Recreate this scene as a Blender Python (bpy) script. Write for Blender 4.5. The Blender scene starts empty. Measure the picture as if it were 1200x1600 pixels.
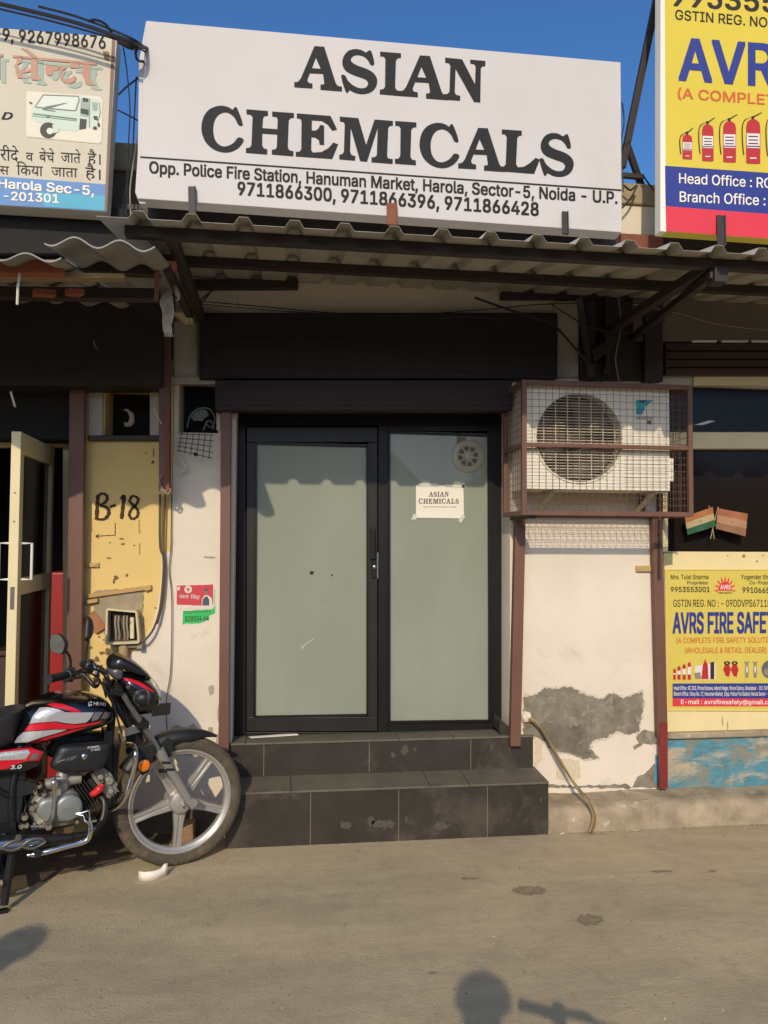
import bpy, bmesh, math, random
from math import sin, cos, pi, radians
from mathutils import Vector, Matrix
from mathutils.geometry import tessellate_polygon, delaunay_2d_cdt
from mathutils.bvhtree import BVHTree

SC = bpy.context.scene
COL = SC.collection
random.seed(7)

# ------------------------------------------------------------------ camera, sky, sun, exposure
EYE = Vector((0, 0, 1.60))
YAW, PITCH, ROLL = radians(7.4), radians(2.2), radians(0.35)
CAMROT = (Matrix.Rotation(-YAW, 3, 'Z') @ Matrix.Rotation(pi / 2 + PITCH, 3, 'X') @ Matrix.Rotation(ROLL, 3, 'Z'))
cam_data = bpy.data.cameras.new('camera')
cam = bpy.data.objects.new('camera', cam_data)
COL.objects.link(cam)
cam.matrix_world = Matrix.Translation(EYE) @ CAMROT.to_4x4()
cam_data.sensor_fit = 'VERTICAL'
cam_data.sensor_height = 36.0
cam_data.lens = 27.0
cam_data.clip_start = 0.05
cam_data.clip_end = 2000
SC.camera = cam

SUN_EL, SUN_AZ = radians(29.0), radians(15.0)      # light travels towards +X sin(az), +Y cos(az), downwards
sun_dir = Vector((sin(SUN_AZ) * cos(SUN_EL), cos(SUN_AZ) * cos(SUN_EL), -sin(SUN_EL)))
sl = bpy.data.lights.new('sun', 'SUN')
sl.energy = 2.45
sl.angle = radians(0.55)
sl.color = (1.0, 0.87, 0.66)
so = bpy.data.objects.new('sun', sl)
COL.objects.link(so)
so.rotation_euler = sun_dir.to_track_quat('-Z', 'Y').to_euler()

world = bpy.data.worlds.new('World')
SC.world = world
world.use_nodes = True
wn = world.node_tree
sky = wn.nodes.new('ShaderNodeTexSky')
sky.sky_type = 'NISHITA'
sky.sun_disc = False
sky.sun_elevation = SUN_EL
sky.sun_rotation = radians(180.0) + SUN_AZ
sky.air_density = 1.0
sky.dust_density = 2.5
sky.ozone_density = 8.0
bg = wn.nodes['Background']
hs = wn.nodes.new('ShaderNodeHueSaturation')
hs.inputs['Saturation'].default_value = 1.08
wn.links.new(sky.outputs[0], hs.inputs['Color'])
wn.links.new(hs.outputs[0], bg.inputs[0])
bg.inputs[1].default_value = 0.15

SC.view_settings.view_transform = 'Standard'
SC.view_settings.look = 'None'
SC.view_settings.exposure = 0.11
SC.view_settings.gamma = 1.0
SC.cycles.max_bounces = 6
SC.cycles.use_denoising = True


# ------------------------------------------------------------------ measuring helpers
def ray(px, py):
    return (CAMROT @ Vector(((px - 600) / 1200.0, -(py - 800) / 1200.0, -1.0)))


def on(px, py, plane):
    d = ray(px, py)
    p, n = plane
    return EYE + d * ((p - EYE).dot(n) / d.dot(n))


def YP(Y):
    return (Vector((0, Y, 0)), Vector((0, -1, 0)))


def P(px, py, Y):
    return on(px, py, YP(Y))


def G(px, py, z=0.0):
    return on(px, py, (Vector((0, 0, z)), Vector((0, 0, 1))))


def lerp(a, b, t):
    return a + (b - a) * t


# ------------------------------------------------------------------ materials
def lin(c):
    return tuple(((x / 255.0) / 12.92 if x <= 10 else (((x / 255.0) + 0.055) / 1.055) ** 2.4) for x in c)


MATS = {}


def mat(name, rgb, rough=0.6, metal=0.0, var=0.0, scale=4.0, bump=0.0, bscale=40.0, dirt=None, dirt_amt=0.5, dirt_scale=2.5, dirt_cut=0.55,
        coat=0.0, spec=0.5, stretch=(1, 1, 1), trans=0.0):
    """Principled material: base colour (sRGB 0-255) with noise variation, optional dirt patches of a second colour and bump."""
    if name in MATS:
        return MATS[name]
    m = bpy.data.materials.new(name)
    m.use_nodes = True
    nt = m.node_tree
    b = nt.nodes['Principled BSDF']
    L = nt.links.new
    b.inputs['Roughness'].default_value = rough
    b.inputs['Metallic'].default_value = metal
    b.inputs['Coat Weight'].default_value = coat
    b.inputs['Coat Roughness'].default_value = 0.08
    b.inputs['Specular IOR Level'].default_value = spec
    b.inputs['Transmission Weight'].default_value = trans
    base = lin(rgb)
    b.inputs['Base Color'].default_value = (*base, 1)
    if var or bump or dirt:
        tc = nt.nodes.new('ShaderNodeTexCoord')
        mp = nt.nodes.new('ShaderNodeMapping')
        mp.inputs['Scale'].default_value = stretch
        L(tc.outputs['Object'], mp.inputs['Vector'])
        vec = mp.outputs['Vector']
    col = None
    if var:
        n = nt.nodes.new('ShaderNodeTexNoise')
        n.inputs['Scale'].default_value = scale
        n.inputs['Detail'].default_value = 7
        n.inputs['Roughness'].default_value = 0.62
        L(vec, n.inputs['Vector'])
        r = nt.nodes.new('ShaderNodeMapRange')
        r.inputs['From Min'].default_value = 0.28
        r.inputs['From Max'].default_value = 0.72
        r.inputs['To Min'].default_value = 1 - var
        r.inputs['To Max'].default_value = 1 + var * 0.55
        L(n.outputs['Fac'], r.inputs['Value'])
        mx = nt.nodes.new('ShaderNodeVectorMath')
        mx.operation = 'SCALE'
        mx.inputs[0].default_value = base
        L(r.outputs['Result'], mx.inputs['Scale'])
        col = mx.outputs['Vector']
    if dirt:
        n2 = nt.nodes.new('ShaderNodeTexNoise')
        n2.inputs['Scale'].default_value = dirt_scale
        n2.inputs['Detail'].default_value = 9
        n2.inputs['Roughness'].default_value = 0.68
        n2.inputs['Distortion'].default_value = 0.4
        L(vec, n2.inputs['Vector'])
        r2 = nt.nodes.new('ShaderNodeMapRange')
        r2.inputs['From Min'].default_value = dirt_cut
        r2.inputs['From Max'].default_value = dirt_cut + 0.10
        r2.inputs['To Max'].default_value = dirt_amt
        L(n2.outputs['Fac'], r2.inputs['Value'])
        mix = nt.nodes.new('ShaderNodeMix')
        mix.data_type = 'RGBA'
        L(r2.outputs['Result'], mix.inputs['Factor'])
        if col is not None:
            L(col, mix.inputs[6])
        else:
            mix.inputs[6].default_value = (*base, 1)
        mix.inputs[7].default_value = (*lin(dirt), 1)
        col = mix.outputs[2]
    if col is not None:
        L(col, b.inputs['Base Color'])
    if bump:
        n3 = nt.nodes.new('ShaderNodeTexNoise')
        n3.inputs['Scale'].default_value = bscale
        n3.inputs['Detail'].default_value = 6
        L(vec, n3.inputs['Vector'])
        bp = nt.nodes.new('ShaderNodeBump')
        bp.inputs['Strength'].default_value = bump
        bp.inputs['Distance'].default_value = 0.01
        L(n3.outputs['Fac'], bp.inputs['Height'])
        L(bp.outputs['Normal'], b.inputs['Normal'])
    MATS[name] = m
    return m


# ------------------------------------------------------------------ mesh builder
class MB:
    def __init__(self):
        self.v, self.f, self.mi = [], [], []
        self.cur = 0

    def add(self, verts, faces, mi=None):
        o = len(self.v)
        self.v += [Vector(x) for x in verts]
        for f in faces:
            self.f.append([i + o for i in f])
            self.mi.append(self.cur if mi is None else mi)
        return self

    def prism(self, pts, vec, mi=None):
        """Closed solid: polygon pts extruded by vec."""
        vec = Vector(vec)
        n = len(pts)
        pts = [Vector(p) for p in pts]
        tri = tessellate_polygon([pts])
        f = [list(t) for t in tri] + [[i + n for i in reversed(t)] for t in tri] if n > 4 else [list(range(n)), [n + i for i in range(n)][::-1]]
        f += [[i, i + n, (i + 1) % n + n, (i + 1) % n] for i in range(n)]
        return self.add(pts + [p + vec for p in pts], f, mi)

    def plate(self, pxs, Y, th, mi=None):
        return self.prism([P(x, y, Y) for x, y in pxs], (0, th, 0), mi)

    def rect(self, x0, y0, x1, y1, Y, th, mi=None):
        return self.plate([(x0, y0), (x1, y0), (x1, y1), (x0, y1)], Y, th, mi)

    def box(self, lo, hi, mi=None):
        x0, y0, z0 = lo
        x1, y1, z1 = hi
        return self.prism([(x0, y0, z0), (x1, y0, z0), (x1, y0, z1), (x0, y0, z1)], (0, y1 - y0, 0), mi)

    def bar(self, a, b, w, h, up=(0, 0, 1), mi=None):
        """Rectangular bar from a to b, w across, h along up."""
        a, b, up = Vector(a), Vector(b), Vector(up)
        d = (b - a).normalized()
        s = d.cross(up).normalized()
        u = s.cross(d).normalized()
        q = [a + s * (w / 2 * i) + u * (h / 2 * j) for i, j in ((-1, -1), (1, -1), (1, 1), (-1, 1))]
        return self.prism(q, b - a, mi)

    def tube(self, pts, r, n=8, mi=None, smooth=0):
        pts = [Vector(p) for p in pts]
        if smooth:
            pts = catmull(pts, smooth)
        rs = r if isinstance(r, (list, tuple)) else None
        k = len(pts)
        verts, faces = [], []
        nrm = None
        for i, p in enumerate(pts):
            t = (pts[min(i + 1, k - 1)] - pts[max(i - 1, 0)])
            t = t.normalized() if t.length > 1e-9 else Vector((0, 0, 1))
            if nrm is None:
                a = Vector((0, 0, 1)) if abs(t.z) < 0.9 else Vector((1, 0, 0))
                nrm = t.cross(a).normalized()
            else:
                nrm = (nrm - t * nrm.dot(t))
                nrm = nrm.normalized() if nrm.length > 1e-6 else t.orthogonal().normalized()
            bn = t.cross(nrm)
            rr = r if rs is None else rs[min(len(rs) - 1, int(round(i * (len(rs) - 1) / max(1, k - 1))))] if len(rs) != k else rs[i]
            verts += [p + (nrm * cos(2 * pi * j / n) + bn * sin(2 * pi * j / n)) * rr for j in range(n)]
        for i in range(k - 1):
            for j in range(n):
                a, b = i * n + j, i * n + (j + 1) % n
                faces.append([a, b, b + n, a + n])
        faces.append(list(range(n))[::-1])
        faces.append([(k - 1) * n + j for j in range(n)])
        return self.add(verts, faces, mi)

    def lathe(self, c, axis, prof, n=32, mi=None):
        """Revolve profile [(along axis, radius)] about axis through c."""
        c, axis = Vector(c), Vector(axis).normalized()
        a = axis.orthogonal().normalized()
        b = axis.cross(a)
        verts, faces = [], []
        for h, r in prof:
            verts += [c + axis * h + (a * cos(2 * pi * j / n) + b * sin(2 * pi * j / n)) * max(r, 1e-5) for j in range(n)]
        for i in range(len(prof) - 1):
            for j in range(n):
                p, q = i * n + j, i * n + (j + 1) % n
                faces.append([p, q, q + n, p + n])
        return self.add(verts, faces, mi)

    def flat(self, loops, mi=None):
        """Flat filled polygon with holes (list of loops of 3D points)."""
        loops = [[Vector(p) for p in l] for l in loops]
        tri = tessellate_polygon(loops)
        return self.add([p for l in loops for p in l], [list(t) for t in tri], mi)

    def build(self, name, m, parent=None, smooth=False, bevel=0.0, world=True, fix=True):
        me = bpy.data.meshes.new(name)
        inv = None
        if parent is not None and world:
            inv = ROOTM[parent.name].inverted()
        vs = [inv @ v for v in self.v] if inv is not None else self.v
        me.from_pydata([tuple(v) for v in vs], [], self.f)
        ms = m if isinstance(m, (list, tuple)) else [m]
        for x in ms:
            me.materials.append(x)
        for p, i in zip(me.polygons, self.mi):
            p.material_index = min(i, len(ms) - 1)
        if fix:
            bm = bmesh.new()
            bm.from_mesh(me)
            bmesh.ops.recalc_face_normals(bm, faces=bm.faces)
            bm.to_mesh(me)
            bm.free()
        if smooth:
            for p in me.polygons:
                p.use_smooth = True
            me.set_sharp_from_angle(angle=radians(smooth if smooth > 1 else 40))
        o = bpy.data.objects.new(name, me)
        COL.objects.link(o)
        if parent is not None:
            o.parent = parent
            ROOTM[o.name] = ROOTM[parent.name]
        else:
            ROOTM[o.name] = Matrix.Identity(4)
        if bevel:
            md = o.modifiers.new('bevel', 'BEVEL')
            md.width = bevel
            md.segments = 2
            md.limit_method = 'ANGLE'
            md.angle_limit = radians(50)
        return o


ROOTM = {}


def catmull(pts, k, closed=False):
    out = []
    n = len(pts)
    rng = n if closed else n - 1
    for i in range(rng):
        g = (lambda j: pts[j % n]) if closed else (lambda j: pts[max(0, min(n - 1, j))])
        p0, p1, p2, p3 = g(i - 1), g(i), g(i + 1), g(i + 2)
        for s in range(k):
            t = s / k
            out.append(0.5 * ((2 * p1) + (p2 - p0) * t + (2 * p0 - 5 * p1 + 4 * p2 - p3) * t * t + (3 * p1 - p0 - 3 * p2 + p3) * t ** 3))
    if not closed:
        out.append(pts[-1])
    return out


def ragged(poly, amp, step, seed=1, closed=True):
    """Subdivide a pixel polygon and jitter it so that it reads as a torn or peeled edge."""
    rnd = random.Random(seed)
    out = []
    n = len(poly)
    for i in range(n):
        a, b = Vector((*poly[i], 0)), Vector((*poly[(i + 1) % n], 0))
        k = max(1, int((b - a).length / step))
        for j in range(k):
            p = a.lerp(b, j / k)
            out.append((p.x + rnd.uniform(-amp, amp), p.y + rnd.uniform(-amp, amp)))
    return out


def root(name, loc, label, cat, group=None, rz=0.0):
    o = bpy.data.objects.new(name, None)
    o.empty_display_size = 0.1
    COL.objects.link(o)
    o.location = loc
    o.rotation_euler = (0, 0, rz)
    ROOTM[o.name] = Matrix.Translation(Vector(loc)) @ Matrix.Rotation(rz, 4, 'Z')
    return tag(o, label, cat, group)


def tag(o, label=None, cat=None, group=None, kind=None):
    if label:
        o['label'] = label
    if cat:
        o['category'] = cat
    if group:
        o['group'] = group
    if kind:
        o['kind'] = kind
    return o


try:                               # Blender's own bundled sans face; the built-in one if it is missing
    import os
    SANS = bpy.data.fonts.load(os.path.join(bpy.utils.system_resource('DATAFILES'), 'fonts', 'Inter.woff2'))
except Exception:
    SANS = None


def text_verts(s, bold=0.0, shear=0.0):
    """Filled outlines of a string: each contour is filled on its own (with its holes), so that overlapping strokes stay solid."""
    latin = all(ord(ch) < 0x300 for ch in s)
    c = bpy.data.curves.new('lettering', 'FONT')
    if SANS is not None and latin:
        c.font = SANS
    c.body = s
    c.shear = shear
    o = bpy.data.objects.new('lettering', c)
    COL.objects.link(o)
    bpy.context.view_layer.update()
    cu = o.to_curve(bpy.context.evaluated_depsgraph_get())
    loops = []
    for sp in cu.splines:
        bp = sp.bezier_points
        n = len(bp)
        if n < 3:
            continue
        pts = []
        for i in range(n):
            a, b = bp[i], bp[(i + 1) % n]
            p0, p1, p2, p3 = a.co, a.handle_right, b.handle_left, b.co
            straight = ((p1 - p0).cross(p3 - p0)).length + ((p2 - p0).cross(p3 - p0)).length < 1e-5
            k = 1 if straight else 4
            for q in range(k):
                t = q / k
                pts.append(p0 * (1 - t) ** 3 + p1 * (3 * t * (1 - t) ** 2) + p2 * (3 * t * t * (1 - t)) + p3 * t ** 3)
        out = []
        for p in pts:
            if not out or (p - out[-1]).length > .004:
                out.append(p)
        while len(out) > 3 and (out[0] - out[-1]).length < .004:
            out.pop()
        if len(out) > 2:
            loops.append(out)
    o.to_curve_clear()
    bpy.data.objects.remove(o)
    bpy.data.curves.remove(c)

    def area(l):
        return sum(a.x * b.y - b.x * a.y for a, b in zip(l, l[1:] + l[:1])) / 2
    ars = [area(l) for l in loops]
    sgn = 1 if ars[max(range(len(ars)), key=lambda i: abs(ars[i]))] > 0 else -1

    def inside(p, l):
        r = False
        for a, b in zip(l, l[1:] + l[:1]):
            if (a.y > p.y) != (b.y > p.y) and p.x < (b.x - a.x) * (p.y - a.y) / (b.y - a.y) + a.x:
                r = not r
        return r
    def winding(p, ls):
        w = 0
        for l in ls:
            for a, b in zip(l, l[1:] + l[:1]):
                if (a.y > p.y) != (b.y > p.y) and p.x < (b.x - a.x) * (p.y - a.y) / (b.y - a.y) + a.x:
                    w += 1 if b.y > a.y else -1
        return w
    vs, fs = [], []
    outer = [i for i, a in enumerate(ars) if a * sgn > 0]
    for k, i in enumerate(outer):
        holes = [j for j, a in enumerate(ars) if a * sgn < 0 and inside(loops[j][0], loops[i])
                 and not any(abs(ars[q]) < abs(ars[i]) and q != i and inside(loops[j][0], loops[q]) for q in outer)]
        ls = [loops[i]] + [loops[j] for j in holes]
        o_ = len(vs)
        flat_, edges = [], []
        for l in ls:
            q0 = len(flat_)
            flat_ += [p.to_2d() for p in l]
            edges.append([q0 + q for q in range(len(l))])
        he = [(q, l[(n_ + 1) % len(l)]) for l in edges for n_, q in enumerate(l)]
        v2, _e, f2, _a, _b, _c = delaunay_2d_cdt(flat_, he, [], 0, 1e-5)
        for f in f2:
            g_ = sum((v2[q] for q in f), Vector((0, 0))) / len(f)
            if winding(g_, ls):
                fs.append([q + o_ for q in f])
        vs += [Vector((p.x, p.y, .00005 * (k % 2))) for p in v2]
    if bold:                       # heavier weight: the same outlines laid a hair apart, one over the other
        b = bold * .62
        n, v0, f0 = len(vs), list(vs), list(fs)
        for q, (dx, dy) in enumerate(((-b, -b * .7), (b, b * .7), (b, -b * .7), (-b, b * .7))):
            vs += [p + Vector((dx, dy, .00011 * (q + 1))) for p in v0]
            fs += [[i + n * (q + 1) for i in f] for f in f0]
    return vs, fs


CAP = max(v.y for v in text_verts('H')[0])


def text(mb, s, bl, br, h, plane, off=0.002, bold=0.012, shear=0.0, hr=None, mi=None, cap=None):
    """Lettering laid flat on a plane: ink runs from pixel bl to br on its baseline, capitals h pixels tall."""
    vs, fs = text_verts(s, bold, shear)
    x0, x1 = min(v.x for v in vs), max(v.x for v in vs)
    hr = h if hr is None else hr
    p, n = plane
    out = []
    for v in vs:
        pl = (p + n * (off + v.z), n)
        u = (v.x - x0) / max(1e-6, x1 - x0)
        k = v.y / (cap or CAP)
        out.append(on(lerp(bl[0], br[0], u), lerp(bl[1], br[1], u) - k * lerp(h, hr, u), pl))
    mb.add(out, fs, mi)
    return mb


def shape(mb, px, plane, off=0.002, mi=None, holes=()):
    p, n = plane
    pl = (p + n * off, n)
    mb.flat([[on(x, y, pl) for x, y in l] for l in [px, *holes]], mi)
    return mb


def circ(cx, cy, rx, ry=None, n=24, a0=0.0, a1=2 * pi):
    ry = rx if ry is None else ry
    return [(cx + rx * cos(a0 + (a1 - a0) * i / n), cy + ry * sin(a0 + (a1 - a0) * i / n)) for i in range(n + (0 if abs(a1 - a0 - 2 * pi) < 1e-6 else 1))]


# ------------------------------------------------------------------ shared materials
M_white = mat('white_plaster', (224, 209, 188), 0.85, var=0.10, scale=2.2, bump=0.12, bscale=55, dirt=(176, 160, 130), dirt_amt=0.35, dirt_scale=3.0, dirt_cut=0.60)
M_offwhite = mat('old_white_plaster', (196, 186, 168), 0.9, var=0.2, scale=3.0, bump=0.2, bscale=40, dirt=(120, 104, 82), dirt_amt=0.5, dirt_scale=2.6, dirt_cut=0.55)
M_yellow = mat('yellow_limewash', (225, 192, 120), 0.85, var=0.10, scale=2.5, bump=0.12, bscale=50, dirt=(120, 92, 50), dirt_amt=0.55, dirt_scale=7, dirt_cut=0.67)
M_cement = mat('bare_cement', (136, 126, 108), 0.95, var=0.45, scale=11, bump=0.7, bscale=50, dirt=(182, 172, 152), dirt_amt=0.6, dirt_scale=13, dirt_cut=0.56)
M_concrete = mat('weathered_concrete', (166, 148, 120), 0.95, var=0.45, scale=7, bump=0.9, bscale=26, dirt=(216, 206, 186), dirt_amt=0.75, dirt_scale=8, dirt_cut=0.60)
M_tan = mat('tan_roof_slab', (170, 150, 118), 0.95, var=0.25, scale=8, bump=0.4, bscale=40)
M_post = mat('brown_painted_steel', (112, 76, 60), 0.55, var=0.18, scale=9, bump=0.08, bscale=60, dirt=(88, 52, 38), dirt_amt=0.6, dirt_scale=14, dirt_cut=0.60, stretch=(1, 1, 0.35))
M_redpost = mat('red_oxide_paint', (128, 44, 40), 0.5, var=0.15, scale=9)
M_rust = mat('rusty_beam', (128, 74, 52), 0.8, var=0.25, scale=9, bump=0.2, bscale=60)
M_darksteel = mat('dark_brown_steel', (54, 43, 39), 0.6, var=0.15, scale=7, bump=0.08, bscale=50)
M_shutter = mat('dark_shutter', (42, 31, 29), 0.7, var=0.3, scale=9, bump=0.1, bscale=40)
M_black = mat('black_door_frame', (24, 22, 20), 0.45, var=0.15, scale=6, spec=0.3)
M_blackgrey = mat('black_frame_worn', (40, 37, 34), 0.45, var=0.2, scale=8, spec=0.3)
M_tin = mat('grey_tin_sheet', (178, 172, 158), 0.55, var=0.2, scale=5, dirt=(120, 100, 78), dirt_amt=0.5, dirt_scale=4, dirt_cut=0.60)
M_asb = mat('asbestos_sheet', (150, 146, 138), 0.95, var=0.25, scale=6, bump=0.3, bscale=50)
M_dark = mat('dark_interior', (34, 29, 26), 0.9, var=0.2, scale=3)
M_cream = mat('cream_aluminium', (226, 208, 160), 0.4, var=0.06, scale=6)
M_winglass = mat('dark_window_glass', (34, 28, 24), 0.12, var=0.2, scale=2, spec=0.22)
M_cable = mat('black_cable', (26, 26, 28), 0.5)
M_cablegrey = mat('grey_cable', (150, 140, 122), 0.6)
M_cablebrown = mat('brown_cable', (92, 76, 54), 0.6)
M_paper = mat('white_paper', (236, 226, 208), 0.8, var=0.03, scale=5)
M_ink = mat('dark_ink', (36, 34, 31), 0.7, spec=0.3)
# ================================================================== SETTING
WY = 4.38          # face of the shop walls
DY = 4.555         # face of the glass door frame
Y4 = YP(WY)


def X(px, Y=WY):
    return P(px, 846, Y).x


def Z(px, py, Y=WY):
    return P(px, py, Y).z


# road: one big sheet, gently uneven near the camera
def road_mat():
    m = bpy.data.materials.new('dusty_asphalt')
    m.use_nodes = True
    nt = m.node_tree
    b = nt.nodes['Principled BSDF']
    L = nt.links.new
    tc = nt.nodes.new('ShaderNodeTexCoord')

    def noise(s, d=8, r=0.6, sc=(1, 1, 1), dist=0.0):
        mp = nt.nodes.new('ShaderNodeMapping')
        mp.inputs['Scale'].default_value = sc
        L(tc.outputs['Object'], mp.inputs['Vector'])
        n = nt.nodes.new('ShaderNodeTexNoise')
        n.inputs['Scale'].default_value = s
        n.inputs['Detail'].default_value = d
        n.inputs['Roughness'].default_value = r
        n.inputs['Distortion'].default_value = dist
        L(mp.outputs['Vector'], n.inputs['Vector'])
        return n.outputs['Fac']

    def ramp(v, a, c, t0=0.0, t1=1.0):
        r = nt.nodes.new('ShaderNodeMapRange')
        r.inputs['From Min'].default_value = a
        r.inputs['From Max'].default_value = c
        r.inputs['To Min'].default_value = t0
        r.inputs['To Max'].default_value = t1
        L(v, r.inputs['Value'])
        return r.outputs['Result']

    def mix(f, a, c):
        n = nt.nodes.new('ShaderNodeMix')
        n.data_type = 'RGBA'
        L(f, n.inputs['Factor'])
        for k, x in ((6, a), (7, c)):
            if isinstance(x, tuple):
                n.inputs[k].default_value = (*lin(x), 1)
            else:
                L(x, n.inputs[k])
        return n.outputs[2]
    c = mix(ramp(noise(0.55, 9, 0.6, (1, 2.4, 1), 0.5), 0.36, 0.64), (186, 166, 131), (158, 144, 117))
    c = mix(ramp(noise(2.2, 9, 0.7, (0.6, 2.2, 1)), 0.46, 0.72, 0, 0.5), c, (204, 186, 150))
    c = mix(ramp(noise(9, 6, 0.7), 0.50, 0.75, 0, 0.35), c, (130, 116, 94))
    c = mix(ramp(noise(75, 3, 0.6), 0.66, 0.72, 0, 0.5), c, (108, 94, 76))
    c = mix(ramp(noise(48, 2, 0.5), 0.70, 0.74, 0, 0.55), c, (206, 188, 156))
    L(c, b.inputs['Base Color'])
    b.inputs['Roughness'].default_value = 0.95
    b.inputs['Specular IOR Level'].default_value = 0.2
    bp = nt.nodes.new('ShaderNodeBump')
    bp.inputs['Strength'].default_value = 0.45
    bp.inputs['Distance'].default_value = 0.012
    ad = nt.nodes.new('ShaderNodeMath')
    ad.operation = 'ADD'
    L(noise(90, 4, 0.7), ad.inputs[0])
    L(noise(14, 5, 0.6), ad.inputs[1])
    L(ad.outputs[0], bp.inputs['Height'])
    L(bp.outputs['Normal'], b.inputs['Normal'])
    return m


M_road = road_mat()
mb = MB()
mb.add([(-300, -300, 0), (300, -300, 0), (300, 300, 0), (-300, 300, 0)], [[0, 1, 2, 3]])
tag(mb.build('road', M_road), kind='structure')

# sloping concrete kerb below the right-hand walls
rnd = random.Random(3)


def uneven_strip(name, x0, x1, nx, sect, jit, m, kind='structure'):
    """Long strip with the (y, z) cross-section sect, each station jittered."""
    mb = MB()
    vs, fs = [], []
    k = len(sect)
    for i in range(nx + 1):
        x = lerp(x0, x1, i / nx)
        w1, w2 = sin(x * 3.1) * 0.4 + sin(x * 7.7 + 1) * 0.35, sin(x * 5.3 + 2) * 0.5 + sin(x * 13 + 0.5) * 0.3
        for j, (y, z) in enumerate(sect):
            q = 0 if j in (0, k - 1) else jit
            vs.append((x, y + w1 * q + rnd.uniform(-q, q) * 0.35, z + w2 * q * 0.6 + rnd.uniform(-q, q) * 0.25))
    for i in range(nx):
        for j in range(k - 1):
            a = i * k + j
            fs.append([a, a + k, a + k + 1, a + 1])
    mb.add(vs, fs)
    o = mb.build(name, m, smooth=55)
    return tag(o, kind=kind) if kind else o


XK = P(846, 1290, 4.14).x
uneven_strip('kerb', XK, 9.0, 260, [(4.135, -0.02), (4.14, 0.03), (4.147, 0.085), (4.16, 0.118), (4.185, 0.130), (4.24, 0.135), (4.30, 0.136), (4.36, 0.138), (4.40, 0.139), (4.46, 0.13)], 0.012, M_concrete)

# shallow broken patches in the road
mb = MB()
for cx, cy, rx, ry, sd in ((828, 1391, 27, 7, 1), (922, 1437, 20, 9, 2), (735, 1372, 15, 1.6, 3), (1035, 1361, 18, 1.5, 4), (1113, 1361, 7, 1.5, 5), (676, 1520, 8, 1.8, 7)):
    mb.flat([[G(x, y, 0.004) for x, y in ragged(circ(cx, cy, rx, ry, 14), ry * 0.28, 3, sd)]])
tag(mb.build('road_patch', mat('damp_dirt', (146, 128, 100), 0.95, var=0.35, scale=60, bump=0.6, bscale=90)), kind='structure')

# dark sheet painting in the shade under the parked motorcycle
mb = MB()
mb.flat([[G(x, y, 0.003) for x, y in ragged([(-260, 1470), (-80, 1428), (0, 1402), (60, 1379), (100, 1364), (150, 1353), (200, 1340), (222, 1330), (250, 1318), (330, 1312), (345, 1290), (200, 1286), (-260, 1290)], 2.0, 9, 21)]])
tag(mb.build('bike_shade_sheet', mat('shade_brown', (92, 76, 58), 0.9, var=0.35, scale=9, bump=0.5, bscale=60)), kind='structure')

# scattered grit and crumbs
mb = MB()
rnd = random.Random(11)


def pebble(mb, c, r, rnd):
    vs = []
    for dx, dy, dz in ((1, 0, 0), (0, 1, 0), (-1, 0, 0), (0, -1, 0), (0, 0, 1), (0, 0, -0.3), (.7, .7, .4), (-.7, .6, .5)):
        k = rnd.uniform(0.6, 1.2)
        vs.append((c[0] + dx * r * k, c[1] + dy * r * k, c[2] + max(0.0, dz + 0.3) * r * k * 0.8))
    mb.add(vs[:6], [[0, 1, 4], [1, 2, 4], [2, 3, 4], [3, 0, 4], [1, 0, 5], [2, 1, 5], [3, 2, 5], [0, 3, 5]])


for i in range(1300):
    px, py = rnd.uniform(-60, 1260), 1290 + 330 * rnd.random() ** 1.3
    c = G(px, py)
    if c.y < 4.1:
        pebble(mb, (c.x, c.y, 0), rnd.choice((0.0015, 0.002, 0.0025, 0.003, 0.003, 0.0045, 0.006)), rnd)
for i in range(170):
    c = G(rnd.uniform(860, 1240), rnd.uniform(1281, 1297))
    pebble(mb, (c.x, min(c.y, 4.12), 0), rnd.choice((0.003, 0.005, 0.008)), rnd)
for i in range(60):
    c = G(rnd.uniform(380, 860), rnd.uniform(1296, 1312))
    pebble(mb, (c.x, min(c.y, 4.11), 0), rnd.choice((0.002, 0.003, 0.005)), rnd)
for i in range(26):
    c = G(925 + rnd.gauss(0, 16), 1300 + rnd.gauss(0, 4))
    pebble(mb, (c.x, min(c.y, 4.1), 0), rnd.choice((0.004, 0.007, 0.01)), rnd)
tag(mb.build('grit', mat('grit', (150, 132, 108), 0.95, var=0.6, scale=7, dirt=(214, 202, 178), dirt_amt=1.0, dirt_scale=5, dirt_cut=0.55)), kind='stuff')

# ================================================================== CENTRAL SHOP
ZR = 3.66
XL, XR = X(268), X(1036)
shop = root('shop_building', (lerp(XL, XR, .5), WY, 0), 'white plastered middle shop with a black framed glass door and peeling right wall', 'shop')


def wall_panel(mbx, pxs, Y=WY, th=0.30):
    return mbx.plate(pxs, Y, th)


# left pier, from the ground to the small vent
z_v0, z_v1 = Z(305, 676), Z(305, 592)
mb = MB()
xl, xp = XL, X(366)
xs1, xs2 = X(268), X(346)
mb.box((XL, WY, -0.05), (xp, WY + .3, z_v0))
mb.box((XL, WY, z_v1), (xp, WY + .3, ZR))
mb.box((XL, WY, z_v0), (X(276), WY + .3, z_v1))
mb.box((X(338), WY, z_v0), (xp, WY + .3, z_v1))
# right pier
xr0 = X(797)
mb.box((xr0, WY, -0.05), (XR, WY + .3, ZR))
# strip over the door
zl = Z(600, 590)
mb.box((xp, WY, zl), (xr0, WY + .3, ZR))
mb.build('wall', M_white, shop, bevel=0.004)
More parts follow.
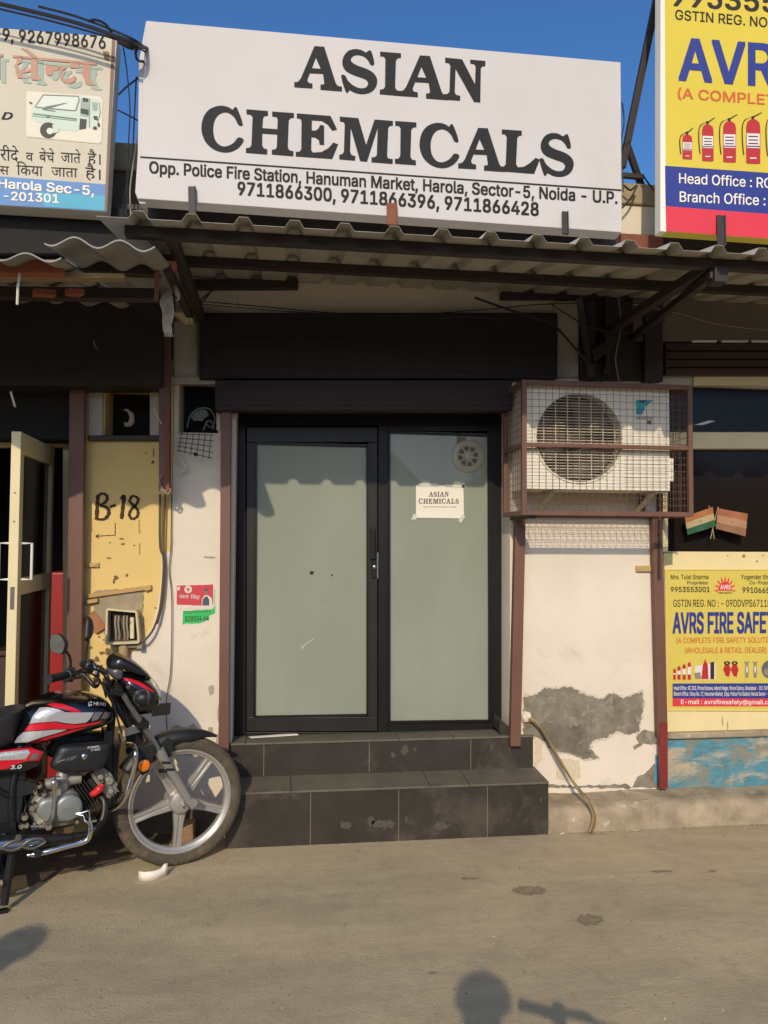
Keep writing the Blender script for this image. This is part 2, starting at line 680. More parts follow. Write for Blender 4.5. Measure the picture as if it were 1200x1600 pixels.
# room behind, so the doorway and vent are not open to the sky
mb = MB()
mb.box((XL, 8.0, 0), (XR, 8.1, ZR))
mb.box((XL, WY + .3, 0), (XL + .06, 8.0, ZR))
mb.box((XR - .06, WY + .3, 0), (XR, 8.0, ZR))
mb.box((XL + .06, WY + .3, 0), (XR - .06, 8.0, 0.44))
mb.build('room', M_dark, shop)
mb = MB()
mb.box((XL, WY - .02, ZR), (XR, 8.1, ZR + .13))
mb.build('roof_slab', M_tan, shop, bevel=0.01)
# peeled plaster on the right pier
M_lip = mat('plaster_lip', (206, 192, 168), 0.95, var=0.25, scale=30, bump=0.6, bscale=80)
PEEL = [(818, 1088), (838, 1086), (850, 1076), (892, 1074), (905, 1082), (940, 1092), (956, 1083), (975, 1091), (1003, 1080), (1006, 1100), (1001, 1125), (999, 1142),
        (980, 1147), (962, 1142), (948, 1153), (925, 1158), (922, 1170), (936, 1185), (912, 1186), (885, 1176), (862, 1173), (852, 1160), (836, 1150), (818, 1148)]
mb = MB()
mb.plate(ragged([(x + (2 if x > 920 else -1), y + (-2.5 if y < 1120 else 2.5)) for x, y in PEEL], 2.2, 3, 15), WY - .0015, .0015)
mb.build('plaster_lip', M_lip, shop)
mb = MB()
mb.plate(ragged([(838, 1132), (862, 1128), (890, 1136), (915, 1132), (918, 1150), (905, 1162), (925, 1178), (908, 1182), (880, 1172), (860, 1170), (848, 1152)], 2.2, 3, 16), WY - .0042, .0012)
mb.build('darker_cement', mat('damp_cement', (118, 108, 92), 0.95, var=0.4, scale=14, bump=0.6, bscale=60), shop)
mb = MB()
mb.plate(ragged(PEEL, 1.8, 3, 5), WY - .003, .003)
mb.build('bare_plaster', M_cement, shop)
mb = MB()
mb.plate(ragged([(1005, 1140), (1026, 1143), (1026, 1163), (1004, 1163), (992, 1171), (988, 1166), (998, 1160), (994, 1152)], 1.4, 4, 6), WY - .003, .003)
mb.plate(ragged([(1028, 1190), (1029, 1232), (988, 1230), (996, 1214), (1010, 1208), (1020, 1195)], 1.4, 4, 7), WY - .003, .003)
mb.plate(ragged([(856, 1231), (856, 1226), (900, 1228), (980, 1225), (990, 1232)], 1.5, 4, 8), WY - .003, .003)
mb.build('bare_plaster', M_cement, shop)
mb = MB()
mb.plate(ragged([(1024, 1180), (1030, 1180), (1030, 1226), (1023, 1222)], 1, 4, 9), WY - .005, .002)
mb.build('blue_paint_fleck', mat('blue_flaked_paint', (70, 150, 176), 0.85, var=0.2, scale=20), shop)
# stains on the wall by the kerb
mb = MB()
for q, sd in (([(836, 1152), (845, 1150), (848, 1186), (840, 1198), (836, 1200)], 1), ([(868, 1185), (905, 1187), (908, 1215), (890, 1222), (870, 1216)], 2)):
    mb.plate(ragged(q, 1.5, 4, sd), WY - .0025, .002)
mb.build('damp_stain', mat('yellow_stain', (212, 194, 164), 0.9, var=0.2, scale=30, stretch=(3, 1, 1)), shop)
mb = MB()
mb.plate(ragged(circ(330, 1078, 5, 8, 12), 1.2, 3, 3), WY - .0025, .002)
mb.plate(ragged(circ(329, 1142, 4, 7, 10), 1.2, 3, 4), WY - .0025, .002)
mb.plate(ragged([(340, 1100), (345, 1100), (345, 1172), (338, 1160), (341, 1140)], 1.2, 4, 5), WY - .0025, .002)
mb.plate(ragged([(318, 868), (336, 870), (336, 873), (320, 872)], .6, 4, 5), WY - .0025, .002)
mb.plate(ragged([(268, 1136), (278, 1133), (290, 1136), (303, 1130), (313, 1138), (316, 1180), (268, 1180)], 1.6, 5, 12), WY - .0024, .002)
mb.build('bare_plaster', mat('grey_wall_patch', (170, 160, 142), 0.9, var=0.25, scale=18), shop)
mb = MB()
mb.box((X(150), WY - .03, -.02), (X(352), WY - .004, Z(300, 1262)))  # dark strip along the pier foot, its colour mostly painting in shade
mb.build('plinth', mat('shaded_cement_foot', (96, 84, 70), 0.95, var=.35, scale=9, bump=.5, bscale=40), shop, bevel=0.01)
# vent recess in the pier
mb = MB()
mb.box((X(276), WY + .22, z_v0), (X(338), WY + .3, z_v1))
mb.build('vent_back', M_dark, shop)
mb = MB()
mb.tube([P(x, y, WY + .06) for x, y in ((292, 668), (298, 648), (312, 638), (328, 640), (336, 655), (330, 668), (322, 662))], 0.004, 6, smooth=6)
mb.tube([P(x, y, WY + .05) for x, y in ((318, 672), (324, 658), (331, 660), (334, 671))], 0.005, 6, smooth=6)
mb.plate(ragged([(297, 650), (308, 637), (322, 640), (326, 650), (316, 657), (304, 658)], 1, 4, 2), WY + .08, .02)
mb.build('vent_rubbish', mat('grey_plastic_rubbish', (128, 136, 124), 0.6, var=0.2, scale=20), shop)
mb = MB()
mb.rect(266, 588, 345, 600, WY - .03, .03)
mb.rect(338, 600, 345, 672, WY - .012, .012)
mb.build('vent_ledge', M_offwhite, shop, bevel=0.004)
# roller shutter box and the lintel below it
mb = MB()
mb.rect(311, 488, 872, 592, 4.31, .07)
mb.build('shutter_box', M_shutter, shop, bevel=0.008)
mb = MB()
mb.rect(336, 594, 800, 641, 4.27, .11)
mb.rect(346, 602, 800, 634, 4.265, .005)
mb.build('shutter_lintel', M_shutter, shop, bevel=0.006)
mb = MB()
for i in range(6):
    y = 500 + i * 14
    mb.bar(P(316, y, 4.306), P(866, y + 12, 4.306), 0.008, 0.012)
mb.build('shutter_rib', M_shutter, shop)
# pale conduit & plaster lumps left of the shutter box
mb = MB()
mb.rect(270, 500, 309, 590, WY - .02, .02)
mb.build('plaster_pad', M_offwhite, shop, bevel=0.01)
mb = MB()
mb.rect(676 + 190, 470, 905, 590, WY - .02, .02)
mb.build('plaster_pad', M_offwhite, shop, bevel=0.01)
mb = MB()
mb.rect(300, 436, 466, 450, WY - .05, .05)
mb.build('lintel_batten', M_darksteel, shop, bevel=0.003)
mb = MB()
mb.rect(784, 455, 905, 466, WY - .05, .05)
mb.build('lintel_batten', M_darksteel, shop, bevel=0.003)
mb = MB()
mb.rect(907, 452, 1034, 594, WY - .03, .03)
mb.build('dark_panel', mat('dark_panel', (64, 54, 46), 0.9, var=0.3, scale=7), shop, bevel=0.003)  # dark brown panel over the wall right of the shutter box
mb = MB()
mb.rect(918, 470, 930, 590, WY - .10, .05)
mb.rect(946, 455, 954, 585, WY - .08, .04)
mb.plate([(924, 546), (956, 528), (960, 540), (930, 566)], WY - .14, .05)
mb.rect(1008, 470, 1036, 596, WY - .09, .06)
mb.build('old_bracket', M_darksteel, shop, bevel=0.003)

# glass door: outer frame, fixed pane, hinged leaf
mb = MB()
yd = DY
mb.rect(366, 636, 784, 664, yd, .07)                # head
mb.rect(366, 664, 384, 1148, yd, .07)               # left jamb
mb.rect(763, 664, 784, 1140, yd, .07)               # right jamb
mb.rect(591, 664, 607, 1144, yd, .07)               # mullion
mb.rect(384, 1144, 591, 1152, yd, .07)              # threshold
mb.rect(607, 1128, 763, 1146, yd, .07)
mb.rect(607, 664, 763, 674, yd, .07)
door = mb.build('glass_door', M_black, shop, bevel=0.004)
mb = MB()
yl = DY - .012
mb.rect(385, 667, 590, 691, yl, .05)
mb.rect(385, 691, 399, 1120, yl, .05)
mb.rect(575, 691, 590, 1120, yl, .05)
mb.rect(385, 1120, 590, 1143, yl, .05)
mb.build('leaf_frame', M_blackgrey, door, bevel=0.004)
mb = MB()
for a in (((400, 692), (574, 697), (574, 1117), (397, 1120)), ((608, 675), (763, 680), (765, 1126), (608, 1128))):
    for i in range(4):
        q, r = a[i], a[(i + 1) % 4]
        mb.bar(P(q[0], q[1], DY - .006), P(r[0], r[1], DY - .006), 0.012, 0.012, up=(0, -1, 0))
mb.build('glazing_bead', M_black, door)


def frosted():
    m = bpy.data.materials.new('frosted_glass_film')
    m.use_nodes = True
    nt = m.node_tree
    b = nt.nodes['Principled BSDF']
    L = nt.links.new
    tc = nt.nodes.new('ShaderNodeTexCoord')
    n = nt.nodes.new('ShaderNodeTexNoise')
    n.inputs['Scale'].default_value = 1.3
    n.inputs['Detail'].default_value = 6
    mp = nt.nodes.new('ShaderNodeMapping')
    mp.inputs['Scale'].default_value = (2.2, 1, .8)
    L(tc.outputs['Object'], mp.inputs['Vector'])
    L(mp.outputs['Vector'], n.inputs['Vector'])
    cr = nt.nodes.new('ShaderNodeMix')
    cr.data_type = 'RGBA'
    cr.inputs[6].default_value = (*lin((126, 134, 116)), 1)
    cr.inputs[7].default_value = (*lin((158, 158, 141)), 1)
    L(n.outputs['Fac'], cr.inputs['Factor'])
    L(cr.outputs[2], b.inputs['Base Color'])
    b.inputs['Roughness'].default_value = 0.35
    b.inputs['Specular IOR Level'].default_value = 0.3
    b.inputs['Coat Weight'].default_value = 0.55
    b.inputs['Coat Roughness'].default_value = 0.02
    bp = nt.nodes.new('ShaderNodeBump')
    bp.inputs['Strength'].default_value = 0.02
    n2 = nt.nodes.new('ShaderNodeTexNoise')
    n2.inputs['Scale'].default_value = 5
    L(tc.outputs['Object'], n2.inputs['Vector'])
    L(n2.outputs['Fac'], bp.inputs['Height'])
    L(bp.outputs['Normal'], b.inputs['Normal'])
    return m


M_frost = frosted()
for q in (((398, 690), (576, 695), (576, 1119), (396, 1122)), ((606, 673), (765, 678), (767, 1128), (606, 1130))):
    mb = MB()
    mb.plate(q, DY + .01, .006)
    mb.build('pane', M_frost, door)
mb = MB()
PANE = YP(DY + .01)
shape(mb, ragged(circ(487, 895, 3.4, 3, 10), .4, 2, 1), PANE, .001)
shape(mb, ragged(circ(519, 899, 1.5, 1.5, 8), .3, 2, 1), PANE, .001)
mb.build('dirt_spot', M_ink, door)
mb = MB()
for a, b in (((472, 1012), (478, 1006)), ((478, 1006), (490, 998)), ((470, 1008), (474, 1014))):
    mb.tube([P(*a, DY + .009), P(*b, DY + .009)], .0012, 4)
mb.build('scratch', M_paper, door)
mb = MB()
mb.rect(579, 826, 587, 874, DY - .035, .03)
mb.build('pull_handle', M_black, door, bevel=0.004)
mb = MB()
mb.rect(580, 866, 590, 903, DY - .02, .012)
mb.rect(589, 864, 591.5, 904, DY - .022, .014, 1)
mb.lathe(P(585, 886, DY - .02), (0, -1, 0), [(0, .010), (.008, .010), (.009, .006), (.009, 0)], 16, 1)
mb.lathe(P(585, 871, DY - .02), (0, -1, 0), [(0, .007), (.006, .007), (.007, 0)], 16, 1)
mb.build('lock', [M_black, mat('bright_steel', (205, 202, 195), 0.25, metal=1.0)], door, bevel=0.001)

# roof parapet beam visible between the sign boards, shade put into its dark colour
mb = MB()
mb.box((XL - 3, 4.2, Z(700, 378, 4.2)), (XR + 5, 4.34, Z(700, 348, 4.2)))
tag(mb.build('roof_beam', M_darksteel, bevel=0.004), 'long dark brown steel beam running behind the sign boards under the roof edge', 'beam')

mb = MB()  # lighter strip that paints the sunlit stretch of the beam
mb.box((P(968, 360, 4.19).x, 4.17, Z(700, 376, 4.19)), (P(1034, 360, 4.19).x, 4.198, Z(700, 350, 4.19)))
tag(mb.build('lit_beam_strip', M_rust, bevel=0.003), 'added rust brown strip painting the sunlit stretch of the roof beam between the white sign and the yellow sign', 'plate')

# ------------------------------------------------------------------ entrance steps
M_tile = mat('black_floor_tile', (60, 54, 47), 0.42, var=0.28, scale=5, bump=0.06, bscale=60, dirt=(92, 84, 72), dirt_amt=0.5, dirt_scale=3.0, dirt_cut=0.52, spec=0.35)
M_tiletop = mat('dusty_tile_tread', (104, 96, 80), 0.7, var=0.25, scale=5, dirt=(66, 60, 54), dirt_amt=0.6, dirt_scale=3, dirt_cut=0.55)
M_grout = mat('grout', (150, 140, 120), 0.9)
steps = root('entrance_steps', (X(600), 4.24, 0), 'two black tiled steps with pale joints leading up to the glass door', 'steps')


def step(name, y0, y1, x0, x1, z0, zf, zb, joints):
    """Core with tile slabs on the front and top; joints at x positions."""
    core = MB()
    core.prism([(x0 + .004, y0 + .008, z0), (x0 + .004, y1, z0), (x0 + .004, y1, zb - .01), (x0 + .004, y0 + .008, zf - .01)], (x1 - x0 - .008, 0, 0))
    o = core.build(name, M_grout, steps)
    ft, tt = MB(), MB()
    e = [x0] + joints + [x1]
    for a, b in zip(e, e[1:]):
        g = .0022
        a2, b2 = a + (g if a != x0 else 0), b - (g if b != x1 else 0)
        ft.prism([(a2, y0, z0), (b2, y0, z0), (b2, y0, zf - .012), (a2, y0, zf - .012)], (0, .009, 0))
    sh = [x0] + [j + .17 * (1 if i % 2 else -.6) for i, j in enumerate(joints)] + [x1]
    for a, b in zip(sh, sh[1:]):
        g = .002
        a2, b2 = a + (g if a != x0 else -.002), b - (g if b != x1 else -.002)
        tt.prism([(a2, y0 - .006, zf - .0095), (b2, y0 - .006, zf - .0095), (b2, y0 - .006, zf), (a2, y0 - .006, zf)], (0, .0, 0.0)) if 0 else None
        tt.add([(a2, y0 - .006, zf - .0105), (b2, y0 - .006, zf - .0105), (b2, y0 - .006, zf), (a2, y0 - .006, zf), (a2, y1, zb - .0105), (b2, y1, zb - .0105), (b2, y1, zb), (a2, y1, zb)],
               [[0, 1, 2, 3], [3, 2, 6, 7], [5, 4, 7, 6], [1, 5, 6, 2], [4, 0, 3, 7], [4, 5, 1, 0]])
    st = MB()
    for xx in (x0, x1 - .006):
        st.prism([(xx, y0 + .010, z0), (xx, y1, z0), (xx, y1, zb - .012), (xx, y0 + .010, zf - .012)], (.006, 0, 0))
    ft.build('riser_tiles', M_tile, o, bevel=0.0012)
    tt.build('tread_tiles', M_tiletop, o, bevel=0.0015)
    st.build('side_tiles', M_tile, o)


M_smear = mat('dry_smear', (84, 77, 67), 0.9, var=0.3, scale=60)
YS1, YS2 = 4.125, 4.352
zt1f = P(623, 1230, YS1 - .004).z
zt1b = P(623, 1206, YS2).z
zt2f = P(600, 1155, YS2).z
zt2b = P(600, 1145, DY).z
step('lower_step', YS1, YS2 + .02, P(352, 1300, YS1).x, P(857, 1293, YS1).x, -.02, zt1f, zt1b, [P(x, 1270, YS1).x for x in (485, 623, 762)])
step('upper_step', YS2, DY + .06, P(354, 1180, YS2).x, P(833, 1180, YS2).x, zt1b - .03, zt2f, zt2b, [P(x, 1180, YS2).x for x in (412, 577, 736)])
mb = MB()
for sd, (cx, cy, rx, ry) in enumerate(((632, 1172, 6, 8), (648, 1171, 3, 3), (614, 1180, 4, 4), (768, 1168, 2, 6), (797, 1168, 1.5, 7), (603, 1225, 3, 3))):
    mb = MB()
    shape(mb, ragged(circ(cx, cy, rx, ry, 14), rx * .3, 2, sd), YP(YS2), .002)
    mb.build('plaster_smear', M_smear, steps)
for sd, (cx, cy, rx, ry) in enumerate(((690, 1290, 14, 5), (600, 1288, 18, 7), (540, 1290, 9, 6), (845, 1250, 1.5, 3), (758, 1262, 2, 2), (635, 1280, 2, 6), (580, 1283, 5, 8))):
    mb = MB()
    shape(mb, ragged(circ(cx, cy, rx, ry, 14), rx * .2, 2, sd), YP(YS1), .002)
    mb.build('plaster_smear', M_smear, steps)
# white sliver on the threshold
mb = MB()
mb.prism([G(x, y, zt2b + .003) for x, y in ((389, 1152.5), (462, 1147), (466, 1149), (392, 1154.5))], (0, 0, .006))
tag(mb.build('plastic_strip', M_paper), 'thin white plastic strip lying on the door sill at its left end', 'strip')
# skirting block at the right end of the sill
mb = MB()
mb.plate([(781, 1122), (798, 1138), (798, 1160), (781, 1144)], WY - .0, .17)
mb.build('skirting_tile', M_tile, shop)
# ================================================================== LEFT SHOP
XLL = -3.6
lshop = root('shop_building', (X(120), WY, 0), 'yellow washed shop on the left with an open cream door and a dark front', 'shop')
xj = X(108)
zt = Z(60, 686)
mb = MB()
zv0, zv1 = Z(195, 688), Z(195, 606)
mb.box((xj, WY, -.05), (XL - .002, WY + .3, zv0))
mb.box((xj, WY, zv1), (XL - .002, WY + .3, Z(195, 560)))
mb.box((xj, WY, zv0), (X(160), WY + .3, zv1))
mb.box((X(234), WY, zv0), (XL - .002, WY + .3, zv1))
mb.build('wall', M_yellow, lshop, bevel=0.004)
mb = MB()
mb.box((xj, WY, Z(195, 560)), (XL - .002, WY + .3, ZR))
mb.build('upper_wall', mat('dark_tan_plaster', (104, 92, 74), 0.95, var=0.3, scale=6), lshop)  # darker tan than the yellow wall below
mb = MB()
mb.box((XLL, WY, zt), (xj, WY + .3, ZR))
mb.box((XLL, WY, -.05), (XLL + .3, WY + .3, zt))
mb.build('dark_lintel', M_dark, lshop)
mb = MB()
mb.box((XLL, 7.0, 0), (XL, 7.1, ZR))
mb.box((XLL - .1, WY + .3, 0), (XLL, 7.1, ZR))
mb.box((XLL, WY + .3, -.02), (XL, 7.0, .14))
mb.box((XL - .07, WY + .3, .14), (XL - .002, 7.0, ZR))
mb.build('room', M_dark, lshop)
mb = MB()
mb.box((XLL - .1, WY - .02, ZR), (XL - .002, 7.1, ZR + .16))
mb.build('roof_slab', M_tan, lshop, bevel=0.01)
mb = MB()
mb.rect(-500, 470, 252, 602, 4.16, .22)
mb.build('shutter_box', M_shutter, lshop, bevel=0.008)
mb = MB()
mb.rect(140, 590, 262, 607, WY - .04, .04)
mb.rect(138, 604, 160, 682, WY - .02, .02)
mb.rect(234, 604, 252, 682, WY - .02, .02)
mb.build('vent_surround', M_offwhite, lshop, bevel=0.004)
mb = MB()
mb.rect(160, 603, 236, 690, WY + .2, .05)
mb.build('vent_back', M_dark, lshop)
mb = MB()
mb.rect(137, 680, 252, 688, WY - .035, .035)
mb.build('vent_sill', M_darksteel, lshop, bevel=0.003)
mb = MB()
mb.tube([P(x, y, WY + .05) for x, y in ((194, 660), (199, 664), (205, 660), (206, 650), (200, 642), (193, 640))], [.004, .012, .016, .014, .008, .003], 8, smooth=5)
mb.build('vent_rubbish', mat('pale_cloth_scrap', (190, 172, 150), 0.8), lshop, smooth=True)
# painted number B-18 with its arrow, brush strokes of varying width
mb = MB()


def stroke(mb, pts, w, Y=WY, n=10, off=.0015):
    pts = catmull([Vector((*p, 0)) for p in pts], 6)
    k = len(pts)
    ls, rs = [], []
    for i, p in enumerate(pts):
        t = (pts[min(i + 1, k - 1)] - pts[max(0, i - 1)]).normalized()
        nn = Vector((-t.y, t.x, 0))
        ww = w * (0.62 + 0.38 * abs(t.y)) * (0.85 + 0.15 * sin(i * 1.7))
        ls.append(p + nn * ww / 2)
        rs.append(p - nn * ww / 2)
    pl = YP(Y - off)
    vs = [on(p.x, p.y, pl) for p in ls + rs]
    mb.add(vs, [[i, i + 1, i + 1 + k, i + k] for i in range(k - 1)])


stroke(mb, [(153, 774), (152, 792), (151, 812)], 7.5)
stroke(mb, [(152, 776), (160, 771), (167, 775), (166, 783), (156, 790)], 6.5, off=.002)
stroke(mb, [(156, 790), (167, 793), (170, 802), (163, 811), (151, 811)], 7, off=.0025)
stroke(mb, [(172, 792), (181, 789)], 6.5)
stroke(mb, [(189, 780), (194, 775), (192, 793), (190, 811)], 7)
stroke(mb, [(214, 777), (207, 775), (203, 783), (209, 790), (215, 797), (215, 806), (207, 811), (202, 804), (206, 795), (213, 788), (216, 780), (212, 776)], 5.8, off=.002)
mb.build('painted_number', mat('brown_brush_paint', (66, 44, 22), 0.8, var=0.2, scale=40), lshop)
mb = MB()
stroke(mb, [(180, 817), (180, 826), (180, 836)], 1.6)
stroke(mb, [(180, 836), (165, 837), (151, 838)], 2.2)
stroke(mb, [(155, 835), (150, 838), (155, 841)], 2.2, off=.002)
mb.build('painted_arrow', MATS['brown_brush_paint'], lshop)
mb = MB()
for sd, (cx, cy, rx, ry) in enumerate(((181, 903, 4, 4), (178, 908, 2, 4), (198, 899, 2, 3), (239, 722, 3, 3), (228, 708, 1.4, 1.4), (240, 708, 1, 8), (192, 850, 3, 1.5), (172, 848, 1.2, 1.2), (210, 852, 2, 1), (190, 842, 4, 1.4), (162, 1000, 1.4, 1.6), (155, 995, 1.5, 1.5),
                                          (160, 1020, 5, 3), (152, 1030, 4, 5), (168, 1018, 3, 6), (142, 1012, 2, 2), (158, 1046, 5, 7), (150, 1060, 7, 5), (165, 1064, 5, 8), (170, 872, 4, 1), (243, 950, 2, 1))):
    mb.plate(ragged(circ(cx, cy, rx, ry, 10), min(rx, ry) * .4, 2, sd), WY - .002, .002)
mb.build('flaked_spot', mat('flaked_brown', (128, 100, 62), 0.9, var=0.3, scale=40), lshop)
mb = MB()
for sd, q in enumerate(([(142, 784), (143, 784), (144, 830), (142, 832)], [(216, 812), (218, 812), (219, 834), (217, 834)], [(217, 848), (219, 848), (219, 868), (217, 866)])):
    mb.plate(ragged(q, .4, 4, sd), WY - .0018, .0018)
mb.build('paint_run', mat('brown_run', (176, 138, 78), 0.9), lshop)
# cement smear round the meter box, with its wooden strip
mb = MB()
mb.plate(ragged([(144, 928), (150, 923), (222, 918), (224, 930), (222, 960), (224, 978), (214, 1008), (170, 1002), (158, 985), (148, 964)], 1.3, 5, 3), WY - .006, .006)
mb.build('cement_patch', mat('grey_mortar', (158, 142, 116), 0.95, var=0.2, scale=14, bump=0.5, bscale=40), lshop)
# white plaster returning under the meter box
mb = MB()
mb.plate(ragged([(252, 862), (268, 862), (268, 1345), (196, 1345), (198, 1030), (222, 1003), (238, 978), (248, 940), (252, 900)], .5, 6, 9), WY - .003, .003)
mb.build('white_plaster_edge', M_white, lshop)
mb = MB()
mb.rect(-500, 326, 214, 396, 4.12, .04)
mb.build('dark_board', M_dark, lshop, bevel=0.004)  # dark board laid across the gap under the left sign
# doorway frame
mb = MB()
mb.rect(98, 640, 116, 1130, 4.58, .08)
mb.rect(-400, 685, 98, 698, 4.58, .07)
fr = mb.build('door_frame', M_cream, lshop, bevel=0.003)
mb = MB()
mb.rect(106.5, 790, 110.5, 1120, 4.37, .01)
mb.build('orange_edge', mat('orange_strip', (214, 132, 46), 0.5), fr)
# open aluminium leaf
LYN = 3.92
H0 = Vector((P(76, 846, 4.60).x, 4.60, 0))
N0 = Vector((P(20, 900, LYN).x, LYN, 0))
ld = (N0 - H0).normalized()
ln = Vector((ld.y, -ld.x, 0))
if ln.x < 0:
    ln = -ln
LW = (N0 - H0).length
zb, ztop = 0.18, P(21, 674, LYN).z


def leafbox(mb, a0, a1, z0, z1, th=.045, mi=None):
    a, b = H0 + ld * a0, H0 + ld * a1
    o = ln * (th / 2)
    mb.prism([a - o + Vector((0, 0, z0)), a + o + Vector((0, 0, z0)), a + o + Vector((0, 0, z1)), a - o + Vector((0, 0, z1))], b - a, mi)


leaf = MB()
leafbox(leaf, LW - .062, LW, zb, ztop)
leafbox(leaf, 0, .055, zb, ztop)
leafbox(leaf, .055, LW - .062, ztop - .105, ztop)
zm = P(21, 915, LYN).z
leafbox(leaf, .055, LW - .062, zm - .05, zm + .035)
leafbox(leaf, .055, LW - .062, zb, zb + .12)
lf = leaf.build('open_door', M_cream, lshop, bevel=0.003)
for z0, z1 in ((zm + .035, ztop - .105), (zb + .12, zm - .05)):
    mb = MB()
    leafbox(mb, .055, LW - .062, z0, z1, .006)
    mb.build('pane', M_winglass, lf)
for sg in (-1, 1):
    mb = MB()
    c = H0 + ld * (LW - .035)
    zA, zB = P(21, 906, LYN).z, P(21, 849, LYN).z
    o1, o2 = ln * (.0225 * sg), ln * (.075 * sg)
    mb.tube([c + o1 + Vector((0, 0, zA)), c + o2 + Vector((0, 0, zA)), c + o2 + Vector((0, 0, zB)), c + o1 + Vector((0, 0, zB))], .007, 8)
    mb.build('handle', mat('white_handle', (226, 220, 208), 0.3), lf)
mb = MB()
a = N0 + ld * .001
for zA, zB, w in ((P(15, 952, LYN).z, P(15, 917, LYN).z, .018),):
    mb.bar(a + Vector((0, 0, zA)), a + Vector((0, 0, zB)), w, .004, up=ld)
for y in (770, 815):
    mb.lathe(N0 + Vector((0, 0, P(21, y, LYN).z)), ld, [(0, .005), (.002, .004), (.002, 0)], 10)
mb.build('lock_plate', mat('lock_steel', (120, 116, 108), 0.4, metal=0.8), lf)
# red board and clutter in the shop
mb = MB()
mb.box((X(30), 4.85, .14), (X(104), 5.2, Z(85, 900)))
tag(mb.build('red_cabinet', mat('red_paint', (150, 26, 18), 0.4, var=0.15, scale=6), bevel=0.01), 'red painted cabinet just inside the open cream door', 'cabinet')
mb = MB()
mb.box((X(-60), 4.9, .14), (X(10), 5.3, 0.9))
mb.box((X(-60) - .02, 4.88, .9), (X(10) + .02, 5.32, .93))
tag(mb.build('counter', mat('dark_wood', (60, 38, 28), 0.6, var=0.2, scale=8), bevel=0.006), 'dark wooden counter inside the left shop behind the open door', 'counter')

# broken meter box
mbx = root('meter_box', P(192, 980, 4.30), 'open cream meter box with fuse carriers and loose wires on the yellow wall', 'meter box')
mb = MB()
bx = [(167, 952), (213, 956), (217, 1004), (166, 1006)]
for i in range(4):
    a, b = bx[i], bx[(i + 1) % 4]
    pa, pb = P(*a, 4.30), P(*b, 4.30)
    mb.bar(pa, pb, .012, .10, up=(0, 1, 0))
for v in mb.v:
    v.y += .05 - .003
mb.build('case', mat('cream_plastic', (206, 190, 150), 0.6, var=0.15, scale=14), mbx, bevel=0.002)
mb = MB()
mb.plate(bx, 4.372, .004)
mb.build('back_plate', mat('dark_box_inside', (74, 62, 46), 0.9, var=0.3, scale=20), mbx)
for x in (181, 186, 194, 199):
    mb = MB()
    mb.tube([P(x, 962, 4.33), P(x - 1, 975, 4.32), P(x + 1, 992, 4.325), P(x, 999, 4.335)], .0055, 6, smooth=4)
    mb.build('fuse_lead', mat('fuse_grey', (150, 138, 116), 0.7), mbx, smooth=True)
mb = MB()
mb.rect(203, 965, 209, 998, 4.33, .03)
mb.build('breaker', mat('breaker_cream', (216, 200, 160), 0.5), mbx, bevel=0.002)
mb = MB()
rnd = random.Random(5)
for i in range(9):
    x = 178 + i * 3.2
    mb.tube([P(x, 958, 4.345), P(x + rnd.uniform(-4, 4), 972, 4.33), P(x + rnd.uniform(-4, 4), 985, 4.34), P(x + rnd.uniform(-6, 6), 1001, 4.33)], .0022, 5, smooth=4)
mb.build('wire', M_cablebrown, mbx)
mb = MB()
mb.plate([(176, 1004), (184, 1004), (184, 1018), (176, 1018)], 4.35, .03)
mb.rect(200, 1008, 222, 1012, 4.33, .05)
mb.rect(214, 1000, 222, 1014, 4.32, .015)
mb.rect(214, 962, 222, 1002, 4.35, .03)
mb.build('bracket', mat('galvanised_bracket', (164, 150, 120), 0.5, metal=0.3, var=0.2, scale=20), mbx, bevel=0.002)
mb = MB()
c0, c1 = P(193, 1006, 4.34), P(191, 1120, 4.34)
mb.tube([c0, c1], .026, 14)
tag(mb.build('conduit_pipe', mat('tan_pipe', (178, 148, 104), 0.6, var=0.2, scale=12), smooth=True), 'tan pipe running down from the meter box behind the motorcycle', 'pipe')
mb = MB()
mb.plate([(134, 935), (136, 929), (236, 914), (236, 921), (228, 924), (226, 922)], WY - .022, .016)
mb.plate([(133, 938), (152, 935), (152, 941), (134, 944)], WY - .03, .03)
tag(mb.build('wooden_strip', mat('bare_wood', (190, 152, 96), 0.8, var=0.2, scale=20, stretch=(1, 1, 6)), bevel=0.001), 'bare wooden strip nailed slantwise above the meter box', 'wood strip')
mb = MB()
mb.plate([(130, 968), (146, 954), (167, 980), (150, 990), (143, 985)], WY - .02, .004)
tag(mb.build('cardboard_piece', mat('cardboard', (166, 112, 72), 0.85, var=0.15, scale=20)), 'torn brown cardboard piece stuck beside the meter box', 'cardboard')
mb = MB()
mb.rect(134, 879, 154, 886, WY - .016, .016)
mb.lathe(P(149, 882, WY - .016), (0, -1, 0), [(0, .008), (.004, .008), (.005, 0)], 10)
tag(mb.build('wall_clip', mat('clip_tan', (190, 160, 104), 0.6, metal=0.2), bevel=0.001), 'small metal strap clip holding the brown post to the yellow wall', 'clip')

# ================================================================== RIGHT SHOP
XRR = 6.0
rshop = root('shop_building', (X(1120), WY, 0), 'cream framed shop on the right above a blue peeling plinth', 'shop')
xr = XR + .002
mb = MB()
mb.box((xr, WY, Z(1100, 603)), (XRR, WY + .3, ZR))
mb.build('wall', M_offwhite, rshop)
mb = MB()
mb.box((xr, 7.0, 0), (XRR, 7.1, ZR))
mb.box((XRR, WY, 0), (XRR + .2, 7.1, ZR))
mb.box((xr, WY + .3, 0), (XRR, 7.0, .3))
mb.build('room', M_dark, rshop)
mb = MB()
mb.box((xr, WY - .02, ZR), (XRR + .2, 7.1, ZR + .13))
mb.build('roof_slab', M_tan, rshop, bevel=0.01)


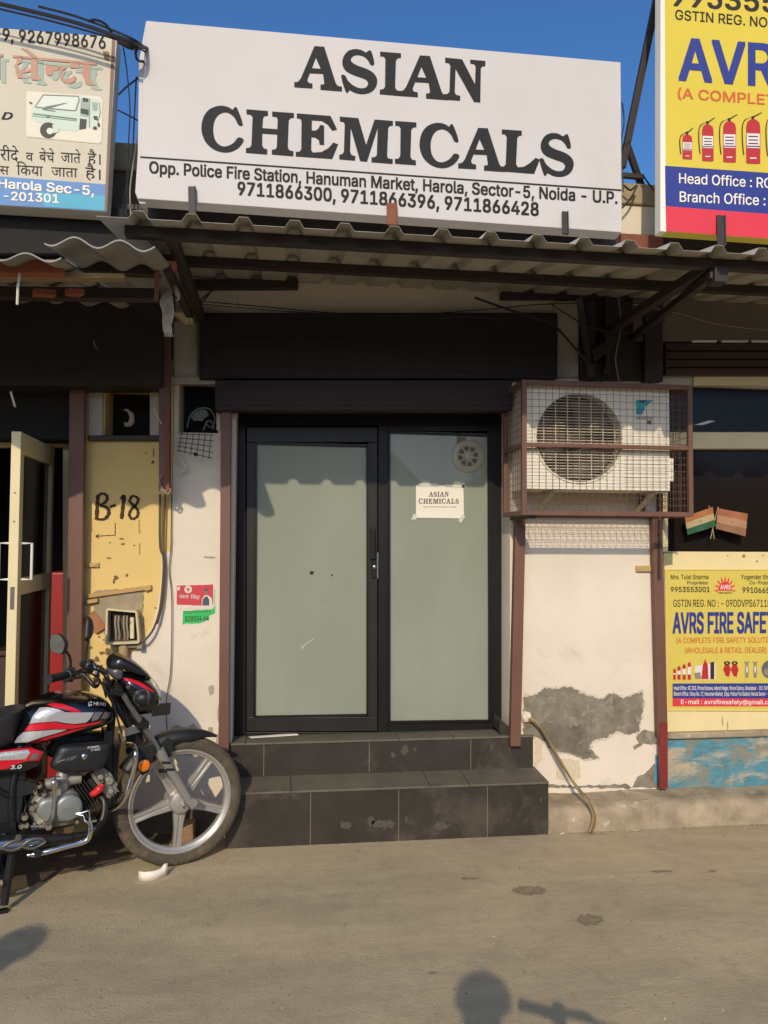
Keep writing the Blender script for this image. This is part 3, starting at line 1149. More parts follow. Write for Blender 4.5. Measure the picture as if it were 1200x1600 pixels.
def peel_mat():
    m = mat('blue_peeling_plinth', (86, 138, 150), 0.9, var=0.4, scale=16, bump=0.5, bscale=30, dirt=(184, 164, 132), dirt_amt=0.9, dirt_scale=4.2, dirt_cut=0.50, stretch=(.6, 1, 1.6))
    nt = m.node_tree
    L = nt.links.new
    b = nt.nodes['Principled BSDF']
    src = b.inputs['Base Color'].links[0].from_socket
    tc = [n for n in nt.nodes if n.type == 'TEX_COORD'][0]
    n = nt.nodes.new('ShaderNodeTexNoise')
    n.inputs['Scale'].default_value = 8
    n.inputs['Detail'].default_value = 9
    n.inputs['Distortion'].default_value = 0.8
    L(tc.outputs['Object'], n.inputs['Vector'])
    r = nt.nodes.new('ShaderNodeMapRange')
    r.inputs['From Min'].default_value = 0.50
    r.inputs['From Max'].default_value = 0.64
    L(n.outputs['Fac'], r.inputs['Value'])
    mix = nt.nodes.new('ShaderNodeMix')
    mix.data_type = 'RGBA'
    L(r.outputs['Result'], mix.inputs['Factor'])
    L(src, mix.inputs[6])
    mix.inputs[7].default_value = (*lin((130, 130, 112)), 1)
    L(mix.outputs[2], b.inputs['Base Color'])
    return m


mb = MB()
zp = Z(1100, 1152)
mb.box((xr, WY, -.05), (XRR, WY + .3, zp))
mb.build('plinth', peel_mat(), rshop)
mb = MB()
mb.box((xr, WY - .03, zp), (XRR, WY + .3, Z(1100, 1142)))
mb.build('plinth_ledge', M_concrete, rshop, bevel=0.01)
zc = Z(1100, 1142)
mb = MB()
mb.box((xr, WY - .012, zc + .001), (XRR, WY + .10, Z(1100, 862)))
cp = mb.build('cream_panel', mat('cream_board', (228, 206, 150), 0.7, var=0.08, scale=4, dirt=(180, 156, 104), dirt_amt=0.5, dirt_scale=5, dirt_cut=0.63), rshop, bevel=0.004)
mb = MB()
for sd, (cx, cy, rx, ry) in enumerate(((1162, 869, 2.6, 3), (1137, 868, 1.6, 1), (1058, 866, 1.4, 1), (1192, 868, 2, 1), (1183, 877, 2, 1.6), (1129, 1127, .8, 9), (1137, 1134, .8, 8))):
    shape(mb, ragged(circ(cx, cy, rx, ry, 9), min(rx, ry) * .3, 2, sd), YP(WY - .012), .0015)
mb.build('scuff', mat('scuff', (150, 126, 84), 0.9), cp)
mb = MB()
shape(mb, [(1037, 863), (1051, 863), (1051, 882), (1037, 884)], YP(WY - .012), .002)
mb.build('green_patch', mat('grey_green_patch', (132, 132, 96), 0.9, var=0.3, scale=30), cp)
mb = MB()
mb.rect(1040, 675, 2200, 701, WY - .02, .10)
mb.rect(1084, 588, 2200, 602, WY - .02, .06)
mb.rect(1036, 675, 1044, 862, WY - .02, .10)
wf = mb.build('window_frame', M_cream, rshop, bevel=0.003)
mb = MB()
mb.rect(1040, 700, 2200, 865, WY + .05, .006)
mb.build('pane', M_winglass, wf)
mb = MB()
mb.rect(1036, 602, 2200, 676, WY + .05, .006)
mb.build('pane', M_winglass, wf)
mb = MB()
for i in range(4):
    mb.rect(1040, 536 + i * 13, 2200, 547 + i * 13, WY - .05 - .004 * (i % 2), .04)
mb.build('slatted_shutter', mat('dark_red_slat', (70, 46, 38), 0.6, var=0.15, scale=6), rshop, bevel=0.004)
mb = MB()
mb.rect(990, 466, 2200, 532, WY - .06, .05)
mb.build('grey_board', mat('grey_shade_board', (120, 110, 96), 0.9, var=0.15, scale=4), rshop, bevel=0.003)
mb = MB()
for a, b in ((1082, 1120), (1128, 1169), (1175, 1240)):
    mb.rect(a, 531.5, b, 534.5, WY - .066, .012)
mb.build('light_gap', mat('pale_strip', (232, 228, 222), 0.7), rshop)  # pale strips painting the light in the gaps above the slats
mb = MB()
mb.plate([(1084, 664), (1108, 657), (1118, 658), (1098, 664)], WY + .045, .003)
mb.build('pale_reflector', MATS['pale_strip'], wf)
# ================================================================== SIGN BOARDS
def leanplane(px, py, Y, lean):
    a = radians(lean)
    return (P(px, py, Y), Vector((0, -cos(a), sin(a))))


def board(name, label, px, plane, th, m, edge, group='sign boards along the roof edge'):
    """Sign board thing: box with its front on plane; pixel corners tl, tr, br, bl."""
    c = [on(x, y, plane) for x, y in px]
    base = (c[2] + c[3]) / 2
    r = root(name, base, label, 'sign', group)
    mb = MB()
    mb.prism([p + plane[1] * .0 for p in c], -plane[1] * th)
    mb.build('panel', m, r, bevel=0.004)
    return r


def flex(name, rgb, **k):
    return mat(name, rgb, 0.62, var=0.05, scale=2.2, bump=0.32, bscale=3.2, spec=0.35, **k)


M_flexw = flex('white_flex_banner', (198, 190, 182), dirt=(184, 174, 156), dirt_amt=0.3, dirt_scale=1.4, dirt_cut=0.60)
SG = leanplane(600, 337, 4.0, 5.0)
sign = board('sign_board', 'large white shop sign reading ASIAN CHEMICALS in black slab capitals', [(228, 32), (970, 97), (972, 363), (215, 310)], SG, .09, M_flexw, None)
# folded flex on the left return, a touch wider at the bottom
mb = MB()
c = [on(x, y, (SG[0] - SG[1] * .02, SG[1])) for x, y in ((228, 31), (217, 95), (215, 240), (211, 300), (218, 318), (228, 318))]
mb.prism(c, -SG[1] * .05)
mb.build('folded_edge', M_flexw, sign, bevel=0.004)

GL = {}
W1 = dict(b=(38, 285, .083), t=(180, 45, .0885), s=(450, 60))
W2 = dict(b=(316, 295, .0725), t=(319, 40, .0785), s=(300, 160))
GL['A'] = (W1, [(155, 45), (212, 48), (262, 205), (280, 262), (289, 275), (300, 280), (316, 282), (316, 310), (190, 300), (190, 270), (206, 270), (213, 263), (205, 207), (128, 203), (114, 238), (115, 252), (124, 261), (143, 264), (143, 292), (37, 285), (37, 256), (50, 256), (63, 250), (76, 232)], [(163, 112), (140, 174), (192, 178)], (37, 316))
GL['S'] = (W1, 'c', [(459, 82), (468, 74), (488, 75), (506, 148), (484, 155), (470, 130), (444, 106), (408, 97), (380, 105), (368, 123), (378, 142), (410, 160), (460, 178), (500, 202), (520, 232), (522, 262), (508, 295), (478, 318), (440, 326), (400, 321), (372, 308), (361, 303), (352, 315), (338, 312), (311, 222), (333, 215), (350, 245), (378, 272), (415, 290), (450, 290), (466, 275), (468, 256), (450, 238), (400, 220), (350, 198), (325, 170), (318, 135), (330, 98), (355, 72), (390, 62), (425, 66), (446, 77)], None, (311, 523))
GL['N'] = (W1, [(920, 112), (1020, 122), (1096, 268), (1099, 162), (1090, 150), (1068, 147), (1067, 124), (1157, 132), (1156, 162), (1140, 163), (1130, 174), (1127, 375), (1090, 372), (982, 178), (977, 315), (985, 330), (1010, 337), (1008, 365), (904, 357), (905, 328), (935, 325), (946, 312), (951, 157), (942, 145), (921, 141)], None, (904, 1157))
GL['C'] = (W2, 'c', [(238, 43), (246, 32), (264, 33), (298, 128), (272, 132), (253, 95), (225, 68), (192, 58), (155, 73), (132, 108), (124, 155), (130, 205), (150, 240), (180, 257), (212, 254), (245, 235), (272, 205), (303, 218), (286, 252), (255, 278), (215, 292), (168, 290), (120, 270), (80, 232), (58, 180), (56, 130), (70, 80), (100, 42), (145, 22), (185, 20), (220, 31)], None, (55, 303))
GL['H'] = (W2, [(319, 40), (445, 50), (445, 77), (424, 80), (416, 92), (413, 150), (500, 157), (502, 98), (494, 85), (470, 82), (470, 53), (597, 62), (597, 90), (577, 92), (567, 105), (561, 262), (571, 281), (595, 287), (593, 315), (468, 305), (468, 277), (488, 275), (497, 262), (499, 188), (412, 182), (411, 250), (420, 268), (441, 275), (440, 305), (316, 295), (316, 268), (338, 265), (348, 250), (355, 85), (344, 72), (319, 68)], None, (316, 597))
GL['E'] = (W2, [(614, 64), (812, 79), (850, 158), (823, 166), (795, 130), (760, 108), (702, 105), (702, 165), (725, 165), (742, 152), (750, 132), (774, 135), (774, 249), (748, 247), (742, 220), (725, 207), (700, 203), (698, 280), (710, 294), (760, 290), (800, 267), (828, 235), (856, 245), (822, 331), (608, 316), (608, 290), (630, 288), (640, 275), (642, 110), (635, 96), (614, 93)], None, (608, 856))
GL['M'] = (W2, [(866, 83), (975, 92), (1020, 248), (1070, 100), (1177, 108), (1177, 135), (1158, 138), (1150, 148), (1143, 315), (1150, 328), (1177, 333), (1175, 360), (1052, 350), (1052, 322), (1072, 320), (1083, 308), (1088, 150), (1025, 348), (985, 343), (930, 150), (926, 290), (935, 308), (958, 315), (955, 341), (863, 333), (863, 307), (880, 303), (890, 290), (895, 128), (888, 115), (866, 110)], None, (863, 1177))
Z3 = dict(b=(64, 320, .083), t=(66, 75, .0785), s=(600, 170))
GL['I'] = (Z3, [(66, 75), (190, 84), (190, 110), (170, 113), (160, 126), (155, 282), (165, 298), (187, 303), (187, 331), (64, 320), (64, 294), (85, 291), (95, 278), (97, 118), (88, 104), (66, 102)], None, (64, 190))
Z4 = dict(b=(690, 361, .083), t=(697, 120, .0785), s=(600, 170))
GL['L'] = (Z4, [(697, 120), (810, 128), (810, 155), (795, 157), (785, 168), (778, 322), (788, 339), (820, 337), (852, 318), (888, 285), (912, 295), (880, 378), (690, 361), (690, 335), (708, 334), (719, 322), (725, 165), (716, 150), (697, 147)], None, (690, 912))


def glyph(mb, ch, xL, xR, base, top, plane, off=.0025):
    g = GL[ch]
    curved = g[1] == 'c'
    ref, outer, hole, (gl, gr) = (g[0], g[2], g[3], g[4]) if curved else (g[0], g[1], g[2], g[3])
    if curved:
        keep = [Vector((*p, 0)) for p in outer]
        outer = [(p.x, p.y) for p in catmull(keep, 3, True)]

    def m(p):
        x, y = p
        bx, by, bs = ref['b']
        tx, ty, ts = ref['t']
        yb, yt = by + bs * (x - bx), ty + ts * (x - tx)
        u, v = (x - gl) / (gr - gl), (yb - y) / (yb - yt)
        px = lerp(xL, xR, u)
        return (px, lerp(base(px), top(px), v))
    shape(mb, [m(p) for p in outer], plane, off, holes=[[m(p) for p in hole]] if hole else ())


def wline(w, which):
    x0, y0, s = w[which]
    ox, oy = w['s']
    return lambda px: oy + (y0 + s * ((px - ox) * 3.75 - x0)) / 3.75


mb = MB()
b1, t1 = wline(W1, 'b'), wline(W1, 't')
for ch, l, r in (('A', 37, 316), ('S', 311, 523), ('I', 538, 662), ('A', 652, 938), ('N', 904, 1157)):
    glyph(mb, ch, 450 + l / 3.75, 450 + r / 3.75, b1, t1, SG, .0025 if ch != 'A' else .003)
b2, t2 = wline(W2, 'b'), wline(W2, 't')
for ch, l, r in (('C', 55, 303), ('H', 316, 597), ('E', 608, 856), ('M', 863, 1177), ('I', 1189, 1315), ('C', 1333, 1567), ('A', 1560, 1836), ('L', 1808, 2038), ('S', 2036, 2237)):
    glyph(mb, ch, 300 + l / 3.75, 300 + r / 3.75, b2, t2, SG, .0025 if ch != 'A' else .003)
mb.build('title_lettering', M_ink, sign)
mb = MB()
text(mb, 'Opp. Police Fire Station, Hanuman Market, Harola, Sector-5, Noida - U.P.', (233, 270), (965, 318), 18, SG, bold=.034, hr=18)
text(mb, '9711866300, 9711866396, 9711866428', (371, 304), (842, 337), 20, SG, bold=.04, hr=20)
mb.build('address_lettering', M_ink, sign)
mb = MB()
shape(mb, [(219, 244), (971, 296), (971, 298.5), (219, 246.5)], SG, .002)
mb.build('rule_line', M_ink, sign)


def clip(px0, px1, ytop, ybot, plane, parent, m=M_darksteel):
    mb = MB()
    a = on((px0 + px1) / 2 + 1, ybot, (plane[0] + plane[1] * .03, plane[1]))
    b = on((px0 + px1) / 2, ytop, (plane[0] + plane[1] * .012, plane[1]))
    w = (on(px1, ytop, plane) - on(px0, ytop, plane)).length
    mb.bar(a, b, w, .012, up=(0, -1, 0))
    mb.bar(a + Vector((w / 2 - .003, .0, 0)), b + Vector((w / 2 - .003, .0, 0)), .005, .03, up=(0, -1, 0))
    return mb.build('clamp', m, parent, bevel=0.002)


clip(294, 306, 292, 335, SG, sign)
clip(604, 620, 318, 352, SG, sign, M_rust)
clip(878, 887, 331, 366, SG, sign)

# ---------------------------------------------------------------- left sign
SL = leanplane(80, 325, 4.0, 4.0)
M_flexl = flex('cream_flex_banner', (200, 188, 164), dirt=(186, 168, 136), dirt_amt=0.4, dirt_scale=2.0, dirt_cut=0.58)
lsign = board('sign_board', 'faded cream sign with Hindi lettering and a pale green three-wheeler picture', [(-520, 2), (183, 58), (166, 331), (-520, 290)], SL, .10, M_flexl, None)
mb = MB()
shape(mb, [(175, 60), (180, 61), (167, 330), (163, 329)], SL, .003)
mb.build('frame_strip', M_post, lsign)
mb = MB()
text(mb, '9, 9267998676', (4, 63), (165, 76), 19, SL, bold=.022, hr=20)
mb.build('phone_lettering', M_ink, lsign)


def hindi(mb, s, bl, br, h, plane, off=.002, bold=0.0, mi=None):
    text(mb, s, bl, br, h, plane, off=off, bold=bold, mi=mi, cap=0.63)


M_green = mat('sign_green_shadow', (156, 170, 152), 0.7)
M_terr = mat('sign_terracotta', (186, 140, 116), 0.7, var=0.1, scale=9)
M_brown = mat('sign_brown_ink', (98, 82, 66), 0.7)
PLL = [SL]


def heading(mb, dx, dy, off, m):
    """The big Devanagari word, drawn glyph by glyph."""
    def poly(pts, holes=()):
        shape(mb, [(x / 6 + dx, 30 + y / 6 + dy) for x, y in pts], SL, off, m)
    poly([(118, 335), (908, 405), (908, 430), (118, 358)])                     # head line
    poly([(190, 268), (262, 282), (350, 352), (318, 352)])                     # matra
    poly([(165, 350), (215, 352), (200, 405), (165, 425), (180, 470), (215, 480), (290, 462), (290, 490), (250, 500), (205, 505), (205, 530), (245, 548), (235, 558), (165, 548), (145, 500), (150, 470), (130, 440), (150, 415)])
    poly([(288, 360), (352, 366), (350, 530), (385, 560), (375, 575), (292, 565)])
    poly([(425, 440), (470, 432), (560, 450), (560, 478), (500, 485), (492, 515), (470, 530), (440, 520), (424, 490)])
    poly([(545, 435), (620, 440), (620, 460), (585, 480), (585, 520), (605, 570), (650, 560), (700, 530), (715, 545), (705, 585), (660, 602), (600, 595), (565, 560), (548, 510), (550, 470)])
    poly([(655, 400), (740, 405), (735, 460), (655, 455)])
    poly([(765, 420), (855, 428), (855, 465), (840, 500), (850, 560), (880, 600), (905, 612), (890, 622), (840, 618), (800, 600), (790, 560), (760, 500), (775, 465)])
    poly([(-40, 322), (28, 325), (28, 352), (0, 352), (2, 560), (-40, 545)])


mb = MB()
heading(mb, 9, 7.5, .0025, 0)
heading(mb, 0, 0, .0042, 1)
mb.build('heading_lettering', [M_green, M_terr], lsign)
mb = MB()
hindi(mb, 'रीदे', (0, 250), (29, 252), 17, SL)
hindi(mb, 'व', (40, 251), (52, 252), 13, SL)
hindi(mb, 'बेचे', (61, 252), (85, 253.5), 15, SL)
hindi(mb, 'जाते', (95, 253), (126, 255), 15, SL)
hindi(mb, 'है।', (137, 255), (157, 257), 16, SL)
hindi(mb, 'स', (-1, 272), (14, 273), 13, SL)
hindi(mb, 'िकया', (26, 273), (67, 275), 15, SL)
hindi(mb, 'जाता', (80, 275), (121, 277), 14, SL)
hindi(mb, 'है।', (133, 277), (157, 281), 16, SL)
text(mb, 'D', (2, 186), (20, 187), 11, SL, bold=.03, shear=.3)
mb.build('hindi_lettering', M_ink, lsign)
mb = MB()
shape(mb, [(-520, 236), (165, 288), (163, 330), (-520, 288)], SL, .0018)
o = mb.build('blue_band', mat('faded_blue', (84, 128, 178), 0.6, var=0.12, scale=3), lsign)
mb = MB()
shape(mb, [(60, 300), (165, 306), (163, 329), (70, 323)], SL, .0028)
mb.build('teal_fade', mat('faded_teal', (70, 160, 182), 0.6, var=0.12, scale=3), lsign)
mb = MB()
text(mb, 'Harola Sec-5,', (-3, 293), (147, 305), 14, SL, off=.004, bold=.03)
text(mb, '-201301', (6, 312), (92, 317), 13, SL, off=.004, bold=.03)
mb.build('band_lettering', M_paper, lsign)
# three-wheeler picture
mb = MB()


def rk(pts, m, off=.003):
    shape(mb, [(x / 6, 30 + y / 6) for x, y in pts], SL, off, m)


rk([(250, 670), (940, 720), (965, 760), (955, 1150), (930, 1170), (255, 1105), (240, 1080), (245, 690)], 5, .0016)
rk([(250, 675), (940, 725), (960, 765), (950, 1145), (925, 1163), (260, 1098), (245, 1075), (250, 695)], 6, .0022)
rk([(300, 830), (400, 705), (740, 715), (840, 740), (930, 760), (940, 800), (925, 960), (890, 1030), (820, 1010), (740, 1040), (720, 1055), (560, 1040), (540, 990), (400, 975), (330, 960), (290, 930)], 0, .003)
rk([(330, 820), (405, 715), (735, 728), (700, 855)], 1, .0036)
rk([(310, 880), (720, 930), (720, 945), (310, 893)], 2, .0036)
rk([(760, 740), (830, 750), (838, 900), (820, 920), (750, 900)], 4, .0036)
rk([(775, 735), (830, 745), (830, 775), (780, 775)], 3, .004)
rk([(750, 930), (815, 940), (805, 1025), (742, 1035)], 3, .004)
rk([(755, 835), (830, 848), (830, 900), (755, 880)], 3, .004)
rk([(862, 775), (915, 785), (915, 860), (868, 855)], 4, .0036)
rk([(875, 905), (915, 910), (915, 950), (880, 940)], 3, .004)
rk([(395, 830), (600, 785), (635, 785), (440, 845), (520, 858), (520, 868), (400, 850)], 2, .0042)
rk(circ(452, 1040, 78, 74, 20), 3, .0044)
rk(circ(468, 1048, 32, 30, 16), 1, .0048)
rk([(490, 990), (540, 985), (555, 1020), (545, 1060), (500, 1070)], 0, .005)
rk([(272, 770), (305, 785), (300, 798), (275, 785)], 3, .004)
rk(circ(890, 1020, 20, 16, 10), 3, .005)
rk(circ(925, 990, 12, 22, 10), 3, .005)
rk(circ(452, 910, 18, 8, 10), 2, .005)


def rline(pts, w=7, m=2, off=.0047):
    for a, b in zip(pts, pts[1:]):
        d = Vector((b[0] - a[0], b[1] - a[1])).normalized() * (w / 2)
        rk([(a[0] - d.y, a[1] + d.x), (b[0] - d.y, b[1] + d.x), (b[0] + d.y, b[1] - d.x), (a[0] + d.y, a[1] - d.x)], m, off)


rline([(330, 820), (405, 708), (735, 722), (742, 760), (712, 850), (700, 858), (330, 822)], 8)
rline([(430, 820), (600, 790)], 5)
rline([(300, 905), (720, 952)], 4)
rline([(840, 745), (838, 1010)], 6)
rline([(930, 780), (940, 880), (915, 960)], 6)
mb.build('vehicle_picture', [mat('print_mint', (196, 208, 188), 0.7), mat('print_pale', (214, 216, 200), 0.7), mat('print_line', (120, 124, 112), 0.7), mat('print_dark', (72, 68, 60), 0.7), mat('print_grey', (158, 164, 152), 0.7), mat('print_border', (206, 196, 172), 0.7), mat('print_ground', (222, 210, 186), 0.7)], lsign)
mb = MB()
shape(mb, ragged([(161, 80), (171, 81), (170, 95), (163, 92)], .8, 3, 3), SL, .003)
mb.build('scorched_corner', mat('scorch', (150, 116, 70), 0.8, var=0.3, scale=30), lsign)

# ---------------------------------------------------------------- right tall sign
SR = leanplane(1100, 362, 3.92, 2.0)
M_flexy = flex('yellow_flex_banner', (214, 190, 66), dirt=(214, 186, 60), dirt_amt=0.3, dirt_scale=2, dirt_cut=0.6)
M_navy = mat('navy_print', (40, 52, 128), 0.6)
M_crim = mat('crimson_print', (216, 50, 66), 0.6, var=0.04, scale=3)
M_blackp = mat('black_print', (40, 26, 22), 0.6)
M_orng = mat('orange_print', (206, 92, 36), 0.6)
rsign = board('sign_board', 'tall yellow fire safety sign with navy and crimson bands above the right shop', [(1036, -300), (2000, -260), (2000, 432), (1040, 362)], SR, .07, M_flexy, None)
mb = MB()
c = [on(x, y, (SR[0] + SR[1] * .001, SR[1])) for x, y in ((1032.5, -300), (1037, -300), (1041, 362), (1032, 361))]
mb.prism(c, -SR[1] * .066)
mb.build('white_edge', M_paper, rsign, bevel=0.002)
mb = MB()
shape(mb, [(1039, 259), (2000, 325), (2000, 396), (1040, 322)], SR, .0018)
mb.build('navy_band', M_navy, rsign)
mb = MB()
shape(mb, [(1040, 322), (2000, 396), (2000, 431), (1041, 361)], SR, .0019)
mb.build('crimson_band', M_crim, rsign)
mb = MB()
text(mb, '9953553001', (1048, 8), (1330, 27), 30, SR, bold=.03)
text(mb, 'GSTIN REG. NO', (1055, 30), (1199, 42.5), 15, SR, bold=.014)
mb.build('registration_lettering', M_blackp, rsign)
mb = MB()
text(mb, 'AVRS', (1060, 124), (1260, 138), 64, SR, bold=.035)
mb.build('title_lettering', M_navy, rsign)
mb = MB()
text(mb, '(A COMPLETE FIRE SAFETY', (1059, 153), (1395, 178), 15.5, SR, bold=.02)
mb.build('subtitle_lettering', M_orng, rsign)
mb = MB()
text(mb, 'Head Office : RC', (1061, 286), (1206, 294), 15.5, SR, off=.004, bold=.012)
text(mb, 'Branch Office :', (1062, 315), (1196, 321), 16, SR, off=.004, bold=.012)
mb.build('office_lettering', M_paper, rsign)
mb = MB()
for cx, top, bot, w in ((1074, 210, 248, 15), (1106, 194, 251, 18), (1140, 189, 253, 20), (1177, 186, 255, 22), (1215, 184, 258, 23)):
    h = bot - top
    shape(mb, [(cx - w / 2, top + h * .16), (cx - w * .42, top + h * .06), (cx - w * .15, top), (cx + w * .15, top + .4), (cx + w * .42, top + h * .07), (cx + w / 2, top + h * .17), (cx + w / 2, bot), (cx + w * .4, bot + 1), (cx - w * .4, bot + .4), (cx - w / 2, bot - 1)], SR, .0025, 0)
    shape(mb, [(cx - w * .46, top + h * .32), (cx + w * .46, top + h * .33), (cx + w * .46, top + h * .66), (cx - w * .46, top + h * .65)], SR, .0035, 1)
    for i, v in enumerate((.38, .46, .54)):
        shape(mb, [(cx - w * .34, top + h * v), (cx + w * .34, top + h * v + .3), (cx + w * .34, top + h * (v + .025) + .3), (cx - w * .34, top + h * (v + .025))], SR, .004, 3)
    shape(mb, [(cx - w * .5, top + h * .60), (cx + w * .5, top + h * .61), (cx + w * .5, top + h * .635), (cx - w * .5, top + h * .625)], SR, .0042, 2)
    shape(mb, [(cx - w * .22, bot - h * .13), (cx + w * .22, bot - h * .13), (cx + w * .22, bot - h * .10), (cx - w * .22, bot - h * .10)], SR, .0042, 1)
    shape(mb, [(cx - 1.5, top), (cx + 1.5, top), (cx + 1.5, top - 5), (cx + w * .6, top - 11), (cx + w * .62, top - 10), (cx + 3, top - 4), (cx - 3, top - 2), (cx - 3, top - 4)], SR, .0035, 3)
    hp = [Vector((cx - 2, top - 3, 0)), Vector((cx - w * .6, top + h * .02, 0)), Vector((cx - w * .78, top + h * .22, 0)), Vector((cx - w * .74, top + h * .6, 0)), Vector((cx - w * .66, top + h * .8, 0))]
    hp = catmull(hp, 5)
    pl = SR
    q = [(p.x, p.y) for p in hp]
    for a, b in zip(q, q[1:]):
        shape(mb, [(a[0] - .8, a[1]), (a[0] + .8, a[1]), (b[0] + .8, b[1] + .3), (b[0] - .8, b[1] + .3)], SR, .0045, 3)
mb.build('extinguisher_picture', [mat('print_red', (182, 40, 40), 0.5), mat('print_white', (226, 210, 204), 0.6), mat('print_blue', (52, 58, 110), 0.6), mat('print_black', (50, 34, 30), 0.6)], rsign)
clip(1120, 1132, 337, 385, SR, rsign, M_darksteel)

# ---------------------------------------------------------------- lower poster
PO = YP(WY - .018)
poster = root('poster_board', P(1120, 1112, WY - .018), 'yellow fire safety poster board screwed to the cream panel above the blue plinth', 'poster')
mb = MB()
mb.plate([(1039, 889), (1420, 889), (1420, 1113), (1041, 1111)], WY - .018, .0055)
mb.build('panel', flex('yellow_poster', (212, 190, 86)), poster, bevel=0.002)
mb = MB()
mb.tube([P(x, y, WY - .019) for x, y in ((1043, 1109), (1040, 892), (1042, 890), (1420, 890))], .004, 6)
mb.tube([P(x, y, WY - .019) for x, y in ((1041, 1109.5), (1420, 1111))], .004, 6)
mb.build('edge_strip', mat('pale_poster_edge', (226, 206, 130), 0.6), poster)
mb = MB()
text(mb, 'Mrs. Tulsi Sharma', (1048, 905), (1107, 905), 7, PO, bold=.008)
text(mb, 'Proprietor', (1074, 913), (1107, 913), 5, PO, bold=.008)
text(mb, '9953553001', (1048, 925), (1109, 925), 8, PO, bold=.02)
text(mb, 'Yogender Sharma', (1158, 905), (1216, 905), 7, PO, bold=.008)
text(mb, 'Co-Proprietor', (1171, 913), (1216, 913), 5.5, PO, bold=.008)
text(mb, '9910665001', (1160, 926), (1221, 927), 8.5, PO, bold=.02)
text(mb, 'GSTIN REG. NO : - 09DDVPS6711M1Z', (1052, 948), (1218, 948), 11, PO, bold=.004)
mb.build('contact_lettering', M_blackp, poster)
mb = MB()
text(mb, 'AVRS FIRE SAFETY', (1051, 989), (1222, 988), 31, PO, bold=.045)
mb.build('title_lettering', M_navy, poster)
mb = MB()
text(mb, '(A COMPLETE FIRE SAFETY SOLUTION)', (1057, 1005), (1214, 1004), 8.5, PO, bold=.006)
text(mb, '(WHOLESALE & RETAIL DEALER)', (1070, 1020.5), (1197, 1020), 8.5, PO, bold=.006)
mb.build('subtitle_lettering', M_orng, poster)
mb = MB()
shape(mb, circ(1133, 923, 11, 15, 24, pi, 2 * pi) + [(1145, 923), (1121, 923)], PO, .002, 0)
for i in range(9):
    a = pi + pi * i / 8
    ca, sa = cos(a), sin(a)
    shape(mb, [(1133 + 12 * ca - 1.6 * sa, 923 + 16 * sa + 1.6 * ca), (1133 + 18 * ca, 923 + 24 * sa), (1133 + 12 * ca + 1.6 * sa, 923 + 16 * sa - 1.6 * ca)], PO, .002, 0)
text(mb, 'AVRS', (1125.5, 921), (1141.5, 921), 7, PO, off=.0035, bold=.02, mi=1)
text(mb, 'FIRE SAFETY', (1122, 927.5), (1145, 927.5), 2.6, PO, off=.0035, bold=.01, mi=2)
mb.build('sun_emblem', [M_crim, M_paper, M_blackp], poster)
mb = MB()
shape(mb, [(1051, 1068), (1420, 1067), (1420, 1092), (1051, 1091)], PO, .002)
mb.build('navy_band', M_navy, poster)
mb = MB()
shape(mb, [(1051, 1091), (1420, 1092), (1420, 1104), (1051, 1103.5)], PO, .0022)
mb.build('crimson_band', M_crim, poster)
mb = MB()
text(mb, 'Head Office : RC 203, Prince Enclave, Adarsh Nagar, Khora Colony, Ghaziabad - 201 309 (U.P.)', (1053, 1078), (1210, 1078), 6, PO, off=.004, bold=.012)
text(mb, 'Branch Office : Shop No. 17, Hanuman Market, (Opp. Police Fire Station) Harola Sector - 5, Noida', (1053, 1087), (1214, 1087), 6, PO, off=.004, bold=.012)
text(mb, 'E-mail : avrsfiresafety@gmail.com', (1064, 1100), (1213, 1100.5), 6.6, PO, off=.004, bold=.018)
mb.build('office_lettering', M_paper, poster)
mb = MB()
for cx, top, bot, w in ((1054, 1044, 1062, 4), (1061, 1040, 1062, 5), (1069, 1037, 1062, 5), (1077, 1034, 1062, 5)):
    shape(mb, [(cx - w / 2, top + 3), (cx, top), (cx + w / 2, top + 3), (cx + w / 2, bot), (cx - w / 2, bot)], PO, .002, 0)
    shape(mb, [(cx - w / 2, top + 8), (cx + w / 2, top + 8), (cx + w / 2, bot - 8), (cx - w / 2, bot - 8)], PO, .003, 1)
shape(mb, [(1086, 1041), (1118, 1036), (1118, 1061), (1100, 1062), (1086, 1058)], PO, .002, 1)
shape(mb, [(1098, 1040), (1102, 1030), (1106, 1040), (1107, 1061), (1096, 1061)], PO, .003, 0)
shape(mb, [(1110, 1035), (1116, 1034), (1116, 1061), (1110, 1061)], PO, .0032, 2)
shape(mb, [(1085, 1052), (1094, 1050), (1096, 1060), (1087, 1061)], PO, .0032, 3)
for x in (1136, 1148):
    shape(mb, circ(x, 1036, 5, 3, 12), PO, .0024, 2, holes=[circ(x, 1036, 2, 1.2, 8)])
    shape(mb, [(x - 3, 1038), (x + 3, 1038), (x + 6, 1046), (x + 3, 1058), (x - 2, 1056), (x - 6, 1046)], PO, .002, 0)
for x, m_ in ((1167, 3), (1180, 3)):
    shape(mb, [(x - 5, 1034), (x + 5, 1034), (x + 2, 1037), (x + 3, 1050), (x + 2, 1059), (x - 2, 1059), (x - 3, 1050), (x - 2, 1037)], PO, .002, 3)
    shape(mb, circ(x, 1046, 1.4, 6, 10), PO, .003, 1)
shape(mb, circ(1202, 1046, 12, 14, 20), PO, .002, 4)
shape(mb, circ(1202, 1050, 9, 6, 20), PO, .003, 3)
mb.build('product_picture', [mat('print_red', (182, 40, 40), 0.5), mat('print_white', (226, 210, 204), 0.6), mat('print_black', (50, 34, 30), 0.6), mat('print_bronze', (140, 128, 110), 0.6), mat('print_steel', (92, 94, 98), 0.6)], poster)

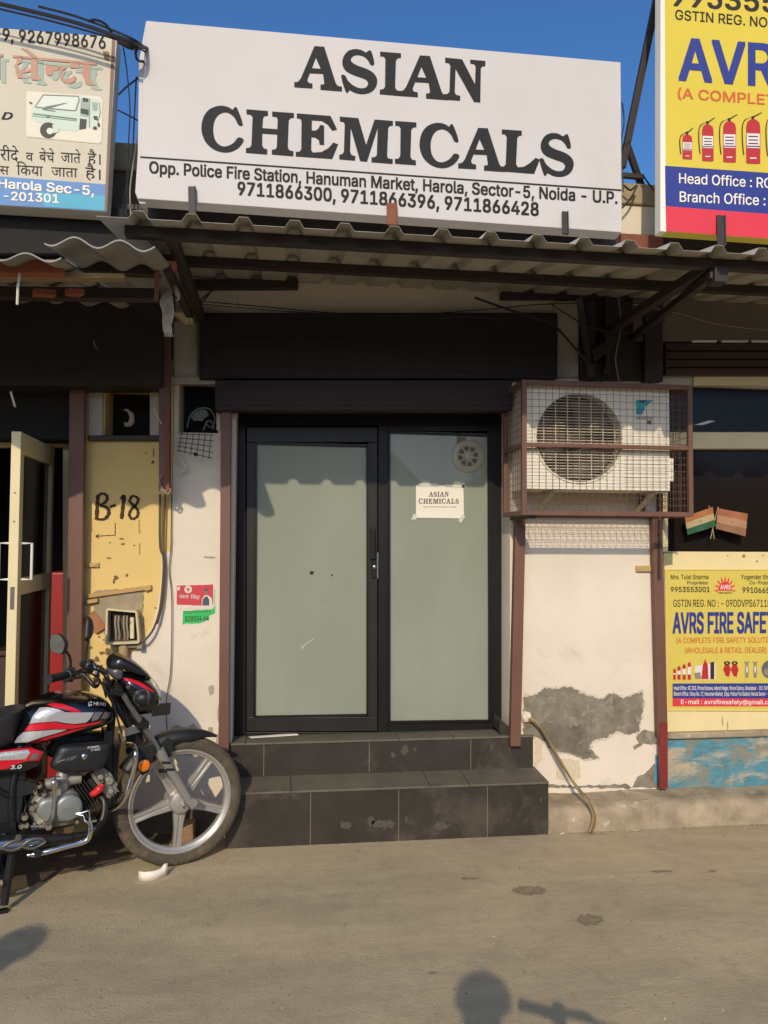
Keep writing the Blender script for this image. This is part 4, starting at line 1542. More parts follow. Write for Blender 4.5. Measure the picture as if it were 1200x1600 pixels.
# ---------------------------------------------------------------- paper notice on the glass
NP = YP(DY + .006)
notice = root('paper_notice', P(687, 810, DY + .006), 'white paper notice with ASIAN CHEMICALS taped on the right glass pane', 'notice')
mb = MB()
a = [P(x, y, DY + .0055) for x, y in ((650, 758), (724, 758), (725, 810), (650, 809))]
mb.prism(a, (0, .001, 0))
mb.build('paper', M_paper, notice)
mb = MB()
for word, x0_, x1_, yb_, h_ in ((('A', 37, 316), ('S', 330, 542), ('I', 570, 694), ('A', 710, 989), ('N', 1005, 1258)), 670, 701, 776, 7.6), ((('C', 55, 303), ('H', 330, 611), ('E', 635, 883), ('M', 905, 1219), ('I', 1245, 1371), ('C', 1400, 1648), ('A', 1665, 1941), ('L', 1960, 2190), ('S', 2215, 2416)), 654, 717, 787, 7.8):
    a_, b_ = word[0][1], word[-1][2]
    for ch, l, r in word:
        glyph(mb, ch, lerp(x0_, x1_, (l - a_) / (b_ - a_)), lerp(x0_, x1_, (r - a_) / (b_ - a_)), lambda q: yb_, lambda q: yb_ - h_, NP, .0015)
text(mb, 'Opp. Police Fire Station, Noida', (661, 792.6), (713, 793), 2, NP, bold=.0)
mb.build('lettering', mat('print_grey_ink', (92, 86, 78), 0.7), notice)
mb = MB()
for q in (((653, 755), (684, 755), (684, 760), (653, 760)), ((696, 757), (728, 758), (728, 762), (696, 761)), ((642, 812), (647, 802), (652, 806), (650, 812)), ((716, 813), (724, 803), (727, 807), (720, 818)), ((722, 754), (727, 754), (726, 764), (722, 764))):
    shape(mb, q, YP(DY + .0045), .001)
mb.build('tape', mat('clear_tape', (206, 202, 184), 0.3), notice)

# ---------------------------------------------------------------- red and green stickers
PS = YP(WY - .001)
st = root('campaign_poster', P(306, 948, WY), 'small red and white portrait poster pasted on the white wall by the brown post', 'poster')
mb = MB()
mb.plate(ragged([(275, 914), (334, 912), (334, 951), (276, 952)], .5, 6, 2), WY - .0022, .002)
mb.build('paper', mat('poster_white', (222, 208, 190), 0.7, var=0.1, scale=40), st)
mb = MB()
shape(mb, ragged([(276, 915), (318, 914), (317, 946), (276, 945)], .4, 5, 3), PS, .0022, 0)
shape(mb, [(318, 914), (333, 913), (333, 944), (317, 946)], PS, .0021, 0)
shape(mb, circ(294, 921, 6, 6, 16), PS, .003, 1)
for a in (-1.0, -.5, 0, .5, 1.0):
    shape(mb, [(294, 925), (294 + 4 * sin(a - .2), 922 - 3.2 * cos(a)), (294 + 4.6 * sin(a), 922 - 4.4 * cos(a)), (294 + 4 * sin(a + .2), 922 - 3.2 * cos(a))], PS, .0036, 0)
text(mb, 'पंकज', (280, 935), (295, 935), 5, PS, off=.0032, cap=.63, bold=.01, mi=1)
text(mb, 'िसंह', (298, 935.5), (312, 936), 5, PS, off=.0032, cap=.63, bold=.01, mi=1)
shape(mb, circ(322, 925, 3.6, 4.6, 14), PS, .0034, 3)
shape(mb, circ(322, 922.5, 3.9, 3.0, 14, pi, 2 * pi) + [(325.9, 923), (318.1, 923)], PS, .0038, 4)
shape(mb, [(315, 946), (316, 935), (320, 930), (325, 930), (331, 935), (332, 946)], PS, .003, 1)
shape(mb, [(316, 946), (317, 936), (321, 932), (324, 932), (327, 937), (327, 946)], PS, .0034, 4)
shape(mb, [(282, 917), (276.5, 917), (277, 922), (280, 923)], PS, .003, 1)
mb.build('print', [mat('poster_red', (200, 62, 70), 0.7, var=0.08, scale=30), MATS['poster_white'], MATS['poster_white'], mat('skin_print', (150, 102, 78), 0.7), mat('slate_print', (76, 82, 92), 0.7)], st)
st2 = root('phone_sticker', P(308, 976, WY), 'bright green torn sticker with a phone number under the red poster', 'sticker')
mb = MB()
mb.plate(ragged([(286, 955), (330, 952), (335, 948), (335, 920), (336, 920), (336, 958), (327, 962), (326, 968), (312, 974), (292, 974), (285, 976)], .5, 4, 4), WY - .0015, .0013)
mb.build('paper', mat('sticker_green', (52, 186, 92), 0.6, var=0.08, scale=30), st2)
mb = MB()
text(mb, '11/15 A9 8 DAYS', (288, 959), (329, 956.5), 4, PS, off=.002, bold=.0)
text(mb, '828504 64', (289, 971), (326, 970), 8, PS, off=.002, bold=.015)
mb.build('lettering', M_blackp, st2)
# ================================================================== AWNING OVER THE MIDDLE SHOP
AY0, AY1 = 3.0, 4.39


def zaw(y):
    return P(600, 364, AY0).z + (y - AY0) * 0.18


def corrugated(mb, x0, x1, pitch, hgt, y0, y1, th=.0012, prof='rib', z=zaw, wob=0.0):
    """Ribbed sheet running along Y (down the slope) with its real rib section."""
    prof_pts = []
    x = x0
    if prof == 'rib':
        while x < x1:
            w = pitch
            prof_pts += [(x, 0), (x + w * .60, 0), (x + w * .70, hgt), (x + w * .88, hgt), (x + w * .98, 0)]
            x += w
    else:
        n = int((x1 - x0) / (pitch / 12))
        for i in range(n + 1):
            xx = x0 + (x1 - x0) * i / n
            prof_pts.append((xx, hgt * .5 * (1 + sin(2 * pi * xx / pitch))))
    ny = 6
    vs = []
    for j in range(ny + 1):
        y = lerp(y0, y1, j / ny)
        for k, (px, pz) in enumerate(prof_pts):
            jt = wob * sin(px * 9 + y * 3)
            vs.append((px, y + (wob * 2 * sin(px * 5.3) if j == 0 else 0), z(y) + pz + jt))
    m = len(prof_pts)
    fs = [[j * m + i, j * m + i + 1, (j + 1) * m + i + 1, (j + 1) * m + i] for j in range(ny) for i in range(m - 1)]
    n0 = len(vs)
    up = [(a, b, c + th) for a, b, c in vs]
    fs += [[q + n0 for q in f][::-1] for f in fs]
    for i in range(m - 1):
        fs.append([i, i + 1, i + 1 + n0, i + n0])
    mb.add(vs + up, fs)


AX0 = P(150, 331, AY0).x
AXR = 5.6
awn = root('tin_awning', (P(600, 364, AY0).x, 3.7, zaw(3.7)), 'long grey ribbed tin awning on dark steel beams shading the glass door', 'awning')
mb = MB()
corrugated(mb, AX0, AXR, 0.1985, .030, AY0, AY1)
mb.build('roof_sheet', M_tin, awn, fix=False)
for y, nm in ((3.145, 0), (3.74, 1)):
    mb = MB()
    zz = zaw(y) - .002
    mb.box((AX0 + .08, y - .022, zz - .044), (AXR, y + .022, zz))
    mb.build('beam', M_darksteel, awn, bevel=0.003)


def arm(a, b, m=M_darksteel, w=.036):
    mb = MB()
    mb.bar(a, b, w, w)
    mb.build('bracket_arm', m, awn, bevel=0.003)


zb1 = zaw(3.12) - .05
xa = P(1116, 440, 3.12).x
arm((xa, 3.12, zb1 - .02), (P(985, 530, 4.36).x, 4.36, P(985, 530, 4.36).z))
mb = MB()
mb.box((P(1110, 440, 3.14).x, 3.10, zb1 - .06), (P(1130, 440, 3.14).x, 3.17, zb1 + .01))
mb.build('joint_block', M_darksteel, awn, bevel=0.003)
mb = MB()
mb.box((xa - .02, 3.14, zaw(3.2) - .055), (xa + .025, 4.36, zaw(3.2) - .010))
mb.build('side_rail', M_darksteel, awn, bevel=0.003)
xa2 = P(265, 400, 3.15).x
mb = MB()
mb.box((xa2 - .02, 3.14, zaw(3.2) - .055), (xa2 + .025, 4.36, zaw(3.2) - .010))
mb.build('side_rail', M_darksteel, awn, bevel=0.003)
arm((P(262, 420, 3.3).x, 3.3, P(262, 420, 3.3).z), (P(300, 500, 4.34).x, 4.34, P(300, 500, 4.34).z))
arm((P(905, 470, 4.1).x, 4.1, zaw(4.1) - .05), (P(925, 590, 4.34).x, 4.34, P(925, 590, 4.34).z), w=.034)

# ------------------------------------------------------------------ lower awning of the left shop
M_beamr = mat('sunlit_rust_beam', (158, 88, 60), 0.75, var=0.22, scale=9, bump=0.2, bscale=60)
la = root('cement_sheet_awning', P(60, 440, 3.4), 'low wavy grey cement sheet awning on rusty beams over the left shop', 'awning')
LY = 2.93


def zl1(y):
    return P(150, 389, LY).z + (y - LY) * .17


def zl2(y):
    return P(60, 408, LY - .02).z + (y - LY) * .17


xs0, xs1, xs2 = P(-900, 400, LY).x, P(90, 400, LY).x, P(242, 395, LY).x
mb = MB()
corrugated(mb, P(68, 380, LY).x, xs2, .165, .036, LY, 4.34, th=.006, prof='wave', z=zl1, wob=.004)
corrugated(mb, xs0, P(97, 405, LY).x, .165, .030, LY - .02, 4.34, th=.006, prof='wave', z=zl2, wob=.004)
mb.build('roof_sheet', M_asb, la, smooth=60)
mb = MB()
mb.bar(P(-800, 412, 3.06), P(100, 420, 3.06), .05, .055)
mb.build('beam', M_beamr, la, bevel=0.004)
mb = MB()
mb.bar(P(-800, 426, 3.12), P(196, 434, 3.12), .05, .02)
mb.build('beam', mat('weathered_batten', (150, 124, 86), 0.8, var=0.2, scale=12, stretch=(.3, 4, 4)), la, bevel=0.002)
mb = MB()
mb.bar(P(96, 416, 3.4), P(250, 424, 3.4), .05, .05)
mb.bar(P(-500, 452, 3.5), P(250, 462, 3.5), .06, .05)
mb.build('beam', M_darksteel, la, bevel=0.004)
for x0, y0, x1, y1 in ((52, 455, 86, 462), (105, 454, 128, 462)):
    mb = MB()
    mb.bar(P(x0, y0 + 2, 3.3), P(x1, y0 + 4, 3.34), .05, .025)
    mb.build('beam_stub', M_beamr, la, bevel=0.002)
mb = MB()
mb.plate([(245, 406), (275, 407), (275, 421), (247, 418)], 3.3, .05)
mb.build('joint_block', M_beamr, la, bevel=0.003)
mb = MB()
mb.bar(P(246, 420, 3.3), P(244, 470, 3.34), .018, .018)
mb.build('hanger', M_post, la)
mb = MB()
mb.tube([P(31, 426, 3.04), P(28, 450, 3.03), P(27, 476, 3.04)], .005, 6)
tag(mb.build('white_string', mat('white_cord', (216, 206, 190), 0.7)), 'short white cord hanging from the rusty beam at the left', 'cord')

# ------------------------------------------------------------------ posts
def post(label, px0, px1, y0, y1, Y, dep=.045, m=M_post, x2=None):
    """Square steel post seen between px0 and px1; bottom can be offset (x2 = pixel shift at the foot)."""
    a, b = P((px0 + px1) / 2, y0, Y + dep / 2), P((px0 + px1) / 2 + (x2 or 0), y1, Y + dep / 2)
    w = (P(px1, 846, Y) - P(px0, 846, Y)).length
    r = root('steel_post', b, label, 'post', 'brown steel posts along the shop fronts')
    mb = MB()
    mb.bar(a, b, w, dep, up=(0, -1, 0))
    mb.build('shaft', m, r, bevel=0.004)
    return r


p1 = post('brown post at the left edge of the black door above the motorcycle wheel', 346, 362, 600, 1173, 4.31, x2=-4)
p2 = post('brown post below the caged air conditioner at the right end of the steps', 804, 820, 806, 1165, 4.30, x2=-8)
p3 = post('brown post between the peeling wall and the yellow poster', 1017, 1032, 806, 1150, 4.32, x2=9)
mb = MB()
mb.bar(P(1035.5, 1128, 4.325), P(1036, 1231, 4.325), .048, .03, up=(0, -1, 0))
mb.build('red_sleeve', M_redpost, p3, bevel=0.003)
mb = MB()
mb.bar(P(1030, 812, 4.312), P(1030, 905, 4.312), .014, .012, up=(0, -1, 0))
mb.build('side_strip', M_darksteel, p3, bevel=0.002)
p4 = post('dark brown post between the cream doorway and the yellow wall', 110, 134, 606, 1128, 4.29, x2=-6)
p5 = post('brown post hanging from the awning and ending in mid-air over the yellow wall', 249, 267, 430, 768, 4.24, x2=0)
mb = MB()
mb.bar(P(262, 640, 4.22), P(262, 766, 4.22), .018, .02, up=(0, -1, 0))
mb.build('side_strip', M_rust, p5)
mb = MB()
mb.tube([P(x, y, 4.215) for x, y in ((252, 742), (249, 752), (253, 762), (262, 772), (266, 764), (256, 768), (250, 764))], .005, 6, smooth=5)
mb.build('cloth_tie', mat('grey_rag', (150, 130, 106), 0.9), p5)
mb = MB()
mb.rect(995, 884, 1018, 893, WY - .02, .02)
mb.lathe(P(999, 888, WY - .02), (0, -1, 0), [(0, .010), (.004, .010), (.005, 0)], 10)
tag(mb.build('wall_clip', MATS['clip_tan'], bevel=0.001), 'small metal strap clip on the peeling wall beside the right brown post', 'clip')

# small sticker-like ghost on the left of the right wall
# ------------------------------------------------------------------ rag, string and wires on the left
mb = MB()
rnd = random.Random(4)
for k in range(5):
    dx = (k - 2) * 2.0
    mb.tube([P(264 + dx * .6, 455, 3.5), P(260 + dx * 1.6, 470, 3.48), P(263 + dx * 1.9, 490, 3.47), P(261 + dx, 508, 3.48), P(264 + dx * 1.5, 526, 3.48)],
            [.006, .010, .006, .009, .003], 8, smooth=5)
mb.tube([P(274, 448, 3.5), P(277, 458, 3.48), P(279, 466, 3.49), P(275, 470, 3.5)], [.008, .011, .006, .002], 8, smooth=5)
tag(mb.build('rag', mat('dirty_white_rag', (196, 184, 164), 0.9, var=0.3, scale=30, bump=0.5, bscale=60), smooth=60), 'dirty white rag tied under the awning joint at the left', 'rag')
mb = MB()
mb.plate([(270, 489), (302, 486), (300, 500), (286, 501)], 4.2, .08)
tag(mb.build('paper_bundle', M_cream), 'pale folded paper tucked above the brown post and the small vent', 'paper')

# wire netting scrap below the vent
net = root('wire_netting', P(312, 700, 4.30), 'bent scrap of rusty square wire netting under the small vent', 'netting')
mb = MB()
for i in range(6):
    t = i / 5
    mb.tube([P(284 + 46 * t, 676 + 2 * t, 4.33), P(277 + 47 * t + 2, 706 + 11 * t, 4.28)], .0022, 5)
for j in range(5):
    t = j / 4
    mb.tube([P(279 - 3 * t, 678 + 25 * t, 4.33 - .05 * t), P(334 - 2 * t, 680 + 36 * t, 4.33 - .05 * t)], .0022, 5)
mb.build('grid', mat('rusty_wire', (70, 56, 46), 0.7), net)
mb = MB()
mb.plate([(302, 707), (309, 708), (309, 713), (303, 712)], 4.275, .01)
mb.build('wire_knot', M_ink, net)
mb = MB()
mb.tube([P(x, y, 4.33) for x, y in ((271, 688), (278, 702), (283, 718), (290, 731), (280, 737))], .006, 6, smooth=4)
tag(mb.build('torn_tape', mat('white_tape', (214, 206, 188), 0.6), smooth=True), 'torn strip of white tape dangling beside the wire netting', 'tape')

# ------------------------------------------------------------------ caged air conditioner
CF, CB = 4.0, 4.375


def cx(px):
    return P(px, 700, CF).x


def cz(py, px=940):
    return P(px, py, CF).z


x0, x1 = cx(816), cx(1083)
zt_, zb_ = cz(597), cz(806)
zm_ = cz(697)
cage = root('air_conditioner_cage', (lerp(x0, x1, .5), CB, zb_), 'rusty brown wire mesh cage on the wall around the air conditioner', 'cage')
fr = MB()
t = .026


def fbar(a, b, w=t):
    fr.bar(a, b, w, w, up=(0, 1, 0) if abs(b[2] - a[2]) > .1 else (0, 0, 1))


h = t / 2
for x in (x0 + h, x1 - h):
    fbar((x, CF + h, zb_), (x, CF + h, zt_))
    fbar((x, CB - h, zb_), (x, CB - h, zt_))
for z in (zb_ + h, zt_ - h):
    fbar((x0 + t, CF + h, z), (x1 - t, CF + h, z))
    fbar((x0 + t, CB - h, z), (x1 - t, CB - h, z))
    for x in (x0 + h, x1 - h):
        fbar((x, CF + t, z), (x, CB - t, z))
fbar((x0 + t, CF + h, zm_), (x1 - t, CF + h, zm_), .022)
for x in (x0 + h, x1 - h):
    fbar((x, CF + t, zm_), (x, CB - t, zm_), .022)
fr.build('frame', M_post, cage, bevel=0.002)
mw = MB()
rw = .0014
nx, nz = 24, 18
rnd = random.Random(9)


def wire(a, b):
    a, b = Vector(a), Vector(b)
    m_ = (a + b) / 2 + Vector((rnd.uniform(-.002, .002), rnd.uniform(-.002, .002), rnd.uniform(-.002, .002)))
    mw.tube([a, m_, b], rw, 4)


yw = CF + t + .001
for i in range(1, nx):
    x = lerp(x0 + t, x1 - t, i / nx)
    wire((x, yw, zb_ + t), (x, yw, zt_ - t))
for j in range(1, nz):
    z = lerp(zb_ + t, zt_ - t, j / nz)
    wire((x0 + t, yw + rw * 2, z), (x1 - t, yw + rw * 2, z))
for x in (x0 + t * .8, x1 - t * .8):
    for i in range(1, 10):
        y = lerp(CF + t, CB - t, i / 10)
        wire((x, y, zb_ + t), (x, y, zt_ - t))
    for j in range(1, nz):
        z = lerp(zb_ + t, zt_ - t, j / nz)
        wire((x + rw * 2, CF + t, z), (x + rw * 2, CB - t, z))
for i in range(1, nx):
    x = lerp(x0 + t, x1 - t, i / nx)
    wire((x, CF + t, zb_ + t * .6), (x, CB - t, zb_ + t * .6))
for i in range(1, 10):
    y = lerp(CF + t, CB - t, i / 10)
    wire((x0 + t, y, zb_ + t * .6 + rw * 2), (x1 - t, y, zb_ + t * .6 + rw * 2))
mw.build('wire_mesh', mat('mesh_wire', (104, 80, 66), 0.6), cage)
mb = MB()
mb.bar((cx(1046), CB - .04, zb_ + t), (cx(1046), CB - .04, zt_ - t), .03, .03, up=(0, 1, 0))
mb.build('rear_upright', M_post, cage, bevel=0.002)
for a, b in ((cx(822), cx(838)),):
    mb = MB()
    mb.box((P(806, 810, 4.3).x - .01, CF + .03, zb_ - .018), (P(806, 810, 4.3).x + .03, CB, zb_ - .002))
    mb.build('support_lug', M_darksteel, cage)

AF = CF + .058
M_acw = mat('air_conditioner_white', (232, 222, 200), 0.45, var=0.05, scale=6, dirt=(196, 180, 150), dirt_amt=0.3, dirt_scale=4, dirt_cut=0.6)
ax0, ax1 = P(823, 690, AF).x, P(1046, 690, AF).x
az0, az1 = P(930, 765, AF).z, P(930, 604, AF).z
ac = root('air_conditioner', (lerp(ax0, ax1, .5), lerp(AF, CB, .5), az0), 'white outdoor air conditioner unit with a round fan grille inside the wire cage', 'air conditioner')
mb = MB()
AB = AF + .27
# front with a round opening
fc = P(905, 684, AF)
fr_ = (P(905 + 66, 684, AF) - fc).length
N = 48
ring = [(fc.x + fr_ * cos(2 * pi * i / N), fc.z + fr_ * sin(2 * pi * i / N)) for i in range(N)]
outer = [(ax0, az0), (ax1, az0), (ax1, az1), (ax0, az1)]
mb.flat([[Vector((x, AF, z)) for x, z in outer], [Vector((x, AF, z)) for x, z in ring]])
for i in range(N):
    a, b = ring[i], ring[(i + 1) % N]
    mb.add([(a[0], AF, a[1]), (b[0], AF, b[1]), (b[0], AF + .09, b[1]), (a[0], AF + .09, a[1])], [[0, 1, 2, 3]])
for a, b in zip(outer, outer[1:] + outer[:1]):
    mb.add([(a[0], AF, a[1]), (b[0], AF, b[1]), (b[0], AB, b[1]), (a[0], AB, a[1])], [[0, 1, 2, 3]])
mb.add([(x, AB, z) for x, z in outer], [[0, 1, 2, 3]])
mb.build('body', M_acw, ac)
mb = MB()
mb.lathe((fc.x, AF, fc.z), (0, -1, 0), [(0, fr_ - .002), (.009, fr_ + .002), (.009, fr_ + .009), (0, fr_ + .014)], 48)
mb.build('fan_rim', M_acw, ac, smooth=True)
mb = MB()
for i in range(-15, 16):
    z = i * fr_ / 15.5
    w = math.sqrt(max(0, fr_ ** 2 - z ** 2)) + .004
    mb.bar((fc.x - w, AF - .008, fc.z + z), (fc.x + w, AF - .008, fc.z + z), .004, .0042)
for i in range(-3, 4):
    xx = i * fr_ / 3.6
    w = math.sqrt(max(0, fr_ ** 2 - xx ** 2)) + .004
    mb.bar((fc.x + xx, AF - .003, fc.z - w), (fc.x + xx, AF - .003, fc.z + w), .005, .004, up=(0, 1, 0))
mb.build('fan_grille', mat('grille_cream', (196, 180, 152), 0.5), ac)
mb = MB()
mb.lathe((fc.x, AF + .085, fc.z), (0, -1, 0), [(0, fr_), (.001, fr_), (.001, 0)], 40)
mb.build('fan_well', mat('fan_dark', (52, 46, 42), 0.8), ac)
mb = MB()
mb.lathe((fc.x, AF + .075, fc.z), (0, -1, 0), [(0, .05), (.035, .05), (.045, .03), (.047, 0)], 24)
for k in range(3):
    a0 = k * 2 * pi / 3 + .4
    pts = []
    for q in range(9):
        a = a0 + q / 8 * 1.35
        pts.append((a, .05, fr_ * (.93 - .1 * abs(q / 8 - .4)), .055 - .045 * q / 8))
    vs, fs = [], []
    for a, r0, r1, d in pts:
        vs += [(fc.x + r0 * cos(a), AF + .02 + d, fc.z + r0 * sin(a)), (fc.x + r1 * cos(a), AF + .015 + d, fc.z + r1 * sin(a))]
    for q in range(8):
        fs.append([2 * q, 2 * q + 1, 2 * q + 3, 2 * q + 2])
    mb.add(vs, fs)
mb.build('fan', mat('fan_grey', (88, 78, 70), 0.6), ac, smooth=True)
mb = MB()
mb.box((ax1 + .001, AF + .015, P(1050, 752, AF).z), (P(1056, 730, AF).x, AF + .2, P(1050, 715, AF).z))
mb.build('valve_cover', M_acw, ac, bevel=0.008)
PA = YP(AF)
mb = MB()
shape(mb, [(993, 625), (1021, 625), (1007, 637), (1001, 637), (994, 636)], PA, .0015, 0)
shape(mb, [(994, 636), (1008, 637), (1003, 648), (994, 648)], PA, .0018, 1)
shape(mb, [(996, 625), (1012, 626), (1003, 630)], PA, .002, 2)
mb.build('maker_mark', [mat('mark_cyan', (64, 170, 178), 0.5), mat('mark_teal', (60, 150, 160), 0.5), mat('mark_navy', (40, 60, 84), 0.5)], ac)
mb = MB()
text(mb, 'INVERTER', (994, 655), (1020, 655.5), 3.4, PA, bold=.01)
shape(mb, [(1011, 657), (1018, 657), (1018, 663), (1011, 663)], PA, .0016)
mb.build('badge', mat('badge_grey', (108, 98, 84), 0.6), ac)
mb = MB()
for y in range(718, 764, 7):
    shape(mb, [(975, y), (1043, y), (1043, y + 1), (975, y + 1)], PA, .0012)
mb.build('panel_groove', mat('groove_tan', (188, 172, 146), 0.7), ac)
M_foot = mat('galvanised_foot', (190, 182, 160), 0.35, metal=0.6, var=0.1, scale=20)
for pa, pb in (((866, 768), (838, 806)), ((1022, 768), (992, 800))):
    mb = MB()
    a, b = P(*pa, AF + .10), P(*pb, AF + .22)
    a.z = az0 - .004
    mb.bar(a, Vector((b.x, b.y, zb_ + .03)), .03, .006, up=(0, -1, 0))
    mb.box((a.x - .03, AF + .02, az0 - .012), (a.x + .035, AF + .25, az0 - .001))
    mb.build('foot', M_foot, ac, bevel=0.002)

# small round exhaust fan fitted in the right pane
fan = root('exhaust_fan', P(731, 735, DY), 'round white plastic exhaust fan set in the top corner of the right pane', 'fan')
c = P(731, 713, DY + .009)
R = .098
mb = MB()
mb.lathe(c, (0, -1, 0), [(0, R), (.008, R), (.012, R * .93), (.012, R * .72), (.006, R * .70), (.006, 0)], 40)
mb.build('rim', mat('fan_cream', (168, 160, 134), 0.5), fan, smooth=True)
mb = MB()
c2 = c + Vector((0, -.007, 0))
for k in range(8):
    a = k * 2 * pi / 8 + .2
    q = [c2 + Vector((cos(a + s) * R * r_, 0, sin(a + s) * R * r_)) for s, r_ in ((-.26, .36), (-.30, .62), (0, .64), (.30, .62), (.26, .36))]
    mb.prism(q, (0, -.002, 0))
mb.build('vent_slot', mat('slot_dark', (92, 90, 78), 0.7), fan)
mb = MB()
mb.lathe(c2, (0, -1, 0), [(0, R * .28), (.010, R * .26), (.013, R * .16), (.013, 0)], 24)
mb.build('hub', MATS['fan_cream'], fan, smooth=True)
mb = MB()
mb.rect(714, 679, 728, 692, DY + .004, .006)
mb.build('duct_tab', mat('tab_grey', (112, 112, 98), 0.6), fan, bevel=0.001)

# little crossed flags in the right window
for lab, pole, cloth, cols in (
        ('small saffron white and green striped flag on the right window', ((1116, 842), (1108, 790)), [(1069, 808), (1112, 792), (1117, 822), (1074, 836)], ((168, 104, 58), (178, 156, 112), (38, 88, 52))),
        ('small faded orange flag crossed with the striped flag on the right window', ((1110, 842), (1122, 792)), [(1121, 794), (1167, 803), (1163, 838), (1118, 826)], ((160, 98, 62), (172, 132, 94), (142, 100, 68)))):
    YF = WY - .035
    r = root('paper_flag', P(*pole[0], YF), lab, 'flag')
    mb = MB()
    mb.tube([P(*pole[0], YF), P(*pole[1], YF)], .003, 6)
    mb.build('pole', mat('flag_pole', (150, 136, 96), 0.6), r)
    mb = MB()
    tl, tr, br, bl = [P(*q, YF) for q in cloth]
    n = 10
    for s in range(3):
        vs, fs = [], []
        for i in range(n + 1):
            u = i / n
            for v in (s / 3, (s + 1) / 3):
                p = tl.lerp(tr, u).lerp(bl.lerp(br, u), v)
                vs.append(p + Vector((0, -.008 + .005 * sin(u * 5 + v) + .003 * sin(u * 13 + v * 4) * u, 0)))
        for i in range(n):
            fs.append([2 * i, 2 * i + 1, 2 * i + 3, 2 * i + 2])
        mb.add(vs, fs, s)
    mb.build('cloth', [mat('flag_%d_%d_%d' % c_, c_, 0.7, var=0.12, scale=30) for c_ in cols], r, smooth=60)
    mb = MB()
    cc = (tl + br + tr + bl) / 4 + Vector((0, -.012, 0))
    mb.lathe(cc, (0, -1, 0), [(0, .006), (.001, .006)], 14)
    mb.lathe(cc, (0, -1, 0), [(0, .0025), (.0015, .0025), (.0015, 0)], 10)
    mb.build('wheel_emblem', mat('flag_mark', (76, 62, 84), 0.7), r)

# ------------------------------------------------------------------ hoses and plaster blob at the right wall
mb = MB()
mb.tube([P(824, 1121, WY - .02), P(840, 1130, WY - .05), P(862, 1165, WY - .06), P(885, 1205, WY - .09), P(903, 1233, 4.22), P(916, 1249, 4.125), P(927, 1275, 4.108), G(921, 1300, .012)], .0075, 8, smooth=6)
tag(mb.build('drain_hose', mat('tan_hose', (150, 124, 82), 0.6, var=0.2, scale=20), smooth=True), 'thin tan drain hose hanging from the white lump on the peeling wall to the road', 'hose')
mb = MB()
mb.tube([P(826, 1123, WY - .03), P(846, 1140, WY - .07), P(868, 1180, WY - .08), P(891, 1215, WY - .11), P(908, 1236, 4.21), P(920, 1252, 4.12), P(930, 1278, 4.105), G(925, 1302, .010)], .0055, 8, smooth=6)
tag(mb.build('drain_hose', mat('brown_hose', (120, 92, 56), 0.6, var=0.2, scale=20), smooth=True), 'thinner dark brown hose running down beside the tan drain hose', 'hose')
mb = MB()
mb.lathe(P(822, 1120, WY), (0, -1, 0), [(0, .034), (.018, .032), (.03, .02), (.034, 0)], 12)
for v in mb.v:
    v.x += random.uniform(-.006, .006)
    v.z += random.uniform(-.006, .006)
tag(mb.build('plaster_lump', M_white, smooth=70), 'rough white plaster lump on the wall where the hoses leave it', 'plaster lump')

c_ = G(287, 1317)
c_.y = min(c_.y, 4.22)
mb = MB()
mb.box((c_.x - .05, c_.y, 0), (c_.x + .055, c_.y + .08, .10))
tag(mb.build('brick', mat('dusty_brick', (150, 118, 88), 0.9, var=.25, scale=30, bump=.4, bscale=60), bevel=0.006), 'loose dusty brick lying behind the front wheel of the motorcycle', 'brick')
# ------------------------------------------------------------------ litter
mb = MB()
pts = [(218, 1368), (226, 1368), (240, 1366), (252, 1362), (256, 1356), (262, 1358), (262, 1366)]
base = [G(x, y + 9) for x, y in ((217, 1366), (226, 1367.5), (240, 1366), (250, 1362.5), (256, 1360), (261, 1359))]
vs, fs = [], []
for i, b in enumerate(base):
    vs += [b, b + Vector((0, 0, .042 + (.016 if i >= 4 else 0)))]
for i in range(len(base) - 1):
    fs.append([2 * i, 2 * i + 1, 2 * i + 3, 2 * i + 2])
mb.add(vs, fs)
o = mb.build('paper_curl', M_paper, smooth=60, fix=False)
md = o.modifiers.new('thickness', 'SOLIDIFY')
md.thickness = .004
tag(o, 'curled strip of stiff white card standing on the road below the front wheel', 'litter')
mb = MB()
for x, y, r in ((529, 1308, .010), (536, 1307, .012), (541, 1308, .008)):
    pebble(mb, (G(x, y).x, G(x, y).y, .002), r * 1.3, random.Random(x))
tag(mb.build('crumpled_paper', M_paper), 'crumpled white scrap of paper at the foot of the lower step', 'litter')

# ------------------------------------------------------------------ cables
def cable(label, pts, r=.006, m=M_cable, name='cable', cat='cable', group=None, k=8):
    mb = MB()
    mb.tube([P(*q) for q in pts], r, 7, smooth=k)
    return tag(mb.build(name, m, smooth=True), label, cat, group)


cable('thick black cable crossing the sky above the faded cream sign', [(-60, -8, 3.9), (0, 6, 3.9), (110, 33, 3.9), (185, 58, 3.9), (215, 70, 3.95), (240, 80, 4.2)], .010)
cable('thin black cable running just below the thick one above the cream sign', [(-60, -2, 3.95), (0, 14, 3.95), (80, 33, 3.95), (170, 58, 3.95), (214, 74, 4.0), (240, 90, 4.2)], .005)
cable('second black cable strung across the sky towards the big white sign', [(60, 10, 3.92), (120, 26, 3.92), (178, 48, 3.92), (216, 66, 3.95), (236, 84, 4.2)], .006)
cable('short black cable loop curling above the cream sign', [(138, 33, 3.88), (150, 31, 3.86), (165, 38, 3.88), (174, 50, 3.9), (168, 44, 3.92), (150, 36, 3.92), (138, 32, 3.9)], .006)
cable('looped black cable bunched between the two left signs', [(184, 62, 3.95), (200, 68, 3.95), (214, 72, 3.95), (212, 84, 3.97), (217, 95, 4.0), (236, 96, 4.2)], .007)
mb = MB()
